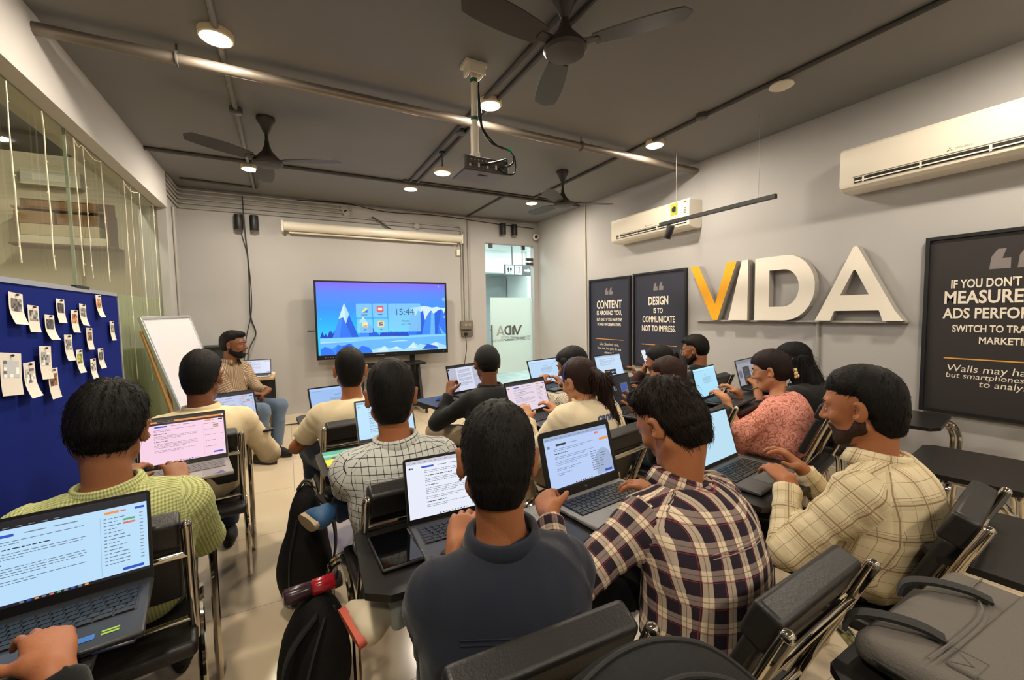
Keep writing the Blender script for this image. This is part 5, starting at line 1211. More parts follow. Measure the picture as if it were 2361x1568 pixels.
# ---------------------------------------------------------------- people
def skin_mat(name, rgb):
    if name in MATS: return MATS[name]
    m = mat(name, rgb, 0.5, bump=0.08, bscale=120, spec=0.35, var=0.10, vscale=14)
    b = m.node_tree.nodes['Principled BSDF']
    b.inputs['Subsurface Weight'].default_value = 0.12; b.inputs['Subsurface Radius'].default_value = (0.012, 0.005, 0.003); b.inputs['Subsurface Scale'].default_value = 0.6
    return m
def hair_mat(name, rgb):
    if name in MATS: return MATS[name]
    m = mat(name, rgb, 0.55, bump=0.35, bscale=90, spec=0.16, var=0.35, vscale=40, stretch=(3.0, 3.0, 0.7))
    return m
def hand_prims(F, W, f, u, sg, pose, tag=0, sc=1.0):
    """palm, four fingers and a thumb; W wrist, f towards the fingers, u back of the hand, sg=+1 left hand, -1 right hand (thumb side)"""
    f = unit(f); u = unit(np.asarray(u)-f*(np.asarray(u)@f)); x = np.cross(f, u)*1.0   # x to the hand's right seen from the back
    c1, c2, c3, spread = dict(type=(22, 34, 22, 6), flat=(8, 12, 8, 8), grip=(48, 62, 40, 3), relax=(28, 34, 24, 5), open=(4, 14, 10, 14), clasp=(46, 58, 34, 2))[pose]
    offs = (0.030*sg, 0.010*sg, -0.010*sg, -0.029*sg); lens = (0.070, 0.078, 0.072, 0.056)
    F.el(W+f*0.050*sc, np.array((0.040, 0.052, 0.0155))*sc, np.stack([x, f, u], 1), k=0.02, tag=tag)
    F.rc(W-f*0.02*sc, W+f*0.02*sc, 0.026*sc, 0.024*sc, 0.02, tag, sq=(u, 0.75))
    for i in range(4):
        K = W+f*(0.094-0.006*abs(i-1.3))*sc+x*offs[i]*sc
        F.rc(W+f*0.03*sc+x*offs[i]*0.6*sc, K, 0.0125*sc, 0.0108*sc, 0.014, tag)
        a = math.radians(spread*(1.5-i)*sg); d = unit(f*math.cos(a)+x*math.sin(a)); p = K; ang = 0
        for seg, (frac, cr) in enumerate(((0.45, c1+3*i), (0.31, c2), (0.24, c3))):
            ang += math.radians(cr); q = p+(d*math.cos(ang)-u*math.sin(ang))*lens[i]*frac*sc
            F.rc(p, q, (0.0098, 0.0088, 0.0080)[seg]*sc*(0.9 if i == 3 else 1), (0.0088, 0.0080, 0.0070)[seg]*sc*(0.9 if i == 3 else 1), 0.005, tag); p = q
    b = W+f*0.022*sc+x*0.030*sg*sc; d1 = unit(f*0.62+x*sg*0.72-u*0.35)
    m = b+d1*0.046*sc; d2 = unit(f*0.9+x*sg*0.25-u*(0.5 if pose in ('grip', 'clasp') else 0.3)); e = m+d2*0.032*sc
    F.rc(W+f*0.012*sc+x*0.015*sg*sc, b, 0.018*sc, 0.0155*sc, 0.016, tag); F.rc(b, m, 0.0140*sc, 0.0108*sc, 0.010, tag); F.rc(m, e, 0.0105*sc, 0.0085*sc, 0.005, tag)
def head_prims(F, Hc, R, sc=1.0, female=False, tag=10):
    T = lambda *a: Hc+R@(np.array(a)*sc)
    E = lambda c, r, k=0.02, M=None, op='add': F.el(T(*c), np.array(r)*sc, R if M is None else R@M, k=k, tag=tag, op=op)
    E((0, -0.012, 0.032), (0.074, 0.096, 0.084)); E((0, 0.020, 0.005), (0.067, 0.070, 0.080), 0.03)
    E((0, 0.026, -0.048), (0.056 if not female else 0.052, 0.060, 0.066), 0.03); F.rc(T(-0.012, 0.070, -0.096), T(0.012, 0.070, -0.096), 0.018*sc, 0.018*sc, 0.03, tag)
    for s in (-1, 1):
        F.rc(T(s*0.055, -0.005, -0.055), T(s*0.022, 0.062, -0.098), 0.016*sc, 0.014*sc, 0.03, tag)
        F.rc(T(s*0.012, 0.086, 0.032), T(s*0.046, 0.072, 0.030), 0.011*sc, 0.009*sc, 0.014, tag)
        E((s*0.045, 0.062, -0.020), (0.020, 0.020, 0.018), 0.02)
        E((s*0.031, 0.097, 0.010), (0.017, 0.014, 0.011), 0.012, op='sub'); E((s*0.031, 0.0785, 0.0135), (0.0150, 0.0140, 0.0085), 0.005); E((s*0.031, 0.077, 0.0015), (0.0145, 0.0125, 0.0065), 0.005)
        E((s*0.0125, 0.096, -0.026), (0.010, 0.011, 0.009), 0.008)
        M = rotz(s*math.radians(-32))@roty(s*math.radians(8))
        E((s*0.084, -0.012, -0.004), (0.0095, 0.023, 0.035), 0.008, M); E((s*0.094, -0.003, -0.001), (0.008, 0.0115, 0.019), 0.006, M, 'sub')
    F.rc(T(0, 0.088, 0.016), T(0, 0.110, -0.022), 0.009*sc, 0.0125*sc, 0.012, tag)
    F.rc(T(-0.018, 0.089, -0.052), T(0.018, 0.089, -0.052), 0.0062*sc, 0.0062*sc, 0.008, tag); F.rc(T(-0.015, 0.087, -0.063), T(0.015, 0.087, -0.063), 0.0072*sc, 0.0072*sc, 0.008, tag)
    F.rc(T(-0.016, 0.098, -0.0575), T(0.016, 0.098, -0.0575), 0.003*sc, 0.003*sc, 0.004, tag); F.p[-1]['op'] = 'sub'
def tufts(V, N, cnt, ln, dirf, rng, w=0.0016, lift=0.35, wave=0.0):
    """thin tapering locks following dirf(point) from roots on the hair surface"""
    r = np.random.RandomState(rng); I = r.randint(0, len(V), cnt)
    P, Nn = V[I], N[I]; D = dirf(P); D = D-Nn*(D*Nn).sum(1, keepdims=True); D /= np.linalg.norm(D, axis=1, keepdims=True)+1e-9
    D = D+r.normal(0, 0.22, D.shape); L = ln*r.uniform(0.6, 1.3, (cnt, 1)); lf = lift*r.uniform(0.2, 1.3, (cnt, 1))
    S = np.cross(D, Nn); S /= np.linalg.norm(S, axis=1, keepdims=True)+1e-9
    K = 4; rows = []
    for i in range(K+1):
        t = i/K; c = P-Nn*0.003+D*L*t+Nn*L*(lf*t-(lf*0.9+0.25)*t*t)+S*(np.sin(t*4+I[:, None])*wave)
        ww = w*(1-0.85*t)
        rows += [c-S*ww, c+S*ww, c+Nn*ww*1.3]
    Vt = np.stack(rows, 1).reshape(-1, 3); m = 3*(K+1); F = []
    base = (np.arange(cnt)*m)[:, None]
    for i in range(K):
        o = i*3
        for a, b in ((0, 1), (1, 2), (2, 0)): F.append(base+np.array([[o+a, o+b, o+3+b, o+3+a]]))
    return Vt, np.concatenate(F)
def merge(*vf):
    Vs, Fs, o = [], [], 0
    for V, F in vf: Vs.append(V); Fs.append(np.asarray(F)+o); o += len(V)
    return np.concatenate(Vs), np.concatenate(Fs)
def ribbon_ring(c, R, rx, ry, prof, a0=0, a1=360, n=40, tipf=None):
    """sweep a small profile (outward, up) round an ellipse; R columns = right, forward, up"""
    V = []; F = []; k = len(prof); closed = abs(a1-a0) >= 359
    for i in range(n if closed else n+1):
        a = math.radians(a0+(a1-a0)*i/n); s, co = math.sin(a), -math.cos(a)     # angle 0 = back of the neck
        for j, (o, z) in enumerate(prof):
            zz, oo = z, o
            if tipf: oo, zz = tipf(a0+(a1-a0)*i/n, j, o, z)
            V.append(c+R@np.array(((rx+oo)*s, (ry+oo)*co, zz)))
    m = n if closed else n+1
    for i in range(n):
        for j in range(k):
            i2 = (i+1) % m; F.append((i*k+j, i2*k+j, i2*k+(j+1) % k, i*k+(j+1) % k))
    return np.array(V), np.array(F)
def person(key, label, top, pel, yaw, head=(0, 20, 0), sc=1.0, female=False, skin=(128, 82, 55), hair='short', hair_rgb=(20, 17, 15), sleeve='long', shirt=None, collar='shirt', collar_mat=None,
           trousers=None, legs='down', shoe_mat=None, sole_mat=None, L=None, R=None, fine=1.0, seat=0.46, fat=1.0, hs=1.10, nk=0.160, drop=0.0, beard_dt=0.0022, beard_rgb=None, sw=0.178, puff=0.0, loose=0.0, tuft=1200, hair_t=0.016, nape=None, sb=0.022, yoke=False, yoke_mat=None, extras=(), beard=False, longcoat=False, knee=None, wrinkle=1.0):
    yr = math.radians(yaw); Rb = rotz(yr); pel3 = np.array([pel[0], pel[1], 0.0])
    loc = lambda w: Rb.T@(np.asarray(w, float)-pel3)
    root = thing('person', label, 'person', (pel[0], pel[1], 0), yr, None)
    m_skin = skin_mat('skin_%d_%d_%d' % skin, skin)
    Rh = rotz(math.radians(head[0])-yr)@rotx(-math.radians(head[1]))@roty(math.radians(head[2]))
    hsc = sc*hs; tp = loc(top); Hc = tp-Rh@np.array((0, -0.012, 0.0))*hsc-np.array((0, 0, (0.121+(hair_t if hair != 'cap' else 0.008)+puff*0.5)*hsc))
    P = np.array((0, 0, seat+0.105)); pit = math.radians(head[1])
    Nt = Hc+Rh@np.array((0, -0.030, -0.062))*hsc
    lean = unit((Hc-P)*np.array((0.6, 1, 1)))
    Nb = Hc+np.array((0, -0.040-0.02*math.sin(pit), -nk))*hsc-np.array((tp[0]*0.25, 0.0, 0))
    Sc = Nb+np.array((0, -0.016, -0.050-drop)); sl = Sc-P
    spine = lambda t, b=0: P+sl*t+np.array((0, -0.055*math.sin(math.pi*min(1, t*1.02))+b, 0))
    SL, SR = Sc+np.array((-sw*sc, 0.012, -0.034)), Sc+np.array((sw*sc, 0.012, -0.034))
    arms = {}
    for nm, S, d in (('L', SL, L), ('R', SR, R)):
        s = -1 if nm == 'L' else 1
        if d is None: d = dict(p=None)
        w = loc(d['p']) if d.get('p') is not None else np.array((s*0.13, 0.30, seat+0.20))
        h = d.get('h', (s*0.45, -0.35, -1.0)); E, W = ik(S, w, 0.285*sc, 0.25*sc, h)
        fd = d.get('f'); fd = unit(W-E)*0.6+unit(Rb.T@np.array(fd, float))*0.8 if fd is not None else unit(W-E)+np.array((0, 0.3, 0))
        ud = Rb.T@np.array(d.get('u', (0, 0, 1)), float)
        arms[nm] = (S, E, W, fd, ud, d.get('pose', 'type'), 1 if nm == 'L' else -1)
    # --- legs
    hipL, hipR = P+np.array((-0.085, 0.0, -0.02)), P+np.array((0.085, 0.0, -0.02)); zk = seat+0.075
    if legs == 'cross':
        kL, kR = np.array((-0.09, 0.42, zk-0.05)), np.array((0.16, 0.37, zk+0.09)); aL, aR = np.array((-0.09, 0.40, 0.085)), np.array((-0.28, 0.28, zk+0.035)); fL, fR = V3(0, 1, 0), V3(-0.25, 0.9, -0.25); uL, uR = V3(0, 0, 1), V3(1.0, 0.2, 0.35)
    elif legs == 'stretch':
        kL, kR = np.array((-0.13, 0.44, zk)), np.array((0.13, 0.44, zk)); aL, aR = np.array((-0.12, 0.56, 0.085)), np.array((0.16, 0.62, 0.085)); fL = fR = V3(0, 1, 0); uL = uR = V3(0, 0, 1)
    else:
        kx = 0.13 if knee is None else knee
        kL, kR = np.array((-kx, 0.42, zk)), np.array((kx, 0.42, zk)); aL, aR = np.array((-kx*0.9, 0.36, 0.085)), np.array((kx*0.9, 0.36, 0.085)); fL = fR = V3(0, 1, 0); uL = uR = V3(0, 0, 1)
    # --- body: one continuous surface
    B = Field(); q = 0.90
    B.el(P, np.array((0.155, 0.115, 0.10))*q).el(spine(0.33), np.array((0.145, 0.10, 0.15))*q, k=0.05).el(spine(0.68), np.array((0.155, 0.105, 0.16))*q, k=0.05)
    B.rc(SL+np.array((0.05, 0, 0)), SR-np.array((0.05, 0, 0)), 0.060*q, k=0.05)
    nr = 0.058*sc if not female else 0.049*sc
    B.rc(Nb+np.array((0, 0, -0.04)), Nt, nr*1.04, nr*0.98, 0.03, 10)
    for s, S in ((-1, SL), (1, SR)): B.rc(Nb+np.array((s*0.02, -0.012, -0.018)), Nb*0.35+S*0.65+np.array((0, -0.01, 0.0)), 0.032*sc, 0.028*sc, 0.04)
    head_prims(B, Hc, Rh, hsc, female)
    bare = 1.0 if sleeve != 'long' else 0.86
    for nm in 'LR':
        S, E, W, fd, ud, pose, sg = arms[nm]
        B.rc(S, E, 0.046*sc*bare, 0.039*sc*bare, 0.03).rc(E, W, 0.039*sc*bare, 0.0265*sc, 0.02)
        hand_prims(B, W, fd, ud, sg, pose, sc=0.97*sc*(0.92 if female else 1))
    for hp, kn, an in ((hipL, kL, aL), (hipR, kR, aR)): B.rc(hp, kn, 0.078, 0.052, 0.03).rc(kn, an, 0.05, 0.036, 0.03)
    fn = [(Hc, 0.135*hsc, 0.0052*fine)]
    for nm in 'LR': fn.append((arms[nm][2]+unit(arms[nm][3])*0.08, 0.115, 0.0048*fine))
    V, F = B.mesh(0.017, fn); V = relax(V, F, 1, 0.3)
    np_obj('body', V, F, m_skin, root)
    # --- eyes and brows
    T = lambda *a: Hc+Rh@(np.array(a)*hsc)
    for s in (-1, 1):
        e = MB(); e.ball((0, 0, 0), 0.0122*hsc, 14, 10, 0); e.lathe([(0.0062*hsc, 0.0106*hsc), (0.004*hsc, 0.0121*hsc), (0.0005, 0.0124*hsc)], (0, 0, 0), 12, 1, Matrix.Rotation(-math.pi/2, 4, 'X'))
        o = e.build('eye', [mat('eye_white', (214, 206, 198), 0.2), mat('iris_brown', (32, 20, 14), 0.1)], root)
        o.matrix_local = Matrix.Translation(Vector(T(s*0.031, 0.0785, 0.0075))) @ Matrix(Rh).to_4x4()
        V2 = [T(s*x, y, z) for x, y, z in ((0.012, 0.0985, 0.029), (0.022, 0.0975, 0.035), (0.036, 0.092, 0.037), (0.050, 0.080, 0.031))]
        MB().tube([tuple(v) for v in V2], [0.0026, 0.0034, 0.0032, 0.0015], 6).build('eyebrow', hair_mat('hair_%d_%d_%d' % hair_rgb, hair_rgb), root)
    # --- shirt
    uvf = None
    if shirt is not None:
        s_ = Field(); lo = loose
        s_.el(P+np.array((0, -0.005, 0.0)), np.array((0.178*fat, 0.148*fat, 0.125))+lo, k=0.06).el(spine(0.30), np.array((0.170*fat, 0.128*fat, 0.17))+lo, k=0.07, tag=0).el(spine(0.62), np.array((0.186, 0.130, 0.18))+lo*0.7, k=0.07).el(spine(0.84, -0.012), np.array((sw+0.002, 0.100, 0.105)), k=0.06)
        s_.rc(SL+np.array((0.02, 0, -0.004)), SR-np.array((0.02, 0, 0.004)), 0.070*sc, k=0.05)
        for s, S in ((-1, SL), (1, SR)): s_.rc(Nb+np.array((s*0.04, -0.014, -0.026)), Nb*0.3+S*0.7+np.array((0, -0.008, 0.004)), 0.050*sc, 0.052*sc, 0.05)
        for i, nm in enumerate('LR'):
            S, E, W, fd, ud, pose, sg = arms[nm]; tg = 1+2*i
            if sleeve == 'long':
                s_.rc(S, E, 0.062*sc+lo*0.4, 0.052*sc+lo*0.4, 0.045, tg); c = E+(W-E)*0.93; s_.rc(E, W, 0.050*sc+lo*0.4, 0.039*sc+lo*0.2, 0.03, tg+1, cut=(c, unit(W-E)))
            elif sleeve == 'elbow':
                s_.rc(S, E, 0.066*sc+lo*0.4, 0.058*sc+lo*0.5, 0.045, tg); c = E+(W-E)*0.28; s_.rc(E, W, 0.056*sc+lo*0.4, 0.052*sc+lo*0.2, 0.03, tg+1, cut=(c, unit(W-E)))
            else:
                c = S+(E-S)*0.66; s_.rc(S, E, 0.066*sc+lo*0.4, 0.066*sc+lo*0.6, 0.045, tg, cut=(c, unit(E-S)))
        if longcoat:
            for kn, hp in ((kL, hipL), (kR, hipR)): s_.rc(hp, hp+(kn-hp)*0.9, 0.105, 0.085, 0.08)
            s_.rc(hipL+(kL-hipL)*0.8, hipR+(kR-hipR)*0.8, 0.07, k=0.08)
        up = unit(Nt-Nb)
        ncut = lambda X, Y, Z: np.where((X-Nb[0])**2+(Y-Nb[1]+0.01)**2 < (nr+0.030)**2, (Z-(Nb[2]+0.012)), -1.0)-0.0*X
        hem = seat+0.015
        fnS = [(Sc+np.array((0, 0, -0.02)), 0.26, 0.0105*fine), (spine(0.5), 0.22, 0.0105*fine)]
        for nm in 'LR': fnS += [(arms[nm][1], 0.12, 0.0105*fine), (arms[nm][2], 0.06, 0.0095*fine)]
        V, F = s_.mesh(0.016*max(1, fine*0.8), fnS, lambda X, Y, Z: np.maximum(ncut(X, Y, Z), (hem if not longcoat else seat-0.02)-Z))
        V = relax(V, F, 2, 0.4); N = vnormals(V, F); tg = s_.tags(V)
        # folds: broad hanging creases on the trunk, rings round the sleeves
        amp = 0.0065*wrinkle
        A = V*np.array((9.0, 9.0, 4.2)); n1 = vnoise(A+vnoise(V*5, 3)[:, None]*0.8, 1); n2 = vnoise(V*np.array((22, 22, 14.0)), 2)
        cre = (1-np.abs(n1)*2)*0.9+n2*0.35
        arm_m = tg > 0
        for i, nm in enumerate('LR'):
            S, E, W = arms[nm][:3]; m = (tg == 1+2*i) | (tg == 2+2*i)
            a = unit(E-S); b = unit(W-E); t = np.where(tg[m] == 1+2*i, (V[m]-S)@a, 0.285*sc+(V[m]-E)@b)
            nn = vnoise(np.stack([t*34, vnoise(V[m]*9, 5)*1.2, np.zeros(m.sum())], 1), 4)
            cre[m] = (1-np.abs(nn)*2)*0.42+n2[m]*0.3
        V = V+N*(cre*amp)[:, None]
        # cloth coordinates in metres: round the trunk and up; along and round the sleeves
        zz = V[:, 2]; yc = np.interp(zz, [spine(t)[2] for t in (0, .25, .5, .75, 1)], [spine(t)[1] for t in (0, .25, .5, .75, 1)]); xc = np.interp(zz, [P[2], Sc[2]], [P[0], Sc[0]])
        ph = np.arctan2(V[:, 0]-xc, -(V[:, 1]-yc)); u = np.where(np.abs(ph) < 1.15, (V[:, 0]-xc)*1.08, ph*0.175+0.0)
        uvf = np.stack([u, zz+0.8*np.clip(V[:, 1]-yc+0.05, 0, 0.16)*np.clip((zz-Sc[2]+0.10)*8, 0, 1)], 1)
        UV = [uvf]+[uvf]*4
        for i, nm in enumerate('LR'):
            S, E, W = arms[nm][:3]
            for tgi, a, b, o in ((1+2*i, S, E, 0.0), (2+2*i, E, W, 0.285*sc)):
                d = unit(b-a); r = V-a; t = r@d; side = unit(np.cross(d, V3(0, 0, 1)) if abs(d[2]) < 0.95 else np.cross(d, V3(0, 1, 0))); upv = np.cross(side, d)
                UV[tgi] = np.stack([o+t, np.arctan2(r@side, r@upv)*0.058], 1)
        ft = np.sort(tg[F], axis=1)[:, 1]; uvf = np.stack(UV)[ft[:, None], F]      # one mapping per face, so stripes stop at the armhole like a seam
        np_obj('shirt' if not longcoat else 'kurta', V, F, shirt, root, uvf)
        if yoke:
            bv = BVHTree.FromPolygons([tuple(v) for v in V], [tuple(int(i) for i in f) for f in F])
            def hit(x, z):
                r_ = bv.ray_cast(Vector((x, -1.2, z)), Vector((0, 1, 0))); return r_[0]+r_[1]*0.0006 if r_[0] is not None else None
            b_ = MB(); zy = Sc[2]-0.030
            for dz in (0.0, -0.009):
                pts = [hit(Sc[0]+x, zy+dz-0.10*x*x*4) for x in np.linspace(-0.135, 0.135, 33)]; pts = [p for p in pts if p is not None]
                if len(pts) > 3: b_.tube(pts, 0.0015, 5)
            for x in ((-0.012, 0.012) if yoke == 'pleat' else ()):
                pts = [hit(Sc[0]+x, z) for z in np.linspace(zy-0.005, zy-0.20, 16)]; pts = [p for p in pts if p is not None]
                if len(pts) > 3: b_.tube(pts, [0.003*(1-i/len(pts))+0.0005 for i in range(len(pts))], 5)
            if b_.v: b_.build('yoke_seam', yoke_mat or shirt, root)
    # --- collar
    cm = collar_mat or shirt
    if cm is not None and collar:
        ax = unit(Nt-Nb+np.array((0, -0.02, 0))); rgt = unit(np.cross(np.array((0, 1.0, 0)), ax)); fw = np.cross(ax, rgt); Rc = np.stack([rgt, fw, ax], 1)
        cc = Nb+np.array((0, -0.004, -0.018))+ax*(0.024 if collar == 'shirt' else 0.012)
        if collar == 'shirt':
            def tip(a, j, o, z):
                f_ = abs(a)/150.0
                if j in (3, 4): return o+0.010*f_*f_, z-0.022*f_**3
                return o-0.002*f_, z-0.020*f_**2
            Vc, Fc = ribbon_ring(cc, Rc, nr+0.012, nr+0.016, ((0.004, -0.03), (0.000, 0.032), (0.004, 0.040), (0.011, 0.034), (0.026, -0.014), (0.021, -0.014), (0.008, 0.028), (0.012, -0.03)), -152, 152, 44, tip)
            uvc = np.stack([np.tile(np.linspace(-0.26, 0.26, 45)[:, None], (1, 8)).ravel(), np.tile((0, 0.036, 0.043, 0.05, 0.09, 0.09, 0.05, 0.0), 45)], 1)
            np_obj('collar', Vc, Fc, cm, root, uvc)
        else:
            pr = [(0.010+0.006*math.cos(t), 0.012+0.011*math.sin(t)) for t in np.linspace(0, 2*math.pi, 9)[:-1]]
            Vc, Fc = ribbon_ring(cc, Rc, nr+0.012, nr+0.016, pr, 0, 360, 40, lambda a, j, o, z: (o+0.006*abs(math.sin(math.radians(a/2))), z-0.030*abs(math.sin(math.radians(a/2)))**3))
            np_obj('collar', Vc, Fc, cm, root, np.zeros((len(Vc), 2)))
    # --- trousers and shoes
    if trousers is not None:
        t_ = Field(); t_.el(P+np.array((0, 0, -0.02)), np.array((0.175, 0.135, 0.105)), k=0.05)
        for hp, kn, an in ((hipL, kL, aL), (hipR, kR, aR)):
            t_.rc(hp, kn, 0.092, 0.070, 0.05); c = kn+(an-kn)*0.93; t_.rc(kn, an, 0.066, 0.056, 0.035, cut=(c, unit(an-kn)))
        V, F = t_.mesh(0.016 if fine < 1.4 else 0.02, [((kL+kR)/2, 0.25, 0.012*fine)] if fine < 1.2 else ()); V = relax(V, F, 2, 0.4); N = vnormals(V, F)
        V = V+N*((1-np.abs(vnoise(V*np.array((11, 11, 15.0)), 6))*2)*0.005)[:, None]
        np_obj('trousers', V, F, trousers, root, np.stack([V[:, 0], V[:, 2]], 1))
    sm = shoe_mat or mat('shoe_black', (22, 21, 21), 0.6)
    for an, fd, ud in ((aL, fL, uL), (aR, fR, uR)):
        fd = unit(fd); ud = unit(ud-fd*(ud@fd)); x = np.cross(fd, ud); M = np.stack([x, fd, ud], 1); o = an-ud*0.075
        w = Field(); w.el(o+fd*0.05+ud*0.035, (0.042, 0.135, 0.040), M, k=0.03).el(o+fd*(-0.035)+ud*0.045, (0.037, 0.05, 0.050), M, k=0.03).el(o+fd*0.03+ud*0.055, (0.034, 0.075, 0.038), M, k=0.03).rc(o+ud*0.05-fd*0.01, an+ud*0.005-fd*0.005, 0.042, 0.044, 0.02)
        V, F = w.mesh(0.009, (), lambda X, Y, Z: -((X-o[0])*ud[0]+(Y-o[1])*ud[1]+(Z-o[2])*ud[2]-0.012))
        sh = np_obj('shoe', V, F, sm, root)
        pts = [(0.043*math.sin(a)*(0.82+0.18*math.sin(a/1.0)) if False else 0.042*math.sin(a)*(1.0 if math.cos(a) > 0 else 0.86), 0.045+0.135*math.cos(a)) for a in np.linspace(0, 2*math.pi, 25)[:-1]]
        b = MB(); b.prism(pts, -0.002, 0.018, 0, basis(x, fd, ud, o)); b.build('sole', sole_mat or sm, sh, bevel=0.004)
    # --- hair
    hm = hair_mat('hair_%d_%d_%d' % hair_rgb, hair_rgb)
    inv = Rh.T
    def hcut(low, sb=0.0, front=0.052):
        def fn_(X, Y, Z):
            x = (X-Hc[0])/hsc; y = (Y-Hc[1])/hsc; z = (Z-Hc[2])/hsc
            lx = inv[0, 0]*x+inv[0, 1]*y+inv[0, 2]*z; ly = inv[1, 0]*x+inv[1, 1]*y+inv[1, 2]*z; lz = inv[2, 0]*x+inv[2, 1]*y+inv[2, 2]*z
            # hairline height as a function of front-back position: nape, over the ear, temple, forehead
            zl = np.interp(ly, [-0.12, -0.06, -0.030, -0.012, 0.018, 0.040, 0.060, 0.10], [low, low, low+0.03, 0.016, 0.012-sb, 0.030-sb*0.3, front+0.006, front+0.014])
            return ((zl-lz)*0.8)*hsc
        return fn_
    if hair not in ('none', 'cap'):
        h = Field(); t = hair_t; E = lambda c, r, k=0.02: h.el(T(*c), np.array(r)*hsc, Rh, k=k)
        E((0, -0.014, 0.036), (0.076+t*0.42, 0.098+t*0.6, 0.086+t), 0.02); E((0, -0.035, -0.012), (0.060+t*0.4, 0.068+t*0.5, 0.07), 0.03)
        if nape: E((0, -0.044, -0.055), (0.061, 0.056+t*0.4, 0.068), 0.03)
        E((0, 0.028, 0.070), (0.060+t*0.4, 0.055+t*0.7, 0.035+t), 0.03)
        if puff: E((0.0, 0.060, 0.088+puff*0.3), (0.056, 0.045+puff*0.6, 0.030+puff), 0.03)
        low = {'short': -0.088, 'long': -0.10, 'pony': -0.075, 'bun': -0.07}[hair.split('_')[0]] if nape is None else nape
        V, F = h.mesh(0.0095*max(1, fine*0.8), [(Hc, 0.14*hsc, 0.0068*fine)], hcut(low, sb if not female else 0.0, 0.050 if not puff else 0.056))
        V = relax(V, F, 1, 0.3); N = vnormals(V, F); rel = (V-Hc)@Rh/hsc
        zl = np.interp(rel[:, 1], [-0.12, -0.06, -0.030, -0.012, 0.018, 0.040, 0.060, 0.10], [low, low, low+0.03, 0.016, 0.012, 0.030, 0.055, 0.065])
        edge = np.clip((rel[:, 2]-zl)/0.085, 0, 1); edge = edge*edge*(3-2*edge)
        if not female: V = V-N*((1-edge)*np.where(rel[:, 1] < 0.045, t*0.55+0.004, t*0.95+puff*0.75)*hsc*np.where((rel[:, 2] < -0.04) & (rel[:, 1] < -0.02), 0.45, 1.0))[:, None]
        rel = (V-Hc)@Rh/hsc
        crown = np.array((0.01, -0.055, 0.10)); dn = rel-crown
        nz_ = vnoise(np.stack([np.arctan2(dn[:, 0], dn[:, 1])*9, np.linalg.norm(dn, axis=1)*14, rel[:, 2]*6], 1), 7)
        amp = (0.0075 if hair == 'short_tousled' else 0.0028)*np.clip((rel[:, 2]+0.03)*9, 0.15, 1)
        V = V+N*(nz_*amp)[:, None]
        parts = [(V, F)]
        def dirf(Pt):
            r = (Pt-Hc)@Rh/hsc; d = r-crown; d[:, 2] -= 0.04
            w_ = np.clip((r[:, 1:2]-0.01)/0.05, 0, 1); d = d/(np.linalg.norm(d, axis=1, keepdims=True)+1e-9)*(1-w_)+w_*np.stack([r[:, 0]*4+0.25, 0.5+0*r[:, 0], 0.75+0*r[:, 0]], 1)
            if female: d = np.stack([r[:, 0]*0.6, -0.6-0*r[:, 0], -0.5-0*r[:, 0]], 1)
            return d@Rh.T
        if tuft: 
            ok = (edge > 0.30) | ((rel[:, 1] < -0.02) & (edge > 0.12))
            parts.append(tufts(V[ok], N[ok], tuft, (0.026 if hair == 'short_tousled' else 0.017)*hsc, dirf, 5, 0.0013 if fine < 1.3 else 0.0020, 0.45 if hair == 'short_tousled' else 0.20))
        G = None
        if hair == 'long':
            G = Field(); b0 = T(0, -0.075, 0.04); g = np.array((0, -0.03, -1.0))
            for x, w, ln in ((-0.055, 0.046, 0.40), (0, 0.055, 0.46), (0.055, 0.046, 0.40)):
                p = T(x, -0.06, 0.0); q_ = np.array((p[0]*1.25, min(Sc[1]-0.115, p[1]-0.05), Sc[2]-0.02)); G.rc(p, q_, 0.052*sc, w, 0.04).rc(q_, q_+np.array((x*0.3, -0.04, -ln*0.72)), w, 0.022, 0.05)
            for s in (-1, 1): G.rc(T(s*0.062, 0.01, 0.045), T(s*0.074, 0.005, -0.08), 0.032*sc, 0.034*sc, 0.04).rc(T(s*0.074, 0.0, -0.08), np.array((SL[0]*0.5 if s < 0 else SR[0]*0.5, Sc[1]+0.0, Sc[2]+0.03)), 0.034, 0.03, 0.04)
        elif hair == 'pony':
            G = Field(); a = T(0, -0.105, 0.035); b = T(0.01, -0.150, -0.02); c = np.array((Sc[0]+0.05, Sc[1]-0.125, Sc[2]-0.02)); d = c+np.array((0.03, -0.01, -0.075))
            G.el(a, np.array((0.030, 0.026, 0.030))*sc, Rh, k=0.03).rc(a, b, 0.026, 0.040, 0.03).rc(b, c, 0.040, 0.036, 0.04).rc(c, d, 0.034, 0.006, 0.04)
        elif hair == 'bun': G = Field(); G.el(T(0, -0.120, 0.025), np.array((0.045, 0.038, 0.045))*sc, Rh, k=0.03)
        elif hair == 'bun_side': pass
        if G is not None:
            V2, F2 = G.mesh(0.012*max(1, fine*0.9)); V2 = relax(V2, F2, 1, 0.4); N2 = vnormals(V2, F2)
            V2 = V2+N2*(vnoise(V2*np.array((60, 60, 7.0)), 8)*0.006)[:, None]; parts.append((V2, F2))
            parts.append(tufts(V2, N2, 700 if fine < 2 else 350, 0.10 if hair != 'bun' else 0.03, lambda Pt: np.tile(np.array((0, -0.05, -1.0)), (len(Pt), 1)), 9, 0.0022, 0.12, 0.004))
        np_obj('hair', *merge(*parts), hm, root)
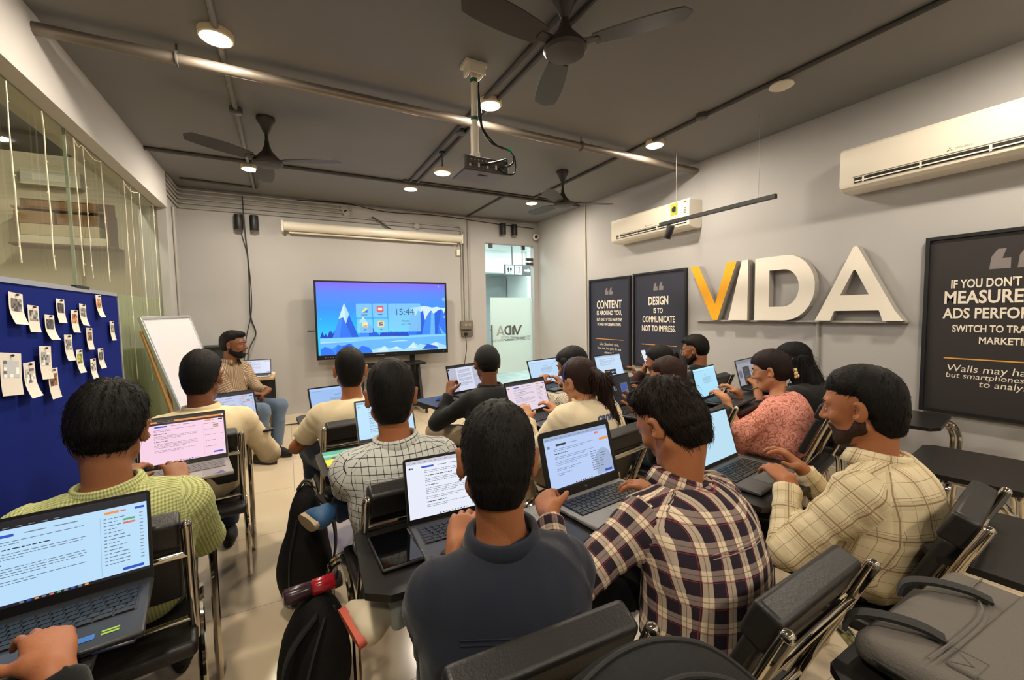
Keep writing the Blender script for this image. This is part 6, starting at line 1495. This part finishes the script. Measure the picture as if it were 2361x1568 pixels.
    if hair == 'cap':
        h = Field(); h.el(T(0, -0.013, 0.036), np.array((0.081, 0.103, 0.094))*hsc, Rh, k=0.02).el(T(0, -0.012, 0.02), np.array((0.082, 0.104, 0.07))*hsc, Rh, k=0.03)
        V, F = h.mesh(0.009, (), hcut(-0.012, 0.0, 0.035)); V = relax(V, F, 1, 0.3); np_obj('cap', V, F, mat('cap_black', (14, 14, 14), 0.9, bump=0.3, bscale=300), root)
        h = Field(); h.el(T(0, -0.030, -0.005), np.array((0.070, 0.078, 0.08))*hsc, Rh, k=0.02)
        V, F = h.mesh(0.009, (), hcut(-0.06, 0.02)); np_obj('hair', V, F, hm, root)
    if beard:
        h = Field(); dt = beard_dt
        h.el(T(0, 0.026, -0.050), np.array((0.056+dt, 0.060+dt, 0.066+dt))*hsc, Rh, k=0.03).rc(T(-0.012, 0.071, -0.097), T(0.012, 0.071, -0.097), (0.018+dt)*hsc, k=0.03)
        for s in (-1, 1): h.rc(T(s*0.056, -0.003, -0.030), T(s*0.055, 0.0, -0.058), (0.0135+dt)*hsc, k=0.02).rc(T(s*0.055, -0.003, -0.055), T(s*0.022, 0.062, -0.098), (0.0165+dt)*hsc, k=0.03)
        h.rc(T(-0.022, 0.088, -0.043), T(0.022, 0.088, -0.043), 0.0062*hsc, k=0.01).rc(T(-0.024, 0.084, -0.045), T(-0.028, 0.075, -0.075), 0.007*hsc, k=0.015).rc(T(0.024, 0.084, -0.045), T(0.028, 0.075, -0.075), 0.007*hsc, k=0.015)
        def bc(X, Y, Z):
            x = (X-Hc[0])/hsc; y = (Y-Hc[1])/hsc; z = (Z-Hc[2])/hsc
            lx = inv[0, 0]*x+inv[0, 1]*y+inv[0, 2]*z; ly = inv[1, 0]*x+inv[1, 1]*y+inv[1, 2]*z; lz = inv[2, 0]*x+inv[2, 1]*y+inv[2, 2]*z
            lip = 0.0135-np.sqrt((lz+0.0575)**2*1.2+(np.maximum(np.abs(lx)-0.012, 0))**2); lip = np.where(ly > 0.06, lip, -1)
            topz = lz-np.interp(ly, [-0.02, 0.02, 0.05, 0.075, 0.12], [0.000, -0.036, -0.054, -0.046, -0.038])
            return np.maximum(np.maximum(lip, topz), -0.018-ly)*hsc
        V, F = h.mesh(0.009, [(Hc, 0.14, 0.0055*fine)], bc); V = relax(V, F, 1, 0.3); N = vnormals(V, F)
        np_obj('beard', *merge((V, F), tufts(V, N, 500, 0.008, lambda Pt: np.tile(Rh@np.array((0, 0.15, -1.0)), (len(Pt), 1)), 3, 0.0012, 0.2)), hair_mat('beard_%d_%d_%d' % beard_rgb, beard_rgb) if beard_rgb else hm, root)
    info = dict(root=root, T=T, Rh=Rh, Hc=Hc, Nb=Nb, Sc=Sc, arms=arms, P=P, spine=spine, loc=loc)
    for x in extras: x(info)
    return info
def glasses(i, col=(210, 204, 196)):
    T = i['T']; g = MB()
    for s in (-1, 1):
        g.tube([tuple(T(s*0.034+0.024*math.cos(a), 0.106-0.10*abs(s*0.034+0.024*math.cos(a)-0.0)**1.6, 0.006+0.019*math.sin(a))) for a in np.linspace(0, 6.283, 21)[:-1]], 0.0016, 6, closed=True)
        g.tube([tuple(T(*p)) for p in ((s*0.058, 0.098, 0.012), (s*0.074, 0.06, 0.014), (s*0.083, 0.0, 0.014), (s*0.084, -0.012, 0.0))], 0.0016, 6)
    g.tube([tuple(T(x, 0.108, 0.010)) for x in (-0.010, 0, 0.010)], 0.0016, 6)
    g.build('glasses', mat('glasses_%d' % col[0], col, 0.25, 0.4), i['root'])
def band(i, arm='L', col=(190, 160, 70), at=0.04, r=0.036, w=0.005):
    S, E, W = i['arms'][arm][:3]; d = unit(W-E); c = W-d*at; x = unit(np.cross(d, V3(0, 0, 1))); y = np.cross(d, x)
    MB().tube([tuple(c+(x*math.cos(a)+y*math.sin(a))*r) for a in np.linspace(0, 6.283, 21)[:-1]], w, 8, closed=True).build('bracelet', mat('bracelet_%d' % col[0], col, 0.3, 0.5), i['root'])
# ---------------------------------------------------------------- clothes
def _gingham(n, u, v, t):
    a = n.stripe(u, 0.0095, 0.0, 0.0045); b = n.stripe(v, 0.0095, 0.0, 0.0045)
    return n.mix(n.math('MULTIPLY', n.math('ADD', a, b), 0.5), (206, 206, 156), (136, 146, 66))
C_GREEN = cloth_pattern('green_gingham', _gingham)
def _window(n, u, v, t):
    m = n.math('MAXIMUM', n.stripe(u, 0.026, 0.0, 0.0024), n.stripe(v, 0.026, 0.0, 0.0024))
    return n.mix(m, (206, 208, 202), (62, 64, 70))
C_WINDOW = cloth_pattern('windowpane', _window)
def _plaid(n, u, v, t):
    P = 0.056; W_ = 0.022
    a, b = n.stripe(u, P, 0.0, W_), n.stripe(v, P, 0.0, W_)
    s = n.math('ADD', a, b)
    base = n.mix(n.math('MINIMUM', s, 1.0), (44, 36, 46), (134, 118, 112))
    base = n.mix(n.math('MULTIPLY', a, b), base, (226, 206, 176))
    base = n.mix(n.math('MULTIPLY', a, 0.42), base, (222, 204, 178))
    thin = n.math('MAXIMUM', n.stripe(u, P, -W_*0.5+0.0012, 0.002), n.stripe(v, P, -W_*0.5+0.0012, 0.002))
    base = n.mix(n.math('MULTIPLY', thin, 0.6), base, (70, 58, 56))
    red = n.math('MAXIMUM', n.stripe(u, P, 0.004, 0.0016), n.stripe(v, P, 0.004, 0.0016))
    return n.mix(n.math('MULTIPLY', red, 0.75), base, (150, 52, 58))
C_PLAID = cloth_pattern('dark_plaid', _plaid)
def _cream(n, u, v, t):
    P = 0.105; m = 0.0
    f = lambda c: n.math('MAXIMUM', n.math('MAXIMUM', n.stripe(c, P, 0.0, 0.0045), n.stripe(c, P, -0.013, 0.0016)), n.math('MAXIMUM', n.stripe(c, P, -0.021, 0.0016), n.stripe(c, P, -0.060, 0.0014)))
    a = n.math('MAXIMUM', f(u), f(v)); wide = n.math('MAXIMUM', n.stripe(u, P, 0.012, 0.024), n.stripe(v, P, 0.012, 0.024))
    base = n.mix(n.math('MULTIPLY', wide, 0.35), (220, 204, 168), (176, 152, 116))
    return n.mix(n.math('MULTIPLY', a, 0.75), base, (122, 98, 70))
C_CREAMP = cloth_pattern('cream_plaid', _cream)
def _stripe(n, u, v, t):
    a = n.stripe(u, 0.022, 0.0, 0.006); b = n.stripe(u, 0.022, 0.010, 0.002)
    return n.mix(n.math('MAXIMUM', a, b), (112, 88, 70), (196, 176, 146))
C_STRIPE = cloth_pattern('brown_stripe', _stripe)
def _floral(n, u, v, t):
    no = n.node('ShaderNodeTexNoise'); no.inputs['Scale'].default_value = 19; no.inputs['Detail'].default_value = 1.5; no.inputs['Distortion'].default_value = 1.8
    n.link(t.outputs['Object'], no.inputs['Vector'])
    m = n.math('LESS_THAN', n.math('ABSOLUTE', n.math('SUBTRACT', no.outputs['Fac'], 0.5)), 0.045)
    m2 = n.math('GREATER_THAN', no.outputs['Fac'], 0.60)
    base = n.mix(n.math('MULTIPLY', m2, 0.5), (222, 152, 140), (196, 112, 106))
    return n.mix(m, base, (168, 104, 78))
C_FLORAL = cloth_pattern('pink_floral', _floral)
def _zebra(n, u, v, t):
    no = n.node('ShaderNodeTexNoise'); no.inputs['Scale'].default_value = 9; no.inputs['Distortion'].default_value = 2.0
    n.link(t.outputs['Object'], no.inputs['Vector'])
    return n.mix(n.math('LESS_THAN', n.math('FRACT', n.math('MULTIPLY', no.outputs['Fac'], 14.0)), 0.28), (206, 196, 178), (120, 108, 92))
C_ZEBRA = cloth_pattern('white_marbled', _zebra)
C_CREAM = cloth('cream_shirt', (222, 202, 162)); C_TEE = cloth('cream_tee', (232, 214, 176)); C_NAVY = cloth('navy_shirt', (30, 34, 46), bump=0.12)
C_BLACK = cloth('black_cloth', (20, 19, 20)); C_SWEAT = cloth('sweatshirt', (232, 216, 184)); C_MAROON = cloth('maroon', (52, 28, 26)); C_CHAR = cloth('charcoal', (30, 29, 30))
J_DARK = cloth('jeans_dark', (50, 64, 86)); J_BLUE = cloth('jeans_blue', (92, 108, 128)); J_NAVY = cloth('jeans_navy', (34, 46, 72)); J_LIGHT = cloth('jeans_light', (160, 168, 168)); P_BLACK = cloth('trousers_black', (22, 22, 25)); P_BEIGE = cloth('trousers_beige', (178, 160, 134)); P_PINK = cloth('trousers_pink', (206, 140, 134))
S_SNEAK = mat('sneaker_cream', (214, 200, 172), 0.6); S_RED = mat('sneaker_sole', (206, 92, 70), 0.6); S_PALE = mat('sole_pale', (200, 182, 150), 0.7); S_BLUE = mat('sandal_blue', (52, 96, 140), 0.6)
SK_D, SK_M, SK_L, SK_X = (124, 78, 50), (148, 96, 64), (186, 130, 94), (164, 104, 68)
# ---------------------------------------------------------------- the people
def cannes(i):
    b = MB(); put_text(b, 'cannes', 0, 0, width=0.155, size=0.1, ital=0.35, bold=0.003)
    body = [c for c in i['root'].children if c.name.startswith('shirt')][0].data
    bv = BVHTree.FromPolygons([tuple(v.co) for v in body.vertices], [tuple(p.vertices) for p in body.polygons])
    sp = i['spine'](0.86); V = []
    for x, y, z in b.v:
        h = bv.ray_cast(Vector((x+sp[0]+0.005, -1.5, sp[2]+y+0.06*x+0.045)), Vector((0, 1, 0)))
        V.append(tuple(h[0]+Vector((0, -0.0025, 0))) if h[0] is not None else (x, sp[1]-0.15, sp[2]+y))
    bb = MB(); bb.v = V; bb.f = b.f; bb.m = b.m
    bb.build('printed_word', mat('print_blue', (44, 64, 128), 0.6), i['root'], smooth=False)
def headband(i):
    T = i['T']; MB().tube([tuple(T(0.086*math.sin(a), 0.025-0.02*math.cos(a), 0.03+0.105*math.cos(a)-0.0)) for a in np.linspace(-1.75, 1.75, 25)], 0.005, 8).build('headband', mat('band_blue', (52, 56, 120), 0.5), i['root'])
def hairclip(i):
    T = i['T']; b = MB(); M = Matrix(i['Rh']).to_4x4()
    for k in range(6):
        a = k*math.pi/3; p = T(-0.02+0.022*math.cos(a), -0.135+0.006*math.sin(a*2), -0.035+0.022*math.sin(a)); b.ball(tuple(p), (0.013, 0.008, 0.013), 10, 8)
    b.ball(tuple(T(-0.02, -0.138, -0.035)), 0.008, 8, 6); b.build('hair_clip', mat('clip_cream', (226, 190, 140), 0.4), i['root'])
def yoke(i):
    V = []; sp = i['spine']
def earring(i):
    T = i['T']; MB().ball(tuple(T(-0.083, -0.004, -0.04)), 0.0035, 8, 6).build('earring', mat('earring', (180, 190, 180), 0.2, 0.9), i['root'])
person('a', 'person in a light green checked shirt, seen from behind before the blue board', (-0.51, 1.755, 1.275), (-0.515, 1.8), 8, (2, 14, 4), skin=SK_M, hair='short_tousled', sleeve='elbow', shirt=C_GREEN, trousers=P_BLACK,
       R=dict(p=(-0.40, 2.08, 0.80), h=(0.30, -0.3, -1)), L=dict(p=(-0.60, 2.12, 0.82), h=(-0.6, -0.4, -0.8)), fine=1.0, hair_t=0.030, puff=0.012, tuft=2600, sw=0.185, loose=0.006, wrinkle=1.3)
person('b', 'person mostly outside the picture, right hand typing on the black laptop at lower left', (-0.66, 0.86, 1.27), (-0.61, 0.9), 8, (0, 15, 0), skin=SK_X, hair='short', shirt=C_BLACK, trousers=P_BLACK,
       R=dict(p=(-0.415, 1.075, 0.800), h=(0.5, -0.3, -1), f=(-0.35, 1, -0.15), u=(0.15, 0.15, 1), pose='type'), L=dict(p=(-0.70, 1.13, 0.80)), fine=1.2, tuft=0)
person('c', 'person in a cream long-sleeved shirt, seen from behind beside the whiteboard', (-0.43, 2.87, 1.285), (-0.465, 2.84), 6, (-12, 14, 0), skin=SK_D, hair='short', sleeve='long', shirt=C_CREAM, trousers=J_NAVY,
       R=dict(p=(-0.24, 3.08, 0.80), h=(0.5, -0.4, -0.9)), L=dict(p=(-0.55, 3.15, 0.80)), fine=1.15, hair_t=0.024, tuft=1500, sw=0.190, loose=0.012, fat=1.08, yoke='pleat', nape=-0.098)
person('d', 'person with a beard in a brown striped shirt sitting beside the small table, the trainer', (-0.5, 5.2, 1.335), (-0.5, 5.13), -128, (-108, 4, 0), skin=SK_D, hair='short', sleeve='long', shirt=C_STRIPE, trousers=J_BLUE, beard=True,
       R=dict(p=(-0.345, 4.90, 0.70), h=(-0.2, -0.6, -1), f=(0.2, 0.5, -0.2), pose='clasp'), L=dict(p=(-0.20, 4.98, 0.70), h=(-0.6, -0.6, -1), f=(-0.5, 0.2, -0.2), pose='clasp'), fine=1.35, hair_t=0.020, puff=0.01, tuft=600, legs='down', knee=0.12)
person('e', 'person in a cream short-sleeved T-shirt, head before the lower left of the display', (0.34, 2.78, 1.262), (0.33, 2.74), 2, (-6, 10, 0), skin=SK_X, hair='short', sleeve='short', shirt=C_TEE, collar='crew', trousers=J_DARK,
       L=dict(p=(0.20, 2.92, 0.82), h=(-1, -0.5, -0.8)), R=dict(p=(0.42, 3.0, 0.82), h=(0.5, -0.4, -0.8)), fine=1.15, hair_t=0.013, nape=-0.10, tuft=1200, sw=0.185, loose=0.006, knee=0.2)
person('f', 'person in a white shirt with a dark windowpane grid, seen from behind in the middle', (0.354, 1.68, 1.285), (0.385, 1.72), -3, (-11, 10, 0), skin=SK_X, hair='short', sleeve='long', shirt=C_WINDOW, trousers=J_NAVY, legs='cross',
       L=dict(p=(0.36, 2.06, 0.82), h=(-0.7, -0.3, -0.8)), R=dict(p=(0.52, 2.06, 0.82), h=(0.7, -0.3, -0.8)), fine=1.0, hair_t=0.018, nape=-0.10, tuft=2200, sw=0.180, loose=0.006, yoke=True, wrinkle=1.2, shoe_mat=S_BLUE, sole_mat=S_PALE)
person('g', 'person in a navy shirt, nearest the camera, back turned', (0.446, 0.918, 1.243), (0.425, 0.915), -10, (-22, 14, 2), skin=SK_X, hair='short', sleeve='long', shirt=C_NAVY, trousers=J_LIGHT, legs='cross',
       L=dict(p=(0.395, 1.085, 0.800), h=(-0.4, -0.4, -1), f=(0.5, 1, -0.05), pose='type'), R=dict(p=(0.62, 1.10, 0.80), h=(0.4, -0.4, -1), f=(-0.3, 1, 0)), fine=0.85, hair_t=0.017, nape=-0.098, tuft=5000, puff=0.006, sw=0.168, loose=0.006, shoe_mat=S_SNEAK, sole_mat=S_RED, wrinkle=1.5, drop=0.028, yoke='pleat', extras=(earring,))
person('h', 'person in a black shirt and black skullcap, left of the glass door', (1.31, 2.84, 1.225), (1.27, 2.78), 8, (-10, 10, 0), skin=SK_D, hair='cap', sleeve='long', shirt=C_BLACK, trousers=P_BEIGE,
       L=dict(p=(1.065, 3.0, 0.86), h=(-0.7, -0.3, -0.9), f=(0.1, 0.5, 1), u=(-0.8, -0.5, 0), pose='grip'), R=dict(p=(1.38, 2.95, 0.86)), fine=1.35, tuft=300, knee=0.22, extras=(lambda i: band(i, 'L'),), loose=0.01)
person('i', 'person with a dark ponytail in a cream sweatshirt printed cannes', (1.43, 1.863, 1.207), (1.42, 1.82), 6, (8, 16, 0), female=True, skin=SK_L, hair='pony', hair_rgb=(44, 28, 22), sleeve='long', shirt=C_SWEAT, collar='crew', trousers=P_BEIGE,
       L=dict(p=(1.22, 2.10, 0.84)), R=dict(p=(1.45, 2.12, 0.84)), fine=1.2, hair_t=0.014, nk=0.092, hs=1.05, tuft=1200, sw=0.168, loose=0.020, extras=(cannes, headband, glasses), wrinkle=1.2)
person('j', 'person with dark hair in a white marbled top, half hidden behind the ponytail', (1.83, 2.47, 1.215), (1.83, 2.48), 12, (28, 22, 8), female=True, skin=SK_M, hair='long', hair_rgb=(18, 15, 15), sleeve='elbow', shirt=C_ZEBRA, collar='crew', trousers=P_BLACK,
       L=dict(p=(1.72, 2.75, 0.90), h=(-1, -0.4, -0.2), f=(0.3, 0.3, 1), pose='relax'), R=dict(p=(1.95, 2.78, 0.87)), fine=1.6, tuft=500, sw=0.165, loose=0.012)
person('k', 'person in a dark blue and cream plaid shirt, leaning over a silver laptop', (1.06, 0.915, 1.262), (0.985, 0.755), 2, (6, 34, 0), skin=SK_X, hair='short_tousled', hair_rgb=(30, 22, 17), sleeve='long', shirt=C_PLAID, trousers=P_BLACK,
       L=dict(p=(0.705, 1.085, 0.815), h=(-1, -0.1, -0.55), f=(0.35, 1, 0.25), u=(-0.6, 0.1, 0.8), pose='grip'), R=dict(p=(1.12, 1.01, 0.805), h=(0.5, -0.2, -1), f=(-0.5, 1, -0.1), pose='type'), fine=0.85, hs=1.04, hair_t=0.026, puff=0.020, tuft=4600, sw=0.180, loose=0.008, wrinkle=0.9, nape=-0.10, yoke=True, yoke_mat=cloth('seam_pale', (150, 132, 124)))
person('l', 'person with dark hair in a maroon top beside the poster DESIGN', (2.86, 2.6, 1.165), (2.79, 2.6), 12, (22, 10, 0), female=True, skin=SK_M, hair='bun', sleeve='long', shirt=C_MAROON, collar='crew', trousers=P_BLACK,
       L=dict(p=(2.80, 2.74, 0.92), h=(-0.7, -0.5, -0.8), f=(0, 0.2, 1), u=(-0.5, 0.6, 0.2), pose='grip'), R=dict(p=(2.80, 2.82, 0.86)), fine=1.7, tuft=300, sw=0.165, loose=0.012)
person('m', 'person with reddish brown hair and jeans, hidden behind the tall hair of the plaid shirt', (2.17, 1.9, 1.164), (2.13, 1.85), 10, (2, 14, 0), skin=SK_M, hair='short', hair_rgb=(48, 28, 24), sleeve='elbow', shirt=C_CHAR, collar='crew', trousers=J_DARK,
       L=dict(p=(1.80, 1.78, 0.85), h=(-0.7, -0.6, -0.6), f=(-0.45, 0.4, 0.65), u=(-0.5, -0.5, 0.6), pose='open'), R=dict(p=(2.13, 2.06, 0.84)), fine=1.35, tuft=800, hair_t=0.016, knee=0.24)
person('n', 'person with a beard, clear glasses and a black shirt below the yellow V', (3.42, 2.68, 1.235), (3.37, 2.7), 14, (22, 14, 0), skin=SK_M, hair='short', sleeve='long', shirt=C_CHAR, trousers=P_BLACK, beard=True,
       L=dict(p=(3.10, 2.82, 0.88)), R=dict(p=(3.30, 2.95, 0.87)), fine=1.4, tuft=600, hair_t=0.017, puff=0.006, extras=(glasses,))
person('o', 'person in a pink floral kurta and glasses, hair held by a cream clip', (3.01, 1.73, 1.175), (2.93, 1.63), 16, (20, 14, 0), female=True, skin=SK_L, hair='short', hair_rgb=(34, 22, 20), sleeve='elbow', shirt=C_FLORAL, collar='crew', trousers=P_PINK, longcoat=True,
       L=dict(p=(2.63, 1.83, 0.850), h=(-0.6, -0.3, -1), f=(0.1, 1, 0.0), pose='type'), R=dict(p=(2.90, 1.92, 0.850), h=(0.6, -0.3, -1), f=(-0.5, 1, 0.1), pose='type'), fine=1.15, hair_t=0.020, tuft=1000, sw=0.160, loose=0.008, extras=(glasses, hairclip), wrinkle=1.0)
person('p', 'person with very long loose black hair, dressed in black, next to the pink kurta', (3.48, 1.83, 1.2), (3.47, 1.7), 14, (18, 14, 0), female=True, skin=SK_M, hair='long', hair_rgb=(14, 13, 13), sleeve='elbow', shirt=C_BLACK, collar='crew', trousers=P_BLACK,
       L=dict(p=(3.20, 1.96, 0.87), h=(-0.7, -0.4, -0.8), f=(0.3, 1, 0.1), pose='grip'), R=dict(p=(3.45, 2.02, 0.86)), fine=1.3, hair_t=0.016, tuft=900, sw=0.165, loose=0.01, extras=(lambda i: glasses(i), lambda i: band(i, 'L', (190, 110, 60), 0.05, 0.033, 0.004)))
person('q', 'person with a beard in a cream and brown plaid shirt, looking down at the right', (1.8, 0.707, 1.251), (1.775, 0.715), 6, (10, 12, 0), skin=SK_X, hair='short', hair_rgb=(20, 16, 14), sleeve='long', shirt=C_CREAMP, trousers=P_BLACK, beard=True,
       L=dict(p=(1.625, 0.870, 0.805), h=(-0.8, -0.5, -0.8), f=(0.1, 1, -0.1), pose='type'), R=dict(p=(1.83, 0.93, 0.80)), fine=0.9, hair_t=0.017, puff=0.0, beard_dt=0.0004, beard_rgb=(56, 38, 28), tuft=3200, sw=0.188, loose=0.012, wrinkle=1.3, nape=-0.10, sb=0.05)
# ---------------------------------------------------------------- bags
M_BAG = mat('bag_black', (17, 16, 17), 0.75, bump=0.3, bscale=120, spec=0.3); M_GBAG = mat('bag_grey', (104, 99, 94), 0.85, bump=0.35, bscale=220, spec=0.2); M_STRAP = mat('strap_black', (22, 21, 21), 0.7, bump=0.2, bscale=200); M_STITCH = mat('stitch', (104, 98, 92), 0.8)
def soft(name, prims, m, parent, step=0.012, amp=0.006, fr=9.0, seed=1, cut=None):
    f = Field()
    for p in prims:
        if len(p) == 3: f.el(p[0], p[1], k=p[2])
        else: f.rc(p[0], p[1], p[2], p[3], k=p[4])
    V, F = f.mesh(step, (), cut); V = relax(V, F, 2, 0.4); N = vnormals(V, F); V = V+N*((1-2*np.abs(vnoise(V*fr, seed)))*amp)[:, None]
    return np_obj(name, V, F, m, parent)
floor_cut = lambda X, Y, Z: 0.004-Z+0*X+0*Y
def strap(pts, w, th, m, parent, name='strap', side=(0, 0, 1)):
    P = smooth_path(pts, 6); b = MB(); V = []; F = []
    s = Vector(side).normalized()*w/2
    for i, p in enumerate(P):
        t = (P[min(i+1, len(P)-1)]-P[max(i-1, 0)]).normalized(); n = t.cross(s).normalized()*th/2
        V += [p-s-n, p+s-n, p+s+n, p-s+n]
    for i in range(len(P)-1):
        for j in range(4): F.append((i*4+j, i*4+(j+1) % 4, i*4+4+(j+1) % 4, i*4+4+j))
    F += [(3, 2, 1, 0), tuple(len(V)-4+j for j in range(4))]
    return b.add(V, F).build(name, m, parent)
# black backpack standing on the aisle floor by the leg of the T-shirt man's chair
t = thing('backpack', 'slouched black backpack on the aisle floor under the cream T-shirt man', 'bag', (0.03, 2.33, 0), math.radians(8))
soft('body', [((0, 0, 0.17), (0.125, 0.10, 0.19), 0.05), ((0.01, -0.01, 0.34), (0.095, 0.075, 0.19), 0.06), ((0.015, 0, 0.5), (0.055, 0.05, 0.10), 0.05)], M_BAG, t, cut=floor_cut)
strap([(0.06, -0.05, 0.56), (0.12, -0.09, 0.45), (0.13, -0.09, 0.28), (0.09, -0.08, 0.14)], 0.045, 0.008, M_STRAP, t, side=(0.4, 0.9, 0))
strap([(-0.02, 0.0, 0.585), (0.02, -0.01, 0.63), (0.06, 0.0, 0.58)], 0.025, 0.006, M_STRAP, t, 'carry_loop', (0, 1, 0))
MB().tube(smooth_path([(-0.09, -0.10, 0.12), (-0.08, -0.105, 0.3), (-0.04, -0.085, 0.47)], 6), 0.004, 6).build('zipper', mat('zip_dark', (44, 42, 42), 0.4), t)
# black bag with the red and black bottle
t = thing('backpack', 'black backpack with a long loop strap on the aisle floor, a red bottle on top', 'bag', (0.035, 1.60, 0), math.radians(12))
soft('body', [((0, 0, 0.16), (0.115, 0.12, 0.18), 0.05), ((0.01, 0, 0.30), (0.10, 0.10, 0.17), 0.06)], M_BAG, t, cut=floor_cut)
strap([(0.0, -0.07, 0.44), (-0.10, -0.10, 0.36), (-0.135, -0.11, 0.22), (-0.15, -0.11, 0.10), (-0.10, -0.12, 0.03)], 0.04, 0.008, M_STRAP, t, side=(0.3, 0.9, 0))
strap([(0.02, -0.08, 0.42), (-0.05, -0.13, 0.28), (-0.08, -0.135, 0.12)], 0.04, 0.008, M_STRAP, t, side=(0.5, 0.9, 0))
MB().tube(smooth_path([(0.08, -0.07, 0.05), (0.095, -0.06, 0.25), (0.06, -0.05, 0.43)], 6), 0.004, 6).build('zipper', mat('zip_dark', (44, 42, 42), 0.4), t)
t = thing('water_bottle', 'red and dark drinking bottle lying on the black aisle backpack', 'bottle', (0.05, 1.60, 0.495), math.radians(8))
t.scale = (0.72, 0.72, 0.72)
Mb = Matrix.Rotation(math.pi/2, 4, 'Y')
MB().lathe([(0.030, -0.02), (0.038, -0.01), (0.038, 0.085), (0.034, 0.09)], (0, 0, 0), 24, 0, Mb).build('body', mat('bottle_red', (168, 24, 40), 0.2, coat=0.5), t)
MB().lathe([(0.030, -0.14), (0.036, -0.13), (0.038, -0.06), (0.034, -0.02)], (0, 0, 0), 24, 0, Mb).build('cap', mat('bottle_dark', (52, 28, 40), 0.25), t)
MB().lathe([(0.039, 0.085), (0.040, 0.10), (0.036, 0.12), (0.004, 0.122)], (0, 0, 0), 24, 0, Mb).tube(smooth_path([(0.09, -0.03, 0.02), (0.09, -0.035, 0.055), (0.10, 0.0, 0.06), (0.105, 0.03, 0.03)], 5), 0.007, 8).build('base_sleeve', mat('sleeve_brown', (40, 32, 32), 0.5), t)
# grey laptop bag lying on a writing tablet
t = thing('laptop_bag', 'grey fabric laptop bag with two black handles lying at the lower right', 'bag', (1.20, 0.225, 0.738), math.radians(-2))
MB().box((0, 0, 0.034), (0.46, 0.33, 0.066)).build('body', M_GBAG, t, bevel=0.028, seg=4)
MB().box((0.02, -0.06, 0.068), (0.40, 0.20, 0.012)).build('front_pocket', M_GBAG, t, bevel=0.006)
for x in (-0.13, 0.10):
    strap([(x-0.075, 0.185, 0.046), (x-0.06, 0.178, 0.074), (x-0.035, 0.14, 0.088), (x, 0.095, 0.084), (x+0.012, 0.06, 0.076)], 0.028, 0.007, M_STRAP, t, 'handle', (1, 0.45, 0))
b = MB()
for pts in ([(-0.20, 0.055, 0.0745), (-0.05, 0.052, 0.0755), (0.06, 0.06, 0.0755), (0.14, 0.10, 0.071), (0.22, 0.105, 0.068)], [(-0.2, -0.05, 0.0750), (-0.06, -0.045, 0.0755), (0.04, -0.02, 0.0755), (0.16, 0.02, 0.0750)]): b.tube(smooth_path(pts, 6), 0.0018, 5)
b.build('seam', M_STITCH, t)
b = MB(); b.tube([(-0.185, 0.045, 0.0745), (-0.125, 0.045, 0.0745), (-0.125, 0.0, 0.0745), (-0.185, 0.0, 0.0745)], 0.0008, 4, closed=True).tube([(-0.175, 0.035, 0.0748), (-0.155, 0.01, 0.0748), (-0.135, 0.035, 0.0748)], 0.0008, 4); b.build('stitched_patch', M_STITCH, t)
MB().tube(smooth_path([(-0.236, 0.12, 0.036), (-0.237, 0.0, 0.036), (-0.236, -0.12, 0.036)], 6), 0.004, 6).build('zipper', mat('zip_dark', (44, 42, 42), 0.4), t)
# black backpack at the bottom of the picture
t = thing('backpack', 'big black backpack with a zip toggle at the bottom of the picture', 'bag', (0.41, 0.36, 0.738), math.radians(-12))
soft('body', [((-0.04, -0.02, 0.02), (0.31, 0.16, 0.15), 0.05), ((0.0, 0.02, 0.06), (0.20, 0.14, 0.155), 0.06), ((0.05, 0.05, 0.07), (0.14, 0.10, 0.15), 0.05)], M_BAG, t, amp=0.004, cut=lambda X, Y, Z: 0.001-Z+0*X+0*Y)
bm_ = [c for c in t.children if c.name.startswith('body')][0].data
bv = BVHTree.FromPolygons([tuple(v.co) for v in bm_.vertices], [tuple(p.vertices) for p in bm_.polygons])
def on_bag(x, y, up=0.002):
    h_ = bv.ray_cast(Vector((x, y, 1.0)), Vector((0, 0, -1))); return h_[0]+h_[1]*up if h_[0] is not None else None
for y0, w, c in ((0.02, 0.22, 1.6), (-0.05, 0.24, 1.2)):
    pts = [on_bag(x, y0+0.06-c*x*x) for x in np.linspace(-w, w, 41)]; pts = [p for p in pts if p is not None]
    MB().tube(pts, 0.0045, 8).build('piping', M_STRAP, t)
q_ = on_bag(-0.135, 0.03)
MB().box((q_.x, q_.y, q_.z+0.008), (0.016, 0.045, 0.012)).build('zip_toggle', mat('toggle', (36, 34, 34), 0.35), t, bevel=0.004)
MB().tube([(q_.x+0.009*math.cos(a), q_.y-0.033+0.012*math.sin(a), q_.z+0.004) for a in np.linspace(0, 6.28, 13)[:-1]], 0.0018, 6, closed=True).build('zip_ring', mat('ring_metal', (150, 146, 140), 0.2, 1.0), t)
